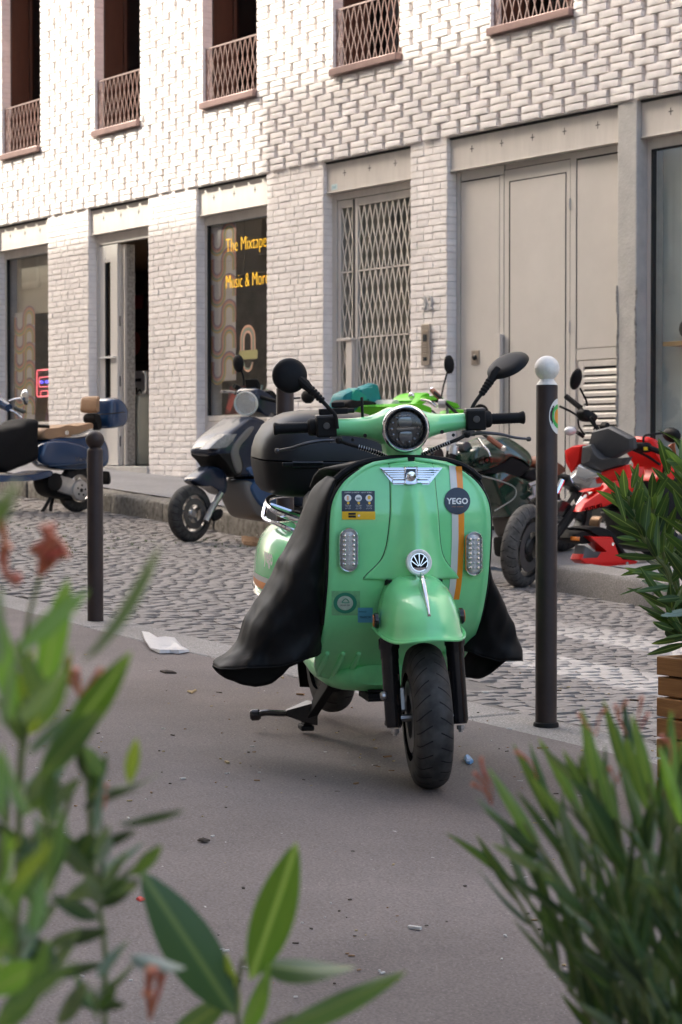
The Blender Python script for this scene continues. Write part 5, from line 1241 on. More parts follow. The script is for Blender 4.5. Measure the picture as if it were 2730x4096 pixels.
for sg in (-1, 1):
    b = MB(); rings = []
    for k in range(15):
        t = k / 14; x = -.22 - .68 * t; s_ = math.sin(math.pi * (t * .92 + .04)) ** .55
        rings.append([(x, sg * (.165 + .108 * s_ * max(0, math.cos(a)) ** .7), .50 + (.185 * s_) * math.sin(a) + .01 * t) for a in [R(-90 + 180 * j / 14) for j in range(15)]])
    b.loft(rings, closed=False); cw_ = b.build('side_cowl', M_mint, hero, ang=60)
    b = MB(); b.tube([(-.23 - .66 * t / 20, sg * (.275 * 1.0 if False else (.168 + .108 * (math.sin(math.pi * (t / 20 * .92 + .04)) ** .55) * math.cos(R(-20)) ** .7)), .50 + .185 * (math.sin(math.pi * (t / 20 * .92 + .04)) ** .55) * math.sin(R(-20))) for t in range(21)], .008, 6); b.build('cowl_trim', M_chrome, cw_)
    b = MB()
    for (a0, a1, mi) in ((-12, -4, 0), (-4, 2, 1)):
        b.m = mi; b.grid(lambda u, v: ((lambda x, s_, a: (x, sg * (.167 + .109 * s_ * max(0, math.cos(a)) ** .7), .50 + .185 * s_ * math.sin(a) + .0))( -.24 - .5 * u, math.sin(math.pi * ((.02 + .5 * u) / .68 * .92 + .04)) ** .55, R(a0 + (a1 - a0) * v))), 14, 2)
    b.build('cowl_stripe', [MATS['decal_orange'], MATS['decal_white']], cw_, ang=80)
    t_ = text_mb('yego', .07, 0, .003); t_.v = [(-.40 - sg * v[0] * 1.0 if sg > 0 else -.40 + v[0], sg * (.277), .585 + v[1]) for v in t_.v]; t_.build('cowl_lettering', M_dw, cw_, ang=0)
b = MB(); rings = []
for x, w, z0, z1 in ((.02, .08, .70, .75), (-.03, .13, .685, .785), (-.12, .15, .68, .81), (-.3, .155, .68, .80), (-.45, .15, .69, .82), (-.58, .12, .70, .80)): rings.append([(x, yy, zz) for yy, zz in rrect(0, (z0 + z1) / 2, w, (z1 - z0) / 2, 3., 20)])
b.loft(rings); b.build('seat', mat('seat_vinyl', (.02, .02, .021), .55, bump=.2, bscale=250), hero, ang=60)
b = MB()
for sg in (-1, 1):
    b.tube(catmull([(-.45, sg * .16, .70), (-.5, sg * .225, .725), (-.62, sg * .235, .745), (-.8, sg * .18, .755), (-.92, sg * .06, .755), (-.95, 0, .755)], 5), .0095, 8)
    b.tube(catmull([(-.40, sg * .155, .655), (-.46, sg * .235, .690), (-.60, sg * .25, .70), (-.66, sg * .23, .745)], 5), .0085, 8)
    b.tube([(-.6, sg * .23, .745), (-.6, sg * .1, .70)], .008, 6)
b.build('luggage_rack', M_chrome, hero)
b = MB(); rings = []
for z, hx, hy in ((.768, .14, .185), (.778, .175, .215), (.80, .195, .232), (.86, .205, .246), (.893, .208, .250)):
    rings.append([(xx, yy, z) for xx, yy in rrect(-.76, 0, hx, hy, 4.2, 36)])
b.loft(rings); tc_ = b.build('top_case', M_case, hero, ang=50)
b = MB(); rings = []
for z, hx, hy in ((.898, .209, .252), (.93, .207, .250), (.97, .197, .238), (1.01, .178, .215), (1.035, .152, .185), (1.054, .115, .145), (1.064, .07, .09), (1.066, .02, .03)):
    rings.append([(xx, yy, z) for xx, yy in rrect(-.76, 0, hx, hy, 3.6, 36)])
b.loft(rings); b.build('case_lid', M_cased, tc_, ang=50)
b = MB()
for yc, wd in ((-.11, .055), (.12, .055)): b.loft([[(-.552 + dx, yc + q * wd, z) for dx, z in ((0, .872), (.006, .876), (.006, .895), (0, .899))] for q in (-1, 1)], closed=True)
b.bx(-.556, -.546, -.20, .20, .880, .8935); b.build('case_latch', M_blackg, tc_, bevel=.002)
b = MB(); b.loft([[(-.67, -.215, .985), (-.69, -.226, .955), (-.72, -.222, .965), (-.71, -.203, 1.003)]]); b.v = []; b.f = []; b.mi = []
b.grid(lambda u, v: (lambda q: (q[0], q[1], q[2]))((-.615 - .09 * u, -.226 + .03 * v + .012 * (1 - u) , .965 + .045 * v)), 3, 3); b.build('red_reflector', mat('red_reflector', (.42, .05, .05), .25), tc_)
# --- waxed leg cover hanging either side, its folds and hem
def ridged(v): return 1 - 2 * abs(math.sin(v))
def bag(sg, Z, OUT, INN, XB, XFR, name, seed):
    """open-bottomed cover: front panel ends at a hem, the back panel hangs lower"""
    b = MB(); rings = []; n = 64; K = 56; rz = list(reversed(Z)); zt = Z[0]
    tipz = Z[max(range(len(Z)), key=lambda i: abs(OUT[i]))]
    for k in range(K + 1):
        ring_ = []
        for j in range(n):
            t = 2 * math.pi * j / n; c, s_ = math.cos(t), math.sin(t); o = c * sg                  # o: +1 at the outer edge, -1 at the shield
            mid = 1 - abs(o) ** 2.2
            zh = tipz + (.02 * mid + .045 * max(0, -o)) if s_ > 0 else tipz - .085 * mid ** .8 + .03 * max(0, -o) ** 2
            z = zt + (zh - zt) * k / K; zq = max(z, tipz)
            yo, yi, xb, xf = (sinterp(rz, list(reversed(q)), zq) for q in (OUT, INN, XB, XFR))
            cy, hy, cx_, hx = (yo + yi) / 2, abs(yo - yi) / 2, (xb + xf) / 2, (xf - xb) / 2
            tuck = max(0, (tipz - z) / .09)
            y = cy + hy * (1 - .10 * tuck) * math.copysign(abs(c) ** .85, c); x = cx_ + hx * math.copysign(abs(s_) ** .75, s_)
            g = k / K; amp = .012 * min(1, hy / .06) * (.35 + .65 * g)
            u = (y - yi) * 30 * sg
            wv = amp * (ridged(u * .55 + z * 5 + seed + .8 * math.sin(z * 9 + seed)) * .8 + ridged(u * .35 - z * 11 + seed * 2) * .7 + .5 * vnoise(x * 14 + seed, y * 17, z * 16) + .38 * ridged(u * 1.1 + z * 21 + seed + math.sin(u * .8)) * (.3 + g) + .28 * ridged(u * 2.1 - z * 13 + seed * 3))
            ring_.append((x + wv * (1 if s_ > 0 else -.6) * abs(s_) ** .5, y + wv * .35 * sg * abs(c), z + wv * .25))
        rings.append(ring_)
    b.loft(rings, cap1=False); o = b.build(name, M_fab, hero, ang=60, solid=.0025)
    hem = MB(); hem.tube([Vector(p) for p in rings[-1]], .0018, 5, loop=True); hem.build('hem', M_blackm, o); return o
ZL_ = [.90, .86, .80, .70, .60, .50, .42, .365, .335, .305, .285, .262, .24, .222]
bag(-1, ZL_, [-.235, -.262, -.285, -.322, -.372, -.428, -.468, -.492, -.528, -.560, -.553, -.515, -.46, -.40], [-.215, -.225, -.23, -.235, -.235, -.23, -.225, -.23, -.235, -.24, -.25, -.27, -.30, -.345], [.22, .14, .10, .05, .02, .0, -.02, -.02, -.03, -.02, .0, .02, .06, .10], [.335, .34, .345, .345, .34, .33, .31, .30, .30, .295, .27, .25, .235, .22], 'leg_cover', 1.3)
bag(1, ZL_, [.235, .255, .260, .272, .29, .345, .392, .408, .416, .422, .418, .40, .36, .32], [.215, .225, .23, .235, .235, .235, .23, .22, .22, .22, .225, .24, .27, .30], [.22, .14, .10, .05, .02, .0, -.02, -.02, -.03, -.02, .0, .02, .06, .10], [.335, .34, .345, .345, .34, .325, .31, .30, .30, .295, .27, .25, .235, .22], 'leg_cover', 4.1)
b = MB(); b.loft([[(x, -.235, z), (x + .02, -.1, z + .03), (x + .03, 0, z + .045), (x + .02, .1, z + .03), (x, .235, z)] for x, z in ((.30, .915), (.24, .935), (.05, .90), (-.05, .80))], False, False, closed=False)
b.build('apron_top', M_fab, hero, ang=70, solid=.006, sub=1)
b = MB(); b.tube([(SH(0, .95) - .03 - .0 * abs(y), y, .944 + .017 * (1 - (y / .25) ** 2) - .07 * (abs(y) / .25) ** 4) for y in [-.23 + .46 * k / 20 for k in range(21)]], .010, 8); b.build('apron_collar', M_fab, hero)
# ================================================================ other vehicles
class Veh:
    def __init__(s, name, label, cat, contact, head, cx, zrear=None, wb=1.3, lean=0.):
        """contact: world point of a wheel contact, at local x=cx ; head: heading in the XY plane"""
        h = Vector((head[0], head[1], 0)).normalized(); l = Vector((-h.y, h.x, 0))
        O = Vector((contact[0], contact[1], 0)) - h * cx
        fa, ra = O + h * (wb / 2), O - h * (wb / 2); zf, zr = gz(fa.x, fa.y), gz(ra.x, ra.y)
        X = (h * wb + Vector((0, 0, zf - zr))).normalized(); Z = X.cross(l).normalized()
        if lean: Rm = Matrix.Rotation(lean, 3, X); l = Rm @ l; Z = Rm @ Z
        s.M = Matrix.Translation((O.x, O.y, (zf + zr) / 2)) @ Matrix((X, l, Z)).transposed().to_4x4(); s.I = s.M.inverted()
        s.e = empty(name, (0, 0, 0), 0, label, cat); s.e.matrix_world = s.M
    def _r(s, px, py): r, fy = ray(px, py); return s.I @ Vector((0, 0, CZ)), s.I.to_3x3() @ r
    def P(s, px, py, y=0.): c, d = s._r(px, py); return c + d * ((y - c.y) / d.y)
    def Q(s, px, py, x): c, d = s._r(px, py); return c + d * ((x - c.x) / d.x)
    def pil(s, name, m, pts, w, y=None, parent=None, y0=None, shrink=.88, ang=50, wf=None, n=3, smooth=True):
        """side outline in photo pixels, seen on the plane y ; body from -w (or y0) to w, edges rounded"""
        sym = y0 is None
        q = [s.P(a, b_, 0. if sym else (w if y is None else y)) for a, b_ in pts]
        if sym:                  # the outline seen is that of the whole width: take the far and near sides off its length
            mx, mn = max(p.x for p in q), min(p.x for p in q); c_, d_ = s._r(*pts[0]); k_ = abs(d_.x / d_.y) * w * .5; Ex = (mx - mn) / 2; f_ = max(.3, 1 - k_ / max(Ex, .01))
            q = [Vector(((mx + mn) / 2 + (p.x - (mx + mn) / 2) * f_, p.y, p.z)) for p in q]
        if smooth: q = catmull(q, n, True)
        lo = -w if y0 is None else y0; c = sum(q, Vector()) / len(q); b = MB(); rings = []
        f2 = (1 - shrink) / .3
        for t, k in ((t_, 1 - (1 - k__) * f2) for t_, k__ in ((0, .70), (.035, .84), (.11, .94), (.25, .985), (.5, 1.), (.75, .985), (.89, .94), (.965, .84), (1, .70))):
            yy = lo + (w - lo) * t; ring_ = []
            for p in q:
                f = wf(p.x, p.z) if wf else 1.
                ring_.append((c.x + (p.x - c.x) * k, yy * f, c.z + (p.z - c.z) * k))
            rings.append(ring_)
        b.loft(rings); return b.build(name, m, parent or s.e, ang=ang)
    def tube(s, name, m, pts, r, y=0., parent=None, n=8, sm=5, flat=1.):
        q = [s.P(*p[:2], p[2] if len(p) > 2 else y) for p in pts]
        if sm: q = catmull(q, sm)
        rr = r if not isinstance(r, (list, tuple)) else [interp([0, .5, 1] if len(r) == 3 else [0, 1], list(r), i / (len(q) - 1)) for i in range(len(q))]
        b = MB(); b.tube(q, rr, n, flat=flat); return b.build(name, m, parent or s.e)
    def blob(s, name, m, px, py, y, rad, parent=None, n=16):
        b = MB(); b.ball(s.P(px, py, y), 1., n, 10, rad); return b.build(name, m, parent or s.e, ang=60)
def A4(x, y): return (600 + x / 2.412, 1380 + y / 2.412)
def A5(x, y): return (x / 3.015, 1550 + y / 3.015)
def A6(x, y): return (1900 + x / 1.889, 1380 + y / 1.889)
def A7(x, y): return (1650 + x / 2.613, 1500 + y / 2.613)
def A8(x, y): return (1200 + x / 2.09, 1500 + y / 2.09)
def L_(f, *pts): return [f(*p) for p in pts]
M_rimblk = mat('rim_black', (.03, .03, .03), .4, metal=.3)
# ---------------------------------------------------------------- dark blue step-through scooter
M_dblue = mat('midnight_paint', (.016, .024, .046), .26, coat=.25, rvar=.04, spec=.35); M_greyp = mat('grey_trim', (.16, .145, .135), .5)
v = Veh('blue_scooter', 'dark midnight blue scooter with a round white headlight parked nose out below the neon window', 'scooter', on_g(768, 2168)[:2], (.22, -.975), .66, wb=1.32)
STv = Matrix.Translation((.6, 0, .25)) @ Matrix.Rotation(R(4), 4, Vector((-.4, 0, .9)).normalized()) @ Matrix.Translation((-.6, 0, -.25))
make_wheel(v.e, (.66, 0, .237), .237, .12, .155, tyre_mat('tyre_b', .237, 24, 5., w=.12), mat('rim_silver', (.35, .34, .33), .35, metal=.8), 5, True, STv, 1)
make_wheel(v.e, (-.66, 0, .237), .237, .12, .155, MATS.get('tyb') or tyre_mat('tyre_c', .237, 24, 5., w=.12), M_rimblk, 5, False)
nose = lambda x, z: max(.25, min(1., (1.02 - x) / .42)) if x > .5 else 1.
v.pil('front_apron', M_dblue, L_(A4, (435, 1040), (510, 930), (620, 840), (760, 750), (880, 685), (1010, 700), (1072, 740), (1020, 860), (965, 960), (935, 1060), (925, 1200), (880, 1262), (720, 1275), (640, 1200), (560, 1120), (480, 1085)), .17, y=.06, wf=nose)
v.pil('nose_underside', M_blackm, L_(A4, (450, 1060), (560, 1040), (760, 1030), (840, 1130), (800, 1250), (700, 1265), (620, 1190), (540, 1120)), .172, y=.07, wf=nose)
v.pil('leg_trim', M_greyp, L_(A4, (1015, 790), (960, 800), (850, 920), (800, 1010), (800, 1100), (850, 1235), (890, 1220), (880, 1130), (855, 1040), (880, 960), (950, 880)), .188, y=.188, y0=.12)
v.pil('position_lamp', mat('smoked_lens', (.30, .30, .30), .15, spec=.4, var=.3, vscale=40), L_(A4, (550, 1006), (640, 920), (720, 860), (845, 850), (800, 930), (740, 990), (650, 1005)), .172, y=.16, y0=.06, smooth=False)
v.pil('front_guard', M_dblue, L_(A4, (345, 1318), (400, 1255), (480, 1200), (570, 1165), (660, 1190), (715, 1260), (725, 1370), (680, 1440), (600, 1400), (520, 1365), (440, 1368)), .085, y=.05)
v.tube('fork', M_steel, [A4(690, 1430), A4(610, 1560), A4(540, 1700)], .028, .085)
v.pil('brake_caliper', M_blackm, L_(A4, (600, 1620), (680, 1580), (690, 1650), (620, 1700)), .12, y=.1, y0=.07)
v.pil('floor_tunnel', M_greyp, L_(A4, (725, 1330), (800, 1322), (880, 1430), (1000, 1545), (1100, 1580), (1260, 1590), (1400, 1590), (1400, 1700), (1260, 1705), (1000, 1690), (860, 1665), (790, 1580), (730, 1460)), .17, y=.17)
v.pil('floor_mat', M_blackm, L_(A4, (810, 1300), (930, 1240), (960, 1350), (1010, 1500), (1120, 1570), (1000, 1540), (880, 1420)), .172, y=.17)
v.pil('seat_base', M_dblue, L_(A4, (1150, 1200), (1300, 1080), (1600, 1040), (1900, 1080), (1900, 1350), (1500, 1500), (1250, 1560)), .17, y=.17)
v.pil('seat', M_blackm, L_(A4, (1200, 1080), (1350, 1010), (1700, 960), (1900, 980), (1880, 1060), (1600, 1070), (1300, 1110)), .15, y=.15)
v.pil('rain_cover', mat('blue_tarp', (.035, .085, .19), .5, bump=.6, bscale=10), L_(A4, (935, 1190), (1000, 1160), (1100, 1120), (1240, 1100), (1260, 1400), (1240, 1575), (1100, 1575), (1020, 1480), (980, 1370), (1060, 1260), (1000, 1265)), .19, y=.19, y0=-.12)
v.pil('headlight_shell', M_dblue, L_(A4, (870, 470), (910, 420), (1000, 440), (1130, 490), (1205, 530), (1215, 690), (1100, 660), (1050, 700), (930, 640), (880, 560)), .12, y=.03)
hq = v.P(*A4(965, 560), .0); hd = (v.M.to_3x3().transposed() @ (Vector((0, 0, CZ)) - v.M @ hq)).normalized(); hd = (hd + Vector((.5, .0, 0))).normalized(); hq = hq + hd * .10
b = MB(); b.lathe([(.07, -.05), (.098, -.01), (.106, .03), (.102, .045), (.094, .046), (.088, .03)], hq, hd, 28, cap=False); hlv = b.build('headlight', mat('lamp_white', (.74, .74, .70), .2, coat=.6), v.e, ang=50)
b = MB(); b.lathe([(.09, .03), (.075, -.005), (.04, -.03), (.01, -.035)], hq, hd, 24); b.build('reflector', mat('lamp_silver', (.85, .85, .83), .16, metal=.8, bump=.5, bscale=40), hlv, ang=50)
b = MB(); b.lathe([(.093, .040), (.07, .056), (.035, .064), (.01, .066)], hq, hd, 24, cap=True); b.build('lens', glass_mat('lamp_glass', (.92, .94, .95)), hlv, ang=60)
b = MB(); b.ball(hq + hd * .005, .02, 10, 6); b.build('bulb', M_lens, hlv)
v.pil('screen', M_blackm, L_(A4, (1000, 455), (1080, 440), (1190, 500), (1195, 540), (1120, 520), (1040, 490)), .12, y=.03)
v.pil('dash_visor', M_blackm, L_(A4, (945, 335), (1000, 350), (1040, 380), (1035, 440), (980, 445)), .07, y=.03)
v.tube('brake_lever', M_chrome, [A4(690, 452), A4(760, 448), A4(830, 462)], .011, -.25)
v.tube('grip', M_blackm, [A4(815, 395), A4(880, 430), A4(930, 450)], .022, -.18, sm=0)
v.tube('brake_lever', M_blackm, [A4(820, 480), A4(850, 440), A4(920, 420)], .008, -.15)
v.tube('handlebar', M_blackm, [(*A4(940, 440), -.12), (*A4(1060, 500), .1), (*A4(1300, 560), .34)], .018, 0)
ms = v.tube('mirror_stalk', M_blackm, [A4(907, 395), A4(905, 320), A4(885, 250), A4(865, 210)], .008, -.12)
b = MB(); b.ball((0, 0, 0), 1, 14, 8, (.035, .058, .078)); b.v = [tuple(Vector(p) + v.P(*A4(855, 178), -.12)) for p in b.v]; b.build('mirror', M_blackm, ms, ang=60)
ms = v.tube('mirror_stalk', M_blackm, [A4(1380, 515), A4(1450, 510)], .008, .3)
b = MB(); b.ball((0, 0, 0), 1, 14, 8, (.035, .075, .06)); b.v = [tuple(Vector(p) + v.P(*A4(1525, 500), .3)) for p in b.v]; b.build('mirror', M_blackm, ms, ang=60)
# ---------------------------------------------------------------- blue classic scooter on the left
M_vblue = mat('navy_paint', (.014, .046, .115), .2, coat=.4, rvar=.04); M_tan = mat('tan_leather', (.34, .205, .115), .6, var=.12, vscale=14, bump=.15, bscale=120)
v = Veh('blue_classic_scooter', 'navy blue rounded scooter with tan seat and matching top case parked at the left kerb', 'scooter', (-18.75, 9.95), (.22, -.975), -.64, wb=1.3)
make_wheel(v.e, (-.64, 0, .235), .235, .11, .14, tyre_mat('tyre_d', .235, 24, 5., w=.11), M_steel, 5, False)
make_wheel(v.e, (.66, 0, .235), .235, .11, .14, tyre_mat('tyre_e', .235, 24, 5., w=.11), M_steel, 5, False)
v.pil('body', M_vblue, L_(A5, (400, 640), (520, 600), (840, 598), (1050, 565), (1180, 600), (1260, 720), (1275, 880), (1220, 960), (1040, 985), (760, 1000), (560, 985), (440, 930), (400, 820)), .16, y=.16, shrink=.9)
v.pil('side_cowl', M_vblue, L_(A5, (520, 760), (560, 670), (680, 640), (840, 650), (1000, 690), (1150, 760), (1240, 860), (1200, 905), (1050, 920), (700, 945), (560, 930), (510, 850)), .225, y=.225, y0=.10, shrink=.8)
v.tube('cowl_trim', mat('trim_blue', (.05, .09, .16), .25), [A5(600, 945), A5(820, 930), A5(1050, 912), A5(1230, 890)], .006, .225)
t_ = text_mb('Vespa', .06, .002, .0); cL = v.P(*A5(1010, 862), .232); t_.v = [(cL.x - v_[0] * 1.5, .232, cL.z + v_[1] + .12 * v_[0]) for v_ in t_.v]; t_.build('lettering', M_chrome, v.e, ang=0)
v.pil('seat', M_tan, L_(A5, (330, 600), (360, 500), (560, 482), (700, 448), (840, 462), (1050, 430), (1085, 470), (1050, 515), (840, 588), (600, 606), (400, 628)), .15, y=.15, shrink=.92)
b = MB(); b.lathe([(.026, 0), (.024, .006), (.012, .008)], v.P(*A5(805, 545), .152), (0, 1, 0), 16); b.build('seat_badge', M_chrome, v.e)
v.tube('grab_rail', M_chrome, [A5(860, 580), A5(960, 565), A5(1060, 520), A5(1120, 500)], [.007, .016, .008], .16)
v.pil('case_bracket', M_blackm, L_(A5, (1040, 330), (1150, 320), (1200, 500), (1110, 505), (1090, 430), (1040, 400)), .09, y=.09)
tcv = v.pil('top_case', M_vblue, L_(A5, (1150, 300), (1160, 185), (1200, 132), (1330, 126), (1430, 172), (1490, 240), (1515, 300), (1500, 420), (1455, 468), (1380, 486), (1200, 495), (1165, 470), (1142, 380)), .15, y=.17, shrink=.72)
v.tube('case_seam', M_blackg, [A5(1150, 325), A5(1300, 318), A5(1505, 296)], .005, .152, parent=tcv)
v.pil('backrest', M_tan, L_(A5, (1015, 285), (1022, 190), (1060, 118), (1120, 108), (1160, 125), (1145, 295), (1080, 303)), .12, y=.12, shrink=.86, parent=tcv)
v.tube('case_light', mat('red_lamp', (.5, .03, .02), .3), [A5(1405, 148), A5(1435, 165)], .018, .02, parent=tcv, sm=0)
v.pil('engine_arm', M_alu, L_(A5, (700, 1075), (780, 1070), (920, 1130), (905, 1290), (860, 1300), (680, 1225)), .13, y=.13, y0=.06, shrink=.92)
b = MB(); b.lathe([(.085, 0), (.09, .012), (.07, .02)], v.P(*A5(660, 1140), .14), (0, 1, 0), 24); b.build('engine_cover', M_blackm, v.e)
hbv = v.P(*A5(965, 1240), .13); b = MB(); b.lathe([(.10, -.03), (.105, 0), (.095, .02), (.08, .026), (.02, .026)], hbv, (0, 1, 0), 28); hb_ = b.build('hub_cover', M_alu, v.e, ang=40)
for k in range(5):
    a = 2 * math.pi * k / 5 + .4; b = MB(); b.lathe([(.011, 0), (.011, .003)], hbv + Vector((.05 * math.cos(a), .026, .05 * math.sin(a))), (0, 1, 0), 10); b.build('hub_bolt', M_blackm, hb_)
b = MB(); b.lathe([(.02, 0), (.02, .004)], hbv + Vector((0, .026, 0)), (0, 1, 0), 14); b.build('hub_nut', M_blackg, hb_)
v.pil('crankcase', M_blackm, L_(A5, (430, 1090), (600, 1040), (700, 1060), (740, 1230), (1000, 1300), (900, 1350), (600, 1330), (460, 1250)), .1, y=.1)
v.tube('stand', M_blackm, [A5(610, 1330), A5(560, 1420), A5(510, 1500)], .018, .1, sm=0); v.tube('stand', M_blackm, [A5(640, 1340), A5(620, 1420), A5(610, 1510)], .018, -.05, sm=0)
v.pil('mudflap', M_blackm, L_(A5, (1245, 1010), (1290, 1050), (1318, 1120), (1290, 1165), (1240, 1150)), .06, y=.03)
v.pil('tail_lamp', M_chrome, L_(A5, (1240, 825), (1285, 818), (1288, 845), (1245, 850)), .05, y=.03)
v.pil('floorboard', M_vblue, L_(A5, (-700, 1050), (0, 1055), (330, 1040), (560, 1000), (590, 1060), (470, 1100), (200, 1135), (-700, 1140)), .19, y=.19)
v.pil('leg_shield', M_vblue, L_(A5, (-620, 160), (-540, 200), (-520, 620), (-460, 900), (-380, 1050), (-480, 1060), (-580, 900), (-640, 560)), .21, y=.1)
v.pil('leg_cover', mat('black_canvas', (.010, .010, .011), .7, bump=.6, bscale=12, spec=.12), L_(A5, (-420, 560), (-150, 500), (0, 470), (150, 448), (250, 390), (410, 388), (415, 480), (410, 640), (420, 850), (300, 925), (100, 985), (-100, 1030), (-400, 900)), .21, y=.23, shrink=.74)
v.tube('cover_strap', M_blackm, [A5(395, 450), A5(480, 465), A5(590, 470)], .018, .18)
v.pil('front_guard', M_vblue, L_(A5, (-700, 1100), (-560, 1020), (-420, 1040), (-350, 1130), (-360, 1250), (-690, 1250)), .09, y=.06)
v.tube('headset', M_vblue, [(*A5(-180, 120), -.05), (*A5(20, 195), .16), (*A5(110, 245), .28)], [.07, .05, .04], 0)
v.tube('grip', mat('grip_grey', (.05, .055, .05), .6), [(*A5(180, 245), .31), (*A5(300, 298), .42)], .02, 0, sm=0)
v.tube('brake_lever', M_chrome, [(*A5(120, 268), .28), (*A5(200, 310), .33), (*A5(268, 368), .38)], .009, 0)
ms = v.tube('mirror_stalk', M_chrome, [(*A5(110, 165), .26), (*A5(180, 140), .29), (*A5(250, 130), .32)], .008, 0)
b = MB(); b.lathe([(.03, -.03), (.07, -.005), (.076, .012), (.07, .016), (.02, .017)], v.P(*A5(300, 118), .34), (-.8, .3, .1), 24); b.build('mirror', M_chrome, ms, ang=50)
# ---------------------------------------------------------------- green electric motorbike
M_bgreen = mat('racing_green', (.012, .045, .028), .18, coat=.8, rvar=.04); M_cream = mat('pinstripe', (.45, .45, .40), .4); M_brown = mat('brown_leather', (.23, .075, .04), .5, var=.1, vscale=14)
v = Veh('green_motorbike', 'dark green motorbike with brown grips and seat behind the mint scooter', 'motorbike', (-12.45, 9.5), (0, -1), .66, wb=1.34)
make_wheel(v.e, (.66, 0, .30), .30, .12, .215, tyre_mat('tyre_f', .30, 30, 6., w=.12), M_rimblk, 6, True); make_wheel(v.e, (-.68, 0, .30), .30, .13, .215, tyre_mat('tyre_g', .30, 30, 6., w=.13), M_rimblk, 6, False)
tank = v.pil('tank', M_bgreen, L_(A7, (440, 930), (470, 790), (640, 700), (830, 640), (960, 668), (1150, 780), (1212, 870), (1185, 950), (1100, 890), (960, 850), (900, 860), (830, 905), (620, 1005), (500, 1000)), .15, y=.12, shrink=.86)
v.pil('frame_cover', M_blackm, L_(A7, (560, 1020), (830, 905), (900, 862), (960, 852), (1185, 950), (1120, 1010), (1030, 1065), (850, 1030), (680, 1040)), .14, y=.14)
v.pil('side_panel', M_bgreen, L_(A7, (660, 1050), (760, 1005), (850, 1010), (1080, 1070), (1190, 1130), (1205, 1300), (1060, 1390), (880, 1490), (820, 1430), (700, 1200)), .15, y=.14)
v.tube('pinstripe', M_cream, [A7(690, 1045), A7(860, 1090), A7(1030, 1150), A7(1085, 1210), A7(1060, 1290), A7(960, 1360), A7(860, 1420)], .0045, .152)
v.tube('pinstripe', M_cream, [A7(700, 755), A7(860, 735), A7(1000, 765), A7(1140, 815), A7(1170, 800), A7(1100, 760)], .0045, .135)
for txt, pt, sz in (('SUPER', (688, 893), .05), ('SOCO', (695, 923), .066)):
    t_ = text_mb(txt, sz, .001, 0, 1.05); cL = v.P(*A7(*pt), .152); t_.v = [(cL.x - v_[0] * 1.2, .154, cL.z + v_[1] + .18 * v_[0]) for v_ in t_.v]; t_.build('lettering', M_cream, tank, ang=0)
v.pil('seat', M_brown, L_(A7, (1185, 950), (1215, 860), (1300, 868), (1500, 930), (1560, 1000), (1400, 1060), (1290, 1030)), .12, y=.1)
v.pil('subframe', M_blackm, L_(A7, (1030, 1070), (1180, 970), (1320, 1050), (1600, 1060), (1560, 1120), (1300, 1130), (1180, 1120)), .1, y=.1)
mc = v.pil('motor_cover', mat('bronze_cover', (.085, .072, .065), .45, metal=.3), L_(A7, (870, 1495), (1000, 1420), (1190, 1310), (1240, 1400), (1235, 1560), (1150, 1690), (1040, 1730), (940, 1690), (900, 1600)), .13, y=.13)
cc_ = v.P(*A7(1090, 1600), .135); b = MB(); b.lathe([(.088, 0), (.08, .004)], cc_, (0, 1, 0), 28); b.build('cover_opening', M_blackg, mc)
for p, q in (((1075, 1520), (1180, 1590)), ((1100, 1670), (1170, 1610))): v.tube('cover_arm', M_steel, [A7(*p), A7(*q)], .014, .15, parent=mc, sm=0)
for p in ((1075, 1520), (1085, 1590), (1100, 1670)):
    b = MB(); b.lathe([(.014, 0), (.012, .008)], v.P(*A7(*p), .155), (0, 1, 0), 12); b.build('cover_bolt', M_chrome, mc)
v.pil('battery_box', M_blackm, L_(A7, (900, 1700), (1060, 1730), (1050, 1800), (960, 1900), (900, 1880)), .1, y=.1)
for p, q in (((1215, 1155), (1310, 1120)), ((1215, 1300), (1310, 1240)), ((1250, 1430), (1310, 1390))): v.tube('foot_peg', M_steel, [A7(*p), A7(*q)], .018, .17, sm=0)
v.pil('number_plate', mat('plate_grey', (.5, .5, .5), .5), L_(A7, (1265, 1165), (1320, 1150), (1320, 1250), (1270, 1260)), .19, y=.19, y0=.17, smooth=False)
hb1, hb2 = v.P(*A7(232, 180), -.34), v.P(*A7(880, 715), .34)
b = MB(); b.tube(catmull([hb1, hb1 * .65 + hb2 * .35 + Vector((0, 0, -.02)), hb1 * .35 + hb2 * .65 + Vector((0, 0, -.02)), hb2], 5), .012, 8); b.build('handlebar', M_blackm, v.e)
v.tube('grip', M_brown, [(*A7(208, 158), -.40), (*A7(288, 238), -.30)], .021, 0, sm=0); v.tube('grip', M_brown, [(*A7(798, 658), .29), (*A7(945, 762), .41)], .021, 0, sm=0)
v.tube('grip_end', M_chrome, [(*A7(203, 152), -.41), (*A7(212, 162), -.395)], .0215, 0, sm=0); v.tube('grip_end', M_chrome, [(*A7(940, 758), .405), (*A7(965, 776), .425)], .0215, 0, sm=0)
v.tube('brake_lever', M_chrome, [(*A7(690, 665), .24), (*A7(740, 740), .28), (*A7(790, 790), .32), (*A7(815, 850), .35)], [.012, .009, .007], 0)
v.tube('brake_lever', M_chrome, [(*A7(90, 258), -.36), (*A7(170, 275), -.30), (*A7(250, 330), -.25)], [.008, .011, .012], 0)
v.tube('clutch_body', M_alu, [(*A7(280, 300), -.24), (*A7(350, 300), -.2)], .035, 0, sm=0)
ms = v.tube('mirror_stalk', M_blackm, [(*A7(300, 250), -.27), (*A7(325, 120), -.30), (*A7(358, 0), -.33), (*A7(372, -60), -.34)], .007, 0)
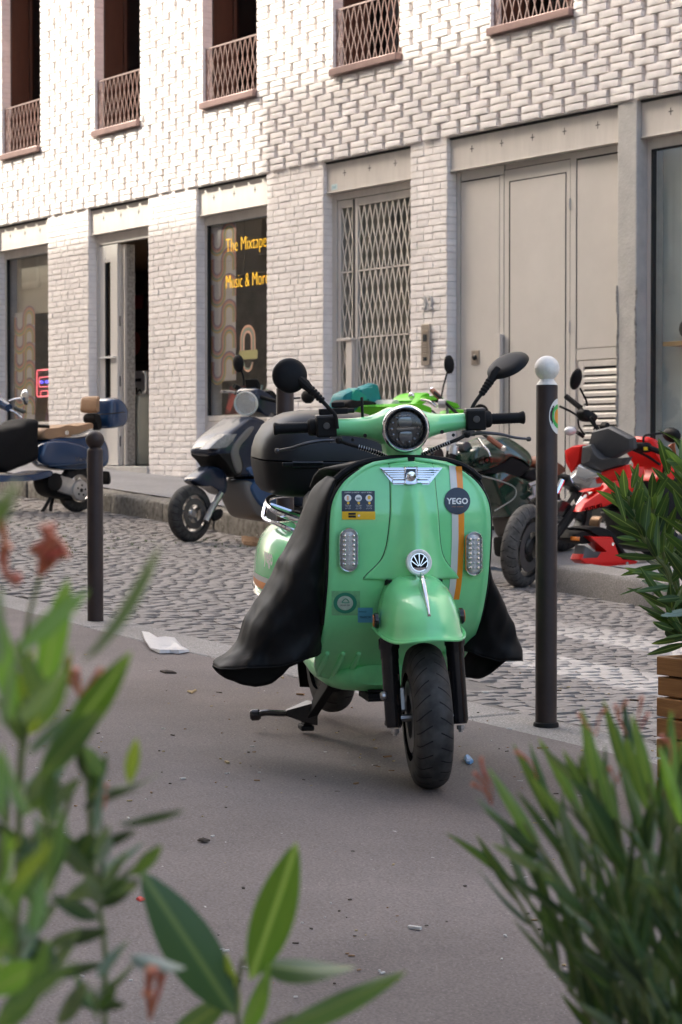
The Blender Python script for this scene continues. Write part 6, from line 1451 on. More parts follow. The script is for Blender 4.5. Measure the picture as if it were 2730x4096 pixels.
b = MB(); b.ball((0, 0, 0), 1, 14, 8, (.045, .03, .075)); b.v = [tuple(Vector(p) + v.P(*A7(385, -110), -.35)) for p in b.v]; b.build('mirror', M_blackm, ms, ang=60)
b = MB(); b.lathe([(.01, -.02), (.066, -.008), (.068, .004), (.01, .006)], v.P(*A7(715, 400), .25), (.9, .35, .1), 24); b.build('mirror', M_blackm, v.e, ang=50)
v.pil('instrument', mat('instrument_grey', (.10, .105, .11), .25), L_(A7, (470, 740), (500, 700), (580, 705), (600, 760), (540, 800), (480, 790)), .05, y=.0)
v.tube('fork_cap', M_alu, [A7(440, 740), A7(425, 830)], .034, .08, sm=0); v.tube('fork', M_blackm, [A7(425, 830), A7(300, 1300), A7(180, 1750)], .026, .09, sm=0); v.tube('fork', M_blackm, [A7(395, 800), A7(270, 1300), A7(150, 1750)], .026, -.09, sm=0)
v.pil('headlight', M_blackg, L_(A7, (150, 780), (260, 760), (300, 860), (260, 960), (150, 960), (110, 870)), .09, y=0.)
v.tube('lamp_rim', M_chrome, [A7(140, 790), A7(195, 830), A7(230, 870)], .022, .05)
# ---------------------------------------------------------------- lime cargo bike and teal bags behind
M_lime = mat('lime_plastic', (.13, .62, .015), .4, var=.06, vscale=8); M_teal = mat('teal_fabric', (.0, .22, .24), .5, var=.2, vscale=8, bump=.4, bscale=14); M_teal2 = mat('teal_fabric_light', (.0, .31, .22), .5, bump=.4, bscale=14)
v = Veh('cargo_bike', 'lime green cargo bike with a plastic front tub seen behind the headlight', 'cargo bike', (-13.6, 9.75), (.15, -1), .85, wb=1.5)
tub = v.pil('cargo_tub', M_lime, L_(A8, (448, 282), (640, 248), (860, 232), (1000, 260), (1000, 420), (900, 480), (640, 470), (560, 400)), .27, y=.1, smooth=False, shrink=.95)
v.pil('tub_liner', mat('pale_bag', (.55, .56, .50), .6, bump=.5, bscale=18), L_(A8, (612, 278), (650, 240), (720, 205), (780, 212), (795, 262), (700, 275)), .12, y=.05)
v.pil('rain_flap', M_lime, L_(A8, (1200, 385), (1240, 300), (1320, 285), (1470, 332), (1475, 372), (1300, 372), (1250, 385)), .2, y=.15, y0=.05, smooth=False)
v.pil('lever_guard', M_lime, L_(A8, (808, 215), (850, 175), (905, 152), (925, 185), (870, 212), (830, 235)), .03, y=-.2, y0=-.26)
v.pil('lever_guard', M_lime, L_(A8, (930, 240), (985, 195), (1060, 182), (1150, 205), (1050, 215), (975, 252)), .25, y=.2, y0=.18)
v.pil('rain_flap', M_lime, L_(A8, (1095, 175), (1140, 172), (1170, 205), (1290, 240), (1312, 275), (1280, 285), (1190, 230)), .2, y=.15, y0=.1, smooth=False)
v.tube('handlebar', M_blackm, [(*A8(925, 170), -.25), (*A8(990, 195), -.1), (*A8(1080, 200), .1), (*A8(1150, 215), .25)], .016, 0)
v.tube('brake_lever', M_chrome, [(*A8(1010, 208), .1), (*A8(1090, 220), .15), (*A8(1150, 265), .2)], .011, 0)
for p in ((935, 175), (1062, 178), (1092, 195)): v.blob('bar_clamp', M_chrome, *A8(*p), 0., (.022, .03, .03))
v.tube('cable', M_blackm, [A8(1010, 270), A8(1080, 285), A8(1150, 330)], .007, .15); v.tube('cable', mat('cable_grey', (.18, .18, .17), .5), [A8(1225, 250), A8(1235, 310), A8(1215, 380)], .012, .2)
v.pil('saddle', M_blackm, L_(A8, (295, 240), (330, 212), (400, 218), (500, 212), (600, 222), (608, 245), (480, 252), (370, 285), (300, 278)), .10, y=.08)
v.tube('seat_post', M_steel, [A8(380, 270), A8(400, 420)], .016, 0, sm=0); v.tube('frame', M_lime, [A8(400, 400), A8(620, 700), A8(900, 720), A8(1100, 400)], .025, 0, sm=0)
make_wheel(v.e, (.85, 0, .26), .26, .06, .215, mat('plain_tyre', (.02, .02, .02), .7), M_steel, 12, False); make_wheel(v.e, (-.7, 0, .30), .30, .06, .255, mat('plain_tyre', (.02, .02, .02), .7), M_steel, 12, False)
dbag = empty('delivery_bag', (0, 0, 0), 0, 'crumpled teal delivery bag lying on the cargo bike rack', 'bag'); dbag.matrix_world = v.M
v2 = v
def bagpart(nm, m, pts, w, y0, parent, y=None):
    q = catmull([v2.P(*A8(*p), w if y is None else y) for p in pts], 2, True); b = MB(); c = sum(q, Vector()) / len(q)
    b.loft([[(c.x + (p.x - c.x) * k, yy, c.z + (p.z - c.z) * k) for p in q] for yy, k in ((y0, .85), (y0 + .02, 1.), (w - .02, 1.), (w, .9))]); return b.build(nm, m, parent, ang=30)
bagpart('bag_body', M_teal, [(312, 160), (420, 115), (435, 118), (470, 215), (420, 300), (300, 330), (265, 300), (290, 220)], -.02, -.16, dbag, y=-.1); bagpart('bag_flap', M_teal2, [(432, 118), (530, 178), (512, 222), (420, 222), (402, 190)], -.005, -.08, dbag, y=-.05)
bagpart('bag_panel', M_teal, [(498, 110), (540, 88), (628, 80), (658, 300), (560, 320), (545, 180)], -.08, -.17, dbag, y=-.12); bagpart('bag_flap', M_teal, [(500, 120), (600, 100), (590, 170), (545, 215), (515, 190)], -.03, -.09, dbag, y=-.05)
# ---------------------------------------------------------------- red motorbike
M_red = mat('red_paint', (.78, .016, .012), .36, coat=.15, rvar=.05, spec=.3); M_greyc = mat('charcoal_cowl', (.040, .043, .048), .45); M_eng = mat('engine_block', (.055, .053, .05), .5, metal=.4, var=.4, vscale=25)
v = Veh('red_motorbike', 'bright red naked motorbike with charcoal flyscreen parked behind the white-topped bollard', 'motorbike', on_g(2100, 2349)[:2], (0, -1), .675, wb=1.35)
STs = Matrix.Translation((.6, 0, .3)) @ Matrix.Rotation(R(25), 4, Vector((-.42, 0, .9)).normalized()) @ Matrix.Translation((-.6, 0, -.3))
make_wheel(v.e, (.675, 0, .295), .295, .12, .215, tyre_mat('tyre_h', .295, 26, 7., base=(.05, .048, .045), w=.12), M_rimblk, 5, True, STs, 1); make_wheel(v.e, (-.675, 0, .30), .30, .14, .215, tyre_mat('tyre_i', .30, 26, 6., w=.14), M_rimblk, 5, False)
v.tube('fork', M_chrome, [A6(840, 1120), A6(770, 1230)], .022, .09, sm=0); v.tube('fork', M_chrome, [A6(660, 1020), A6(610, 1130)], .022, -.09, sm=0)
v.tube('fork_slider', M_blackm, [A6(770, 1225), A6(700, 1320), A6(520, 1560)], .034, .09, sm=0); v.tube('fork_slider', M_blackm, [A6(610, 1125), A6(540, 1240), A6(420, 1480)], .034, -.09, sm=0)
v.pil('front_guard', M_blackg, L_(A6, (500, 1230), (600, 1170), (690, 1190), (730, 1260), (700, 1330), (620, 1300), (540, 1290)), .08, y=.03)
fly = lambda x, z: 1.
b = MB(); xs_ = .62
def face(name, m, pts, x, th=.04, parent=None, bulge=.0, ang=30):
    q = [v.Q(*A6(*p), x) for p in pts]; c = sum(q, Vector()) / len(q); b = MB()
    b.loft([[p + Vector((-th - abs(p.y) * .16, 0, 0)) for p in q], [p + Vector((-abs(p.y) * .16, 0, 0)) for p in q], [c + (p - c) * .9 + Vector((.012 - abs(p.y) * .15, 0, 0)) for p in q], [c + (p - c) * .35 + Vector((.022 + bulge - abs(p.y) * .14, 0, 0)) for p in q]])
    return b.build(name, m, parent or v.e, ang=ang)
face('flyscreen', M_greyc, [(815, 660), (930, 630), (1075, 722), (1082, 800), (930, 892), (860, 860), (790, 780)], .52, .03)
face('upper_cowl', M_greyc, [(745, 775), (800, 760), (870, 860), (930, 890), (1040, 868), (1010, 925), (880, 972), (735, 912)], .58, .04)
face('cheek_panel', M_red, [(640, 800), (690, 770), (750, 768), (735, 880), (690, 990), (650, 900)], .56, .05); face('cheek_panel', M_red, [(798, 1052), (880, 965), (1028, 925), (1032, 1030), (950, 1048), (850, 1062)], .56, .05)
hlr = face('headlight', mat('headlamp_glass', (.50, .51, .51), .12, metal=.5, coat=.4), [(665, 985), (725, 910), (860, 985), (805, 1095), (740, 1100), (690, 1060)], .60, .08, bulge=.02)
face('headlight_divider', M_chrome, [(715, 1000), (770, 1035), (845, 1000), (845, 1012), (770, 1050), (715, 1015)], .64, .01, hlr)
v.pil('lower_cowl', M_red, L_(A6, (820, 1110), (1000, 1040), (1050, 960), (1010, 1090), (900, 1110)), .16, y=.14, y0=.08, smooth=False)
shr = v.pil('tank_shroud', M_red, L_(A6, (800, 1262), (830, 1200), (1000, 1080), (1050, 960), (1070, 925), (1290, 920), (1255, 1010), (1180, 1080), (1110, 1165), (990, 1222)), .21, y=.21, y0=.12, smooth=False, shrink=.95)
t_ = text_mb('SUZUKI', .042, .001, .001); cL = v.P(*A6(897, 1232), .215); t_.v = [(cL.x - v_[0] * 1.15, .217, cL.z + v_[1] + .10 * v_[0]) for v_ in t_.v]; t_.build('lettering', M_blackg, shr, ang=0)
v.pil('shroud_decal', M_dw, L_(A6, (1150, 985), (1195, 970), (1190, 985), (1160, 1000)), .216, y=.215, y0=.2105, smooth=False, parent=shr)
v.pil('fuel_tank', M_red, L_(A6, (1230, 1030), (1300, 900), (1130, 720), (1250, 705), (1380, 800), (1460, 865), (1465, 1000), (1380, 1050)), .15, y=.12)
v.pil('tank_side', M_blackm, L_(A6, (1250, 1020), (1310, 880), (1400, 830), (1340, 950), (1290, 1030)), .16, y=.15)
v.pil('radiator_shroud', M_blackm, L_(A6, (980, 1225), (1110, 1170), (1200, 1080), (1260, 1020), (1300, 1100), (1180, 1180), (1010, 1245)), .20, y=.19)
v.pil('engine', M_eng, L_(A6, (1000, 1260), (1160, 1190), (1400, 1180), (1420, 1450), (1250, 1560), (1120, 1540), (1040, 1400)), .14, y=.12, smooth=False)
for k in range(6):
    v.pil('cooling_fin', M_alu if k % 3 == 0 else M_eng, L_(A6, (1010 + 9 * k, 1270 + 24 * k), (1140 + 6 * k, 1255 + 24 * k), (1142 + 6 * k, 1265 + 24 * k), (1012 + 9 * k, 1282 + 24 * k)), .15, y=.14, smooth=False)
bp_ = v.pil('belly_pan', M_red, L_(A6, (800, 1622), (815, 1580), (1000, 1560), (870, 1445), (1040, 1450), (1090, 1580), (1120, 1620), (1240, 1635), (1195, 1685), (1080, 1690), (830, 1650)), .17, y=.17, y0=.05, smooth=False, shrink=.96)
v.pil('pan_inner', mat('pan_grey', (.10, .10, .10), .5), L_(A6, (810, 1615), (832, 1515), (900, 1560), (960, 1565), (930, 1610)), .172, y=.17, y0=.06, smooth=False, parent=bp_)
for p in ((1040, 1505), (1150, 1650)):
    b = MB(); b.lathe([(.014, 0), (.012, .006)], v.P(*A6(*p), .172), (0, 1, 0), 12); b.build('pan_bolt', M_chrome, bp_)
v.pil('oil_cooler', M_blackm, L_(A6, (720, 1390), (860, 1370), (980, 1420), (1080, 1560), (1180, 1600), (1150, 1680), (1050, 1560), (940, 1430), (860, 1450)), .12, y=.12)
v.pil('amber_reflector', M_orange, L_(A6, (730, 1445), (790, 1450), (785, 1480), (728, 1475)), .13, y=.12, y0=.11, smooth=False)
v.pil('exhaust', M_blackm, L_(A6, (640, 1460), (740, 1400), (830, 1420), (860, 1480), (760, 1500)), .1, y=.1)
v.pil('header_pipe', mat('burnt_pipe', (.16, .10, .06), .4, metal=.7), L_(A6, (880, 1400), (890, 1330), (930, 1290), (950, 1300), (910, 1350), (905, 1405)), .05, y=.05)
v.pil('seat', M_blackm, L_(A6, (1460, 960), (1500, 900), (1800, 880), (1900, 930), (1850, 1000), (1600, 1010)), .13, y=.1); v.pil('tail', M_red, L_(A6, (1550, 1020), (1850, 960), (2150, 800), (2100, 920), (1800, 1080)), .12, y=.1)
v.pil('swing_arm', M_alu, L_(A6, (1470, 1440), (1560, 1410), (1700, 1430), (1800, 1480), (1790, 1530), (1600, 1500), (1500, 1560), (1455, 1530)), .14, y=.14)
v.pil('far_shroud', M_red, L_(A6, (900, 1200), (1000, 1080), (1050, 960), (1250, 920), (1200, 1060), (1050, 1180)), .12, y=.1)
v.pil('side_panel', M_blackm, L_(A6, (1250, 1060), (1450, 1010), (1700, 1020), (1650, 1200), (1450, 1350), (1300, 1350)), .13, y=.12)
hb = [(*A6(800, 480), -.27), (*A6(870, 560), -.15), (*A6(1000, 700), 0.), (*A6(1180, 735), .15), (*A6(1290, 770), .28)]
v.tube('handlebar', M_blackm, hb, .014, 0); v.tube('grip', M_black, [(*A6(690, 388), -.42), (*A6(800, 475), -.28)], .021, 0, sm=0); v.tube('grip', M_black, [(*A6(1300, 770), .29), (*A6(1462, 832), .43)], .021, 0, sm=0)
v.tube('brake_lever', M_black, [(*A6(640, 463), -.42), (*A6(720, 500), -.35), (*A6(800, 550), -.25)], .009, 0); v.tube('clutch_lever', M_black, [(*A6(1150, 770), .15), (*A6(1300, 840), .3), (*A6(1400, 905), .4)], .01, 0)
v.pil('brake_reservoir', M_black, L_(A6, (790, 500), (830, 490), (895, 535), (880, 580), (810, 570)), -.15, y=-.2, y0=-.24); v.pil('switch_block', M_black, L_(A6, (1235, 745), (1300, 740), (1320, 800), (1250, 810)), .3, y=.26, y0=.22)
v.pil('yellow_switch', mat('yellow_switch', (.75, .52, .01), .4), L_(A6, (1272, 772), (1300, 770), (1302, 795), (1275, 797)), .31, y=.3, y0=.3, smooth=False)
for pts, c_, rad, yy in (([(850, 460), (842, 420), (818, 370), (795, 325)], (765, 258), (.05, .035, .085), -.27), ([(1275, 745), (1280, 690), (1340, 675), (1420, 665)], (1488, 680), (.045, .085, .055), .28)):
    ms = v.tube('mirror_stalk', M_blackm, [A6(*p) for p in pts], .008, yy); b = MB(); b.ball((0, 0, 0), 1, 16, 10, rad); Rm = Euler((R(-25) if yy < 0 else R(-8), 0, 0)).to_matrix(); b.v = [tuple(Rm @ Vector(p) + v.P(*A6(*c_), yy)) for p in b.v]; b.build('mirror', M_black, ms, ang=60)
for p, q, c_, yy in (((775, 660), (820, 690), (722, 648), -.2), ((1060, 860), (1020, 850), (1120, 908), .22)):
    v.tube('indicator_stem', M_blackm, [A6(*p), A6(*q)], .016, yy, sm=0); v.blob('indicator', M_lens, *A6(*c_), yy, (.05, .045, .034))
v.pil('phone_mount', M_black, L_(A6, (950, 615), (985, 580), (1010, 600), (995, 635), (965, 640)), .03, y=0.)
v.tube('cable', M_blackm, [A6(780, 560), A6(790, 620), A6(830, 680)], .007, -.15); v.tube('cable', M_blackm, [A6(880, 540), A6(910, 590), A6(900, 640)], .007, -.1); v.tube('cable', M_blackm, [A6(1080, 760), A6(1130, 740), A6(1230, 745)], .011, .1)
# ================================================================ bollards
M_bol = mat('bollard_brown', (.040, .027, .024), .45, var=.3, vscale=7, rvar=.1, spec=.25)
M_bwhite = mat('bollard_white', (.78, .75, .70), .4, var=.10, vscale=30, bump=.3, bscale=60)
def bollard(px, d, ground_py, cyl, ballz, white, label, foot=True):
    p = at_d(px, ground_py, d); g = gz(p.x, p.y); e = empty('bollard', (p.x, p.y, g), 0, label, 'bollard', 'bollards along the near kerb')
    b = MB(); b.lathe([(.0385, -.03), (.0385, .01), (.038, .02), (.038, cyl - .004), (.0365, cyl)], n=32); b.build('post', M_bol, e)
    b = MB(); b.lathe([(.0372, cyl), (.034, cyl + .006), (.026, cyl + .016), (.0245, cyl + .020)] + [(.0442 * math.sin(a), ballz - .0442 * math.cos(a)) for a in [R(38 + 141 * k / 16) for k in range(17)]], n=28); b.build('ball', M_bwhite if white else M_bol, e, ang=50)
    if foot: b = MB(); b.lathe([(.044, -.02), (.045, .004), (.043, .010), (.039, .012)], n=28); b.build('foot_ring', M_blackm, e)
    return e
br = bollard(2185, 7.45, 2905, 1.195, 1.253, True, 'tall dark brown bollard with a white ball top right of the mint scooter')
bollard(383, 10.1, 2486, .812, .862, False, 'short dark brown bollard with a brown ball top on the left kerb', False)
bollard(1142, 9.2, 2600, 1.148, 1.198, True, 'tall dark brown bollard partly hidden behind the top case', True)
# oval sticker on the right bollard
def cyl_patch(name, m, a0, a1, z0, z1, r, n=10):
    b = MB(); rings = [[((r) * math.cos(a), r * math.sin(a), z) for z in (z0, z1)] for a in [a0 + (a1 - a0) * k / n for k in range(n + 1)]]
    return b, m
va = math.atan2(-br.location.y, -br.location.x)      # towards the camera
def oval(name, m, rz, ra, r, zc=1.085, ac=va + R(72)):
    b = MB(); rings = []
    for q in (.03, .5, 1.): rings.append([(r * math.cos(ac + ra * q * math.cos(t)), r * math.sin(ac + ra * q * math.cos(t)), zc + rz * q * math.sin(t)) for t in [2 * math.pi * j / 28 for j in range(28)]])
    b.loft(rings, cap1=False); return b.build(name, m, br)
oval('sticker', mat('sticker_white', (.75, .74, .70), .4), .062, 1.05, .0387); oval('sticker_green', mat('sticker_green', (.03, .42, .08), .4), .042, .75, .0391); oval('sticker_orange', mat('sticker_orange', (.75, .30, .03), .4), .026, .48, .0394)
# ================================================================ wooden planter with oleander on the right
def wood_mat():
    m = mat('planter_pine', (.40, .19, .065), .55, var=.55, vscale=5, stretch=(.6, .6, 9), col2=(.24, .10, .03), bump=.2, bscale=30, detail=6); return m
M_pine = wood_mat()
def planter(corner, dx, dy, h, n, label, rows_vis=True, z0=None):
    g = gz(*corner) if z0 is None else z0; e = empty('wooden_planter', (*corner, g), 0, label, 'planter'); ph = h / n; rr = random.Random(int(corner[0] * 100))
    for k in range(n):
        for (x0, x1, y0, y1) in ((0, dx, 0, .022), (0, dx, dy - .022, dy), (0, .022, .0225, dy - .0225), (dx - .022, dx, .0225, dy - .0225)):
            o = rr.uniform(-.003, .003); b = MB(); b.bx(x0 + (o if y1 - y0 > .1 else 0), x1 + (o if y1 - y0 > .1 else 0), y0 + (o if y1 - y0 < .1 else 0), y1 + (o if y1 - y0 < .1 else 0), k * ph + .003, (k + 1) * ph - .003); b.build('plank', M_pine, e, bevel=.003)
    for (x, y) in ((.025, .025), (dx - .065, .025), (.025, dy - .065), (dx - .065, dy - .065)): b = MB(); b.bx(x, x + .04, y, y + .04, 0, h - .01); b.build('corner_post', M_pine, e)
    b = MB(); b.bx(.024, dx - .024, .024, dy - .024, h - .09, h - .05); b.build('soil', mat('soil', (.04, .03, .02), .95, bump=.8, bscale=40), e); return e
pc = at_d(2628, 2900, 5.9)
pl = planter((pc.x, pc.y), .62, .46, .46, 8, 'slatted wooden planter at the right edge of the pavement')
# ---------------------------------------------------------------- leaves
def leaf_mat(name, col, rib, trans, tcol=None, rough=.38):
    m = bpy.data.materials.new(name); m.use_nodes = True; nt = m.node_tree; N = nt.nodes; L = nt.links; b = N['Principled BSDF']; out = N['Material Output']
    tc = N.new('ShaderNodeTexCoord'); sx = N.new('ShaderNodeSeparateXYZ'); L.new(tc.outputs['Object'], sx.inputs[0])
    ab = N.new('ShaderNodeMath'); ab.operation = 'ABSOLUTE'; L.new(sx.outputs[0], ab.inputs[0])
    mr = N.new('ShaderNodeMapRange'); mr.inputs[1].default_value = .025; mr.inputs[2].default_value = .075; mr.inputs[3].default_value = 1; mr.inputs[4].default_value = 0; L.new(ab.outputs[0], mr.inputs[0])
    oi = N.new('ShaderNodeObjectInfo'); mv = N.new('ShaderNodeMapRange'); mv.inputs[3].default_value = .65; mv.inputs[4].default_value = 1.4; L.new(oi.outputs['Random'], mv.inputs[0])
    nz = N.new('ShaderNodeTexNoise'); nz.inputs['Scale'].default_value = 3; nz.inputs['Detail'].default_value = 4; L.new(tc.outputs['Object'], nz.inputs['Vector'])
    hs = N.new('ShaderNodeHueSaturation'); hs.inputs['Color'].default_value = (*col, 1); L.new(mv.outputs[0], hs.inputs['Value'])
    mh = N.new('ShaderNodeMapRange'); mh.inputs[3].default_value = .485; mh.inputs[4].default_value = .515; L.new(nz.outputs[0], mh.inputs[0]); L.new(mh.outputs[0], hs.inputs['Hue'])
    mx = N.new('ShaderNodeMixRGB'); L.new(mr.outputs[0], mx.inputs[0]); L.new(hs.outputs[0], mx.inputs[1]); mx.inputs[2].default_value = (*rib, 1)
    L.new(mx.outputs[0], b.inputs['Base Color']); b.inputs['Roughness'].default_value = rough; b.inputs['Specular IOR Level'].default_value = .32
    tr = N.new('ShaderNodeBsdfTranslucent'); ms = N.new('ShaderNodeMixShader'); ms.inputs[0].default_value = trans
    t2 = N.new('ShaderNodeMixRGB'); t2.blend_type = 'MULTIPLY'; t2.inputs[0].default_value = 1; L.new(mx.outputs[0], t2.inputs[1]); t2.inputs[2].default_value = (*(tcol or (1.9, 1.9, .8)), 1); L.new(t2.outputs[0], tr.inputs[0])
    L.new(b.outputs[0], ms.inputs[1]); L.new(tr.outputs[0], ms.inputs[2]); L.new(ms.outputs[0], out.inputs[0]); return m
LM = {'mid': leaf_mat('leaf_mid', (.075, .135, .045), (.17, .24, .08), .3), 'bright': leaf_mat('leaf_bright', (.105, .205, .04), (.20, .30, .10), .32), 'dark': leaf_mat('leaf_dark', (.028, .060, .022), (.10, .15, .05), .2), 'grey': leaf_mat('leaf_grey', (.10, .15, .085), (.17, .21, .12), .25), 'pale': leaf_mat('leaf_pale', (.20, .27, .24), (.24, .30, .24), .2), 'yellow': leaf_mat('leaf_yellow', (.19, .27, .05), (.25, .31, .09), .35), 'pale2': leaf_mat('leaf_dusty', (.10, .14, .09), (.15, .19, .11), .2), 'olive': leaf_mat('leaf_olive', (.040, .082, .026), (.13, .19, .06), .22)}
LEAFMB = []
for k, (bend, fold, blunt, tw) in enumerate(((.05, .10, .9, 0.), (.16, .14, .8, .25), (-.06, .08, .95, -.2), (.28, .12, .85, .4), (.10, .16, .75, -.35))):
    b = MB(); vs = []; n = 12
    for j in range(n + 1):
        t = j / n; w = .5 * (math.sin(math.pi * min(1, t ** blunt)) ** .8) * (1 - .15 * t) + (.02 if j < n else 0)
        for i in (-1, -.5, 0, .5, 1):
            a = tw * t; xx = i * w; zz = fold * abs(i) * w * 1.6; vs.append((xx * math.cos(a) - zz * math.sin(a), t, (xx * math.sin(a) + zz * math.cos(a)) * .35 - bend * t * t))
    b.add(vs, [(j * 5 + i, j * 5 + i + 1, (j + 1) * 5 + i + 1, (j + 1) * 5 + i) for j in range(n) for i in range(4)]); LEAFMB.append(b)
LEAFME = {}
def leaf_mesh(k, mname):
    if (k, mname) not in LEAFME:
        me = LEAFMB[k].mesh('leaf', 80); me.materials.append(LM[mname]); LEAFME[(k, mname)] = me
    return LEAFME[(k, mname)]
def leaf(parent, p0, p1, w, mname, roll=0., k=None, rnd=random):
    p0, p1 = Vector(p0), Vector(p1); d = p1 - p0; L = d.length; y = d.normalized()
    view = (p0 - Vector((0, 0, CZ))).normalized(); x = y.cross(view).normalized(); z = x.cross(y)
    x2 = x * math.cos(roll) + z * math.sin(roll); z2 = x2.cross(y)
    M = Matrix((x2 * w, y * L, z2 * L)).transposed().to_4x4(); M.translation = p0
    o = link('leaf', leaf_mesh(rnd.randrange(5) if k is None else k, mname), parent)
    o.matrix_local = parent.matrix_world.inverted() @ M if parent else M
    return o
def K(x, y, d): return at_d(x * 1.7411, y * 1.7411, d)
def plant(loc, label, name='oleander'):
    e = empty(name, loc, 0, label, 'plant'); bpy.context.view_layer.update(); return e
M_stem = mat('green_stem', (.13, .16, .045), .55); M_stemr = mat('woody_stem', (.14, .09, .05), .7); M_bud = mat('red_bud', (.50, .085, .06), .55, var=.3, vscale=60, col2=(.42, .17, .06)); M_pot = mat('grey_pot', (.12, .12, .12), .7)
def stem(parent, pts, r, m=None):
    b = MB(); b.tube([parent.matrix_world.inverted() @ Vector(p) for p in catmull(pts, 5)], r, 7); return b.build('stem', m or M_stem, parent)
def buds(parent, base, tips, rnd, r=.003):
    for t in tips:
        b = MB(); I = parent.matrix_world.inverted(); p0, p1 = I @ Vector(base), I @ Vector(t); pts = catmull([p0, (p0 + p1) / 2 + Vector((rnd.uniform(-.004, .004), rnd.uniform(-.004, .004), .002)), p1], 4)
        b.tube(pts, [r * (.35 + .75 * (i / (len(pts) - 1)) ** 2.5) for i in range(len(pts))], 6); b.build('flower_bud', M_bud, parent)
def pot(parent, x, y, ztop, r=.16):
    """the tub below the picture that the plant grows from"""
    g = gz(x, y); I = parent.matrix_world.inverted(); b = MB(); h = ztop - g
    b.lathe([(r * .72, 0), (r * .78, .02), (r, h - .03), (r * 1.06, h - .03), (r * 1.06, h), (r * .95, h), (r * .93, h - .04)], I @ Vector((x, y, g)), (0, 0, 1), 28)
    t = b.build('plant_tub', M_pot, None); t.location = parent.location; tag(t, 'grey tub holding the %s' % ('bushy oleander at lower right' if parent['label'].startswith('dense') else ('tall oleander at the left' if 'left' in parent['label'] else 'broad-leaved shoot at bottom centre')), 'plant pot'); return t
# left foreground oleander
rl = random.Random(17)
base = at_d(60, 5200, 1.2); lp = plant((base.x, base.y, gz(base.x, base.y)), 'blurred oleander with red buds in the left foreground')
D0 = 1.18
stem(lp, [K(35, 2700, 1.2), K(32, 2353, 1.2), K(42, 2000, 1.19), K(48, 1750, 1.18), K(62, 1600, 1.17)], .0022); stem(lp, [K(230, 2700, 1.25), K(242, 2300, 1.25), K(238, 2150, 1.25), K(215, 2000, 1.25), K(205, 1850, 1.24)], .0018); stem(lp, [K(30, 2353, 1.22), K(75, 2150, 1.23), K(130, 1950, 1.24), K(170, 1800, 1.23)], .0014); stem(lp, [K(60, 1600, 1.17), K(55, 1480, 1.17), K(90, 1330, 1.16), K(118, 1260, 1.16)], .0013, M_bud if False else M_stem); stem(lp, [K(205, 1850, 1.24), K(190, 1700, 1.22), K(185, 1600, 1.21)], .001)
LV = [((92, 1600), (152, 1335), 56, 'bright', 1.13, .2), ((30, 1660), (2, 1395), 46, 'bright', 1.12, -.3), ((62, 1610), (68, 1475), 40, 'yellow', 1.15, .3), ((120, 1740), (312, 1492), 66, 'bright', 1.12, .25), ((95, 1790), (240, 1600), 58, 'mid', 1.12, .3), ((-60, 1225), (108, 1078), 52, 'mid', .78, .3), ((188, 1520), (398, 1258), 22, 'grey', .95, .8), ((60, 1720), (-10, 1560), 40, 'mid', 1.16, .3), ((60, 1690), (150, 1580), 42, 'yellow', 1.17, .2),
      ((150, 1760), (40, 1830), 34, 'grey', 1.2, .5), ((215, 1800), (170, 1690), 34, 'dark', 1.22, .2), ((240, 1790), (200, 1720), 36, 'mid', 1.2, .3), ((298, 1802), (314, 1688), 30, 'yellow', 1.2, .2), ((235, 1815), (412, 1794), 18, 'grey', 1.2, .4), ((190, 1860), (335, 1798), 24, 'dark', 1.22, .5), ((270, 1893), (438, 1866), 16, 'dark', 1.22, .3), ((178, 2010), (212, 1868), 52, 'dark', 1.22, .2), ((215, 1945), (322, 1908), 24, 'dark', 1.22, .3), ((130, 1900), (50, 2010), 36, 'grey', 1.22, .4), ((90, 1900), (230, 2035), 46, 'grey', 1.2, .5), ((150, 2070), (335, 1985), 50, 'grey', 1.2, .6), ((300, 2010), (386, 1936), 30, 'mid', 1.22, .3), ((-30, 2290), (128, 2170), 74, 'bright', 1.1, .4), ((-20, 2110), (90, 1985), 50, 'mid', 1.15, .4), ((140, 2210), (-10, 2130), 50, 'dark', 1.22, .5), ((120, 2160), (260, 2140), 34, 'dark', 1.24, .3), ((100, 2240), (250, 2215), 30, 'dark', 1.24, .4), ((300, 2195), (440, 2245), 42, 'pale', 1.2, .5), ((20, 1900), (-10, 1760), 36, 'grey', 1.18, .4), ((50, 1850), (130, 1740), 40, 'grey', 1.18, .6), ((40, 1960), (-20, 1860), 40, 'dark', 1.2, .4), ((60, 2060), (160, 1960), 44, 'dark', 1.22, .5), ((30, 2200), (-30, 2040), 46, 'mid', 1.15, .4), ((230, 2110), (110, 2060), 40, 'dark', 1.24, .4), ((225, 2080), (330, 2020), 40, 'dark', 1.24, .6), ((-10, 2360), (90, 2260), 60, 'mid', 1.12, .4), ((130, 2353), (210, 2250), 44, 'grey', 1.2, .5), ((205, 1850), (245, 1740), 30, 'dark', 1.23, .2), ((60, 1640), (-5, 1480), 36, 'bright', 1.17, .3), ((110, 1660), (130, 1540), 30, 'grey', 1.17, .5), ((70, 2120), (-20, 2190), 50, 'grey', 1.2, .6), ((170, 2290), (300, 2320), 36, 'dark', 1.24, .4)]
for (a, c, w, mn, d, ro) in LV: leaf(lp, K(*a, d + .02), K(*c, d - .01), w * 1.7411 / F * d * 1.15, mn, ro * rl.choice((-1, 1)), rnd=rl)
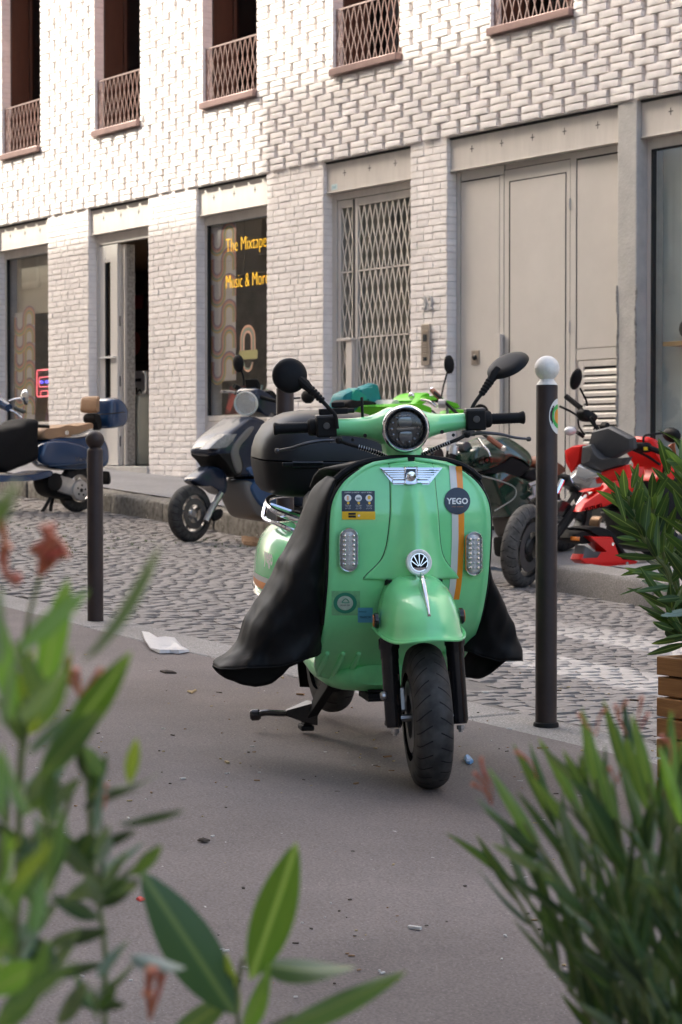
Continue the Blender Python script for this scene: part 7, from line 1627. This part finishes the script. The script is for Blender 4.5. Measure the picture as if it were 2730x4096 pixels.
for i in range(46):
    sx_, sy_ = rl.choice([(45, rl.uniform(1650, 2350)), (225, rl.uniform(1850, 2350)), (110, rl.uniform(1850, 2300))]); an = rl.uniform(-2.6, -.5); ll = rl.uniform(70, 150); d_ = rl.uniform(1.15, 1.28)
    leaf(lp, K(sx_, sy_, d_), K(sx_ + ll * math.cos(an), sy_ + ll * math.sin(an), d_ + rl.uniform(-.04, .04)), rl.uniform(20, 38) * 1.7411 / F * d_, rl.choice(['dark', 'grey', 'grey', 'mid', 'pale2', 'olive']), rl.uniform(-.8, .8), rnd=rl)
for i in range(30):
    sx_, sy_ = rl.uniform(-60, 130), rl.uniform(1500, 2380); an = rl.uniform(-2.3, -.6); ll = rl.uniform(120, 230); d_ = rl.uniform(.84, 1.0)
    if sx_ + ll * math.cos(an) > 240 - (sy_ - 1500) * .05: continue
    leaf(lp, K(sx_, sy_, d_), K(sx_ + ll * math.cos(an), sy_ + ll * math.sin(an), d_ + rl.uniform(-.03, .03)), rl.uniform(34, 58) * 1.7411 / F * d_, rl.choice(['bright', 'yellow', 'mid', 'grey', 'bright', 'mid']), rl.uniform(-.8, .8), rnd=rl)
buds(lp, K(92, 1320, 1.16), [K(110, 1205, 1.16), K(152, 1262, 1.16), K(85, 1255, 1.16), K(128, 1230, 1.15), K(118, 1268, 1.155)], rl, .0052); buds(lp, K(15, 1330, 1.15), [K(-5, 1180, 1.15), K(18, 1250, 1.15), K(38, 1330, 1.15)], rl, .004); buds(lp, K(185, 1600, 1.21), [K(155, 1512, 1.21), K(232, 1545, 1.2), K(135, 1560, 1.21), K(172, 1538, 1.21)], rl, .0032); buds(lp, K(235, 1860, 1.22), [K(240, 1800, 1.22), K(222, 1820, 1.22)], rl, .003); buds(lp, K(345, 2340, 1.22), [K(348, 2225, 1.2), K(372, 2230, 1.2), K(340, 2280, 1.2)], rl, .0034)
pot(lp, base.x, base.y, .18, .17)
# broad-leaved shoot, bottom centre
bb = at_d(950, 5000, 1.4); sp = plant((bb.x, bb.y, gz(bb.x, bb.y)), 'fresh green shoot with broad leaves at bottom centre')
stem(sp, [K(545, 2700, 1.4), K(548, 2400, 1.4), K(545, 2280, 1.4), K(560, 2200, 1.39)], .0016, M_stem)
for (a, c, w, mn, d, ro, k) in [((575, 2250), (690, 1928), 96, 'bright', 1.36, .25, 0), ((540, 2330), (332, 2005), 124, 'dark', 1.38, -.2, 2), ((600, 2215), (835, 2262), 72, 'mid', 1.36, .5, 3), ((620, 2375), (945, 2238), 62, 'mid', 1.33, .55, 0), ((555, 2370), (650, 2205), 60, 'bright', 1.36, .6, 1), ((380, 2390), (545, 2290), 66, 'mid', 1.42, .5, 0), ((548, 2340), (520, 2180), 26, 'yellow', 1.4, .3, 0), ((560, 2420), (700, 2330), 60, 'dark', 1.4, .5, 1)]:
    leaf(sp, K(*a, d + .015), K(*c, d - .015), w * 1.7411 / F * d * 1.1, mn, ro, k, rl)
buds(sp, K(560, 2420, 1.4), [K(590, 2320, 1.4), K(575, 2330, 1.39)], rl, .0026)
pot(sp, bb.x, bb.y, .12, .15)
# dense oleander, lower right
rr_ = random.Random(5)
rb0 = at_d(2900, 5200, 1.75); rp = plant((rb0.x, rb0.y, gz(rb0.x, rb0.y)), 'dense dark oleander bush with small red buds at lower right')
root = K(1700, 2900, 1.75)
tips = [(1120, 1880), (1150, 1935), (1190, 1800), (1240, 1765), (1300, 1745), (1355, 1700), (1420, 1670), (1475, 1710), (1530, 1700), (1560, 1760), (1280, 1850), (1340, 1830), (1400, 1790), (1460, 1810), (1540, 1850), (1230, 1960), (1320, 1940), (1400, 1930), (1480, 1920), (1560, 1960), (1300, 2060), (1400, 2060), (1490, 2060), (1570, 2060), (1290, 2180), (1390, 2190), (1480, 2190), (1560, 2200), (1420, 2310), (1500, 2320), (1575, 2330), (1350, 2110), (1450, 2120)]
for i, (tx, ty) in enumerate(tips):
    ty += 30; d = rr_.uniform(1.55, 1.85); tip = K(tx + 14, ty + 60, d); mid = (tip + root) / 2 + Vector((rr_.uniform(-.02, .02), rr_.uniform(-.02, .02), .015))
    path = catmull([root, mid, tip], 8); stem(rp, [root, mid, tip], .0016, M_stem)
    nl = 8
    for q in range(nl):
        t = .45 + .55 * (q + .6) / nl; j = min(len(path) - 2, int(t * (len(path) - 1))); p = path[j]; dr_ = (path[j + 1] - path[j]).normalized()
        side = frame_from(dr_); an = rr_.uniform(0, 6.28); out = side[0] * math.cos(an) + side[1] * math.sin(an); spr = rr_.uniform(.25, .65)
        dd = (dr_ + out * spr + Vector((0, 0, .12))).normalized(); Lf = rr_.uniform(.055, .095)
        leaf(rp, p, p + dd * Lf, rr_.uniform(.006, .0095), rr_.choice(['dark', 'dark', 'olive', 'olive', 'grey', 'pale2']), rr_.uniform(-.7, .7), rnd=rr_)
    if ty < 1860: leaf(rp, path[-2], tip + (tip - path[-3]).normalized() * .06, .010, 'mid', rr_.uniform(-.5, .5), rnd=rr_)
for (a, c, w, mn) in [((1290, 2030), (1085, 1905), 34, 'grey'), ((1330, 2130), (1110, 1960), 32, 'dark'), ((1430, 2260), (1265, 2158), 30, 'dark'), ((1260, 1990), (1128, 1865), 34, 'olive'), ((1330, 1930), (1205, 1762), 34, 'mid'), ((1400, 1900), (1285, 1715), 40, 'mid'), ((1460, 2040), (1340, 1830), 40, 'olive'), ((1500, 1880), (1400, 1650), 34, 'mid'), ((1480, 2200), (1260, 2020), 36, 'olive'), ((1540, 2300), (1350, 2130), 36, 'dark'), ((1568, 1900), (1510, 1690), 36, 'bright'), ((1350, 1870), (1335, 1700), 34, 'mid')]: leaf(rp, K(*a, 1.62), K(*c, 1.57), w * 1.7411 / F * 1.6 * .8, mn, rr_.uniform(-.4, .4), rnd=rr_)
for bx_, by_, tl in [(1235, 1790, [(1185, 1725)]), (1130, 1850, [(1090, 1775), (1110, 1770), (1085, 1800), (1105, 1740)]), (1370, 1690, [(1330, 1640), (1390, 1630)]), (1440, 1690, [(1415, 1620), (1440, 1610)]), (1460, 1700, [(1475, 1600), (1490, 1640)]), (1540, 1760, [(1520, 1690), (1535, 1700)]), (1420, 1800, [(1400, 1765), (1430, 1770)])]: buds(rp, K(bx_, by_, 1.6), [K(*t, 1.59) for t in tl], rr_, .0016)
pot(rp, rb0.x, rb0.y, .1, .2)
# oleander in the wooden planter
ro_ = random.Random(9); op = plant((pc.x + .3, pc.y + .22, pl.location.z + .38), 'upright glossy oleander growing in the wooden planter at right')
DP = 5.86
proot = Vector((pc.x + .24, pc.y + .2, pl.location.z + .40))
def Q5(x, y, d=DP): return at_d(2350 + x / 2.139, 1600 + y / 2.139, d)
stems_ = [[(900, 2260), (800, 1950), (700, 1500), (580, 1330), (470, 1160), (400, 980), (345, 830)], [(900, 2260), (850, 1900), (760, 1600), (680, 1400), (610, 1180), (570, 980), (545, 840)], [(960, 2260), (940, 1800), (900, 1400), (870, 1000), (850, 700), (830, 520)], [(1000, 2260), (1020, 1700), (1000, 1200), (980, 800), (960, 450)], [(930, 2260), (860, 2080), (800, 1940), (760, 1880)], [(960, 2260), (1060, 1600), (1100, 1100), (1120, 700)]]
for si, sps in enumerate(stems_):
    d0 = DP + ro_.uniform(-.1, .12); pts = [proot + Vector((ro_.uniform(-.05, .05), ro_.uniform(-.05, .05), 0))] + [Q5(x, y, d0) for x, y in sps[1:]]; path = catmull(pts, 6); stem(op, pts, .006, M_stemr if si < 0 else M_stem)
    n = int(sum((path[i + 1] - path[i]).length for i in range(len(path) - 1)) / .055)
    for q in range(n):
        t = .12 + .88 * (q + .5) / n; j = min(len(path) - 2, int(t * (len(path) - 1))); p = path[j]; dr_ = (path[j + 1] - path[j]).normalized(); fr = frame_from(dr_)
        for w_ in range(3):
            an = w_ * 2.09 + q * 1.05 + ro_.uniform(-.3, .3); out = fr[0] * math.cos(an) + fr[1] * math.sin(an); dd = (dr_ * (.75 if t > .5 else .45) + out * ro_.uniform(.45, .8)).normalized()
            if t < .45: dd = (dd + Vector((0, 0, -.15))).normalized()
            leaf(op, p, p + dd * ro_.uniform(.095, .15), ro_.uniform(.020, .029), ro_.choice(['olive', 'olive', 'dark', 'mid', 'olive', 'pale'] if ro_.random() < .5 else ['olive', 'dark', 'mid']), ro_.uniform(-.9, .9), rnd=ro_)
for (a, c, w) in [((330, 830), (290, 575), 74), ((380, 760), (435, 545), 50), ((545, 840), (575, 580), 70), ((590, 830), (690, 620), 50), ((330, 1040), (240, 700), 56), ((420, 1200), (235, 1165), 46), ((660, 1500), (390, 1475), 46), ((760, 1590), (415, 1640), 46), ((700, 640), (615, 310), 70), ((810, 520), (640, 545), 70), ((800, 1690), (585, 1710), 60), ((812, 1990), (640, 1740), 60), ((740, 1960), (530, 1905), 60), ((840, 2010), (645, 2030), 20), ((480, 1600), (265, 1670), 16), ((640, 1700), (440, 1410), 60)]: leaf(op, Q5(*a, DP - .05), Q5(*c, DP - .09), w / 2.139 / F * DP * 1.1, ro_.choice(['olive', 'mid', 'olive']), ro_.uniform(-.4, .4), rnd=ro_)
buds(op, Q5(760, 480), [Q5(705, 385), Q5(735, 370)], ro_, .006)
# ================================================================ litter
def litter(name, pts_px, m, label, cat, h=.01, crumple=.0, seed=0, lift=.003):
    rnd = random.Random(seed); q = [on_g(*p) for p in pts_px]; c = sum(q, Vector()) / len(q); e_ = []
    b = MB(); n = len(q); rings = []
    for s_, hh in ((1., 0), (.97, h * .5), (.66, h), (.3, h * .7)):
        rings.append([Vector((c.x + (p.x - c.x) * s_ + rnd.uniform(-1, 1) * crumple * .3 * s_, c.y + (p.y - c.y) * s_ + rnd.uniform(-1, 1) * crumple * .3, gz(p.x, p.y) - c.z + c.z + lift + hh + abs(rnd.gauss(0, crumple)) * (1 if s_ < 1 else .2))) - Vector((c.x, c.y, c.z)) for p in q])
    b.loft(rings); o = b.build(name, m, None, ang=25); o.location = c; tag(o, label, cat); return o
M_pbag = mat('thin_plastic', (.62, .62, .64), .35, trans=.25, bump=.6, bscale=40)
litter('plastic_bag', [(565, 2535), (600, 2560), (660, 2553), (700, 2560), (730, 2590), (757, 2610), (715, 2618), (680, 2615), (640, 2617), (600, 2600), (580, 2570)], M_pbag, 'crumpled white plastic bag lying on the kerb left of the scooter', 'plastic bag', .007, .006, 3)
litter('crushed_blue_cap', [(1857, 3040), (1870, 3036), (1885, 3042), (1895, 3054), (1882, 3062), (1866, 3058)], mat('cap_blue', (.12, .32, .62), .35), 'small blue plastic cap on the pavement right of the front tyre', 'litter', .012, .002, 4)
M_dry = mat('dry_leaf', (.24, .13, .06), .8); M_straw = mat('straw', (.38, .28, .14), .8); M_yel = mat('yellow_leaf', (.62, .42, .04), .6); M_redp = mat('red_petal', (.62, .05, .04), .6); M_paper = mat('scrap_paper', (.55, .52, .48), .8); M_twig = mat('twig', (.05, .035, .025), .8)
litter('dry_leaves', [(965, 2165), (990, 2160), (1030, 2168), (1058, 2182), (1050, 2190), (1010, 2186), (975, 2180)], M_dry, 'brown scrap of dead leaves in the road by the far kerb', 'litter', .03, .02, 6)
litter('fallen_leaf', [(1072, 3563), (1090, 3556), (1106, 3566), (1092, 3573)], M_yel, 'yellow fallen leaf on the pavement near the bright broad leaf', 'litter', .004, .003, 7)
litter('petal', [(545, 3604), (562, 3598), (582, 3606), (560, 3612)], M_redp, 'red petal on the pavement left of the broad dark leaf', 'litter', .004, .002, 8)
litter('twig', [(790, 3368), (815, 3364), (842, 3370), (815, 3374)], M_twig, 'short dark twig alone in the middle of the pavement', 'litter', .006, .001, 9)
litter('twig', [(640, 2690), (665, 2688), (708, 2698), (660, 2697)], M_twig, 'curved dark twig on the pavement just below the plastic bag', 'litter', .008, .002, 10)
litter('straw_scrap', [(748, 2770), (770, 2772), (790, 2766), (768, 2778)], M_straw, 'pale straw scrap on the pavement under the leg cover tip', 'litter', .005, .002, 11)
rg = random.Random(33)      # loose grit, chips and leaf crumbs on the pavement: too many and too small to tell apart
gi = []
for i in range(520):
    px, py = rg.uniform(0, 2730), rg.uniform(2450, 4000) if rg.random() < .6 else rg.uniform(2600, 3200)
    p = on_g(px, py)
    if p.y > 4.95 and rg.random() < .3: continue
    s_ = rg.uniform(.002, .006) * (1 if rg.random() < .93 else 2.2); bb_ = cob[rg.randrange(8)]
    gi.append((bb_, TRS((p.x, p.y, gz(p.x, p.y) + s_ * .25), (0, 0, rg.uniform(0, 3)), (s_ * rg.uniform(.8, 3.2), s_, s_ * .6)), rg.randrange(4)))
for k, (nm, mm) in enumerate((('grit', M_twig), ('leaf_crumbs', M_straw), ('paper_crumbs', M_paper), ('dust_chips', M_dry))):
    o = join_stuff(nm, [(b_, M) for b_, M, j in gi if j == k], mm, None); tag(o, ('dark grit', 'pale straw crumbs', 'whitish paper crumbs', 'brown dust chips')[k] + ' scattered over the asphalt pavement', 'debris')
# grass tufts between the cobbles
rt = random.Random(8); b = MB()
for i in range(70):
    px, py = rt.choice([(rt.uniform(380, 620), rt.uniform(2110, 2200)), (rt.uniform(200, 420), rt.uniform(2080, 2250)), (rt.uniform(700, 1000), rt.uniform(2150, 2190)), (rt.uniform(0, 300), rt.uniform(2090, 2230))]); p = on_g(px, py)
    for k in range(7):
        a = rt.uniform(0, 6.28); x, y = p.x + rt.gauss(0, .02), p.y + rt.gauss(0, .012); z = gz(x, y); h = rt.uniform(.008, .022); dx, dy = math.cos(a) * .004, math.sin(a) * .004
        b.add([(x - dx, y - dy, z), (x + dx, y + dy, z), (x + rt.gauss(0, .008), y + rt.gauss(0, .008), z + h)], [(0, 1, 2)])
o = b.build('moss_tufts', mat('moss', (.07, .12, .03), .9), None, ang=0); o['kind'] = 'stuff'; tag(o, 'green moss and grass in the joints of the cobbled road', 'moss')

# set the building's and the neon sign's origins at their own base, parts staying where they are
for e_, p_ in ((bld, Vector((-17., FP, gz(-17., 12.)))), (ns, Vector((-19., FP + .152, 2.7)))):
    for c_ in e_.children: c_.matrix_parent_inverse = Matrix.Translation(-p_)
    e_.location = p_
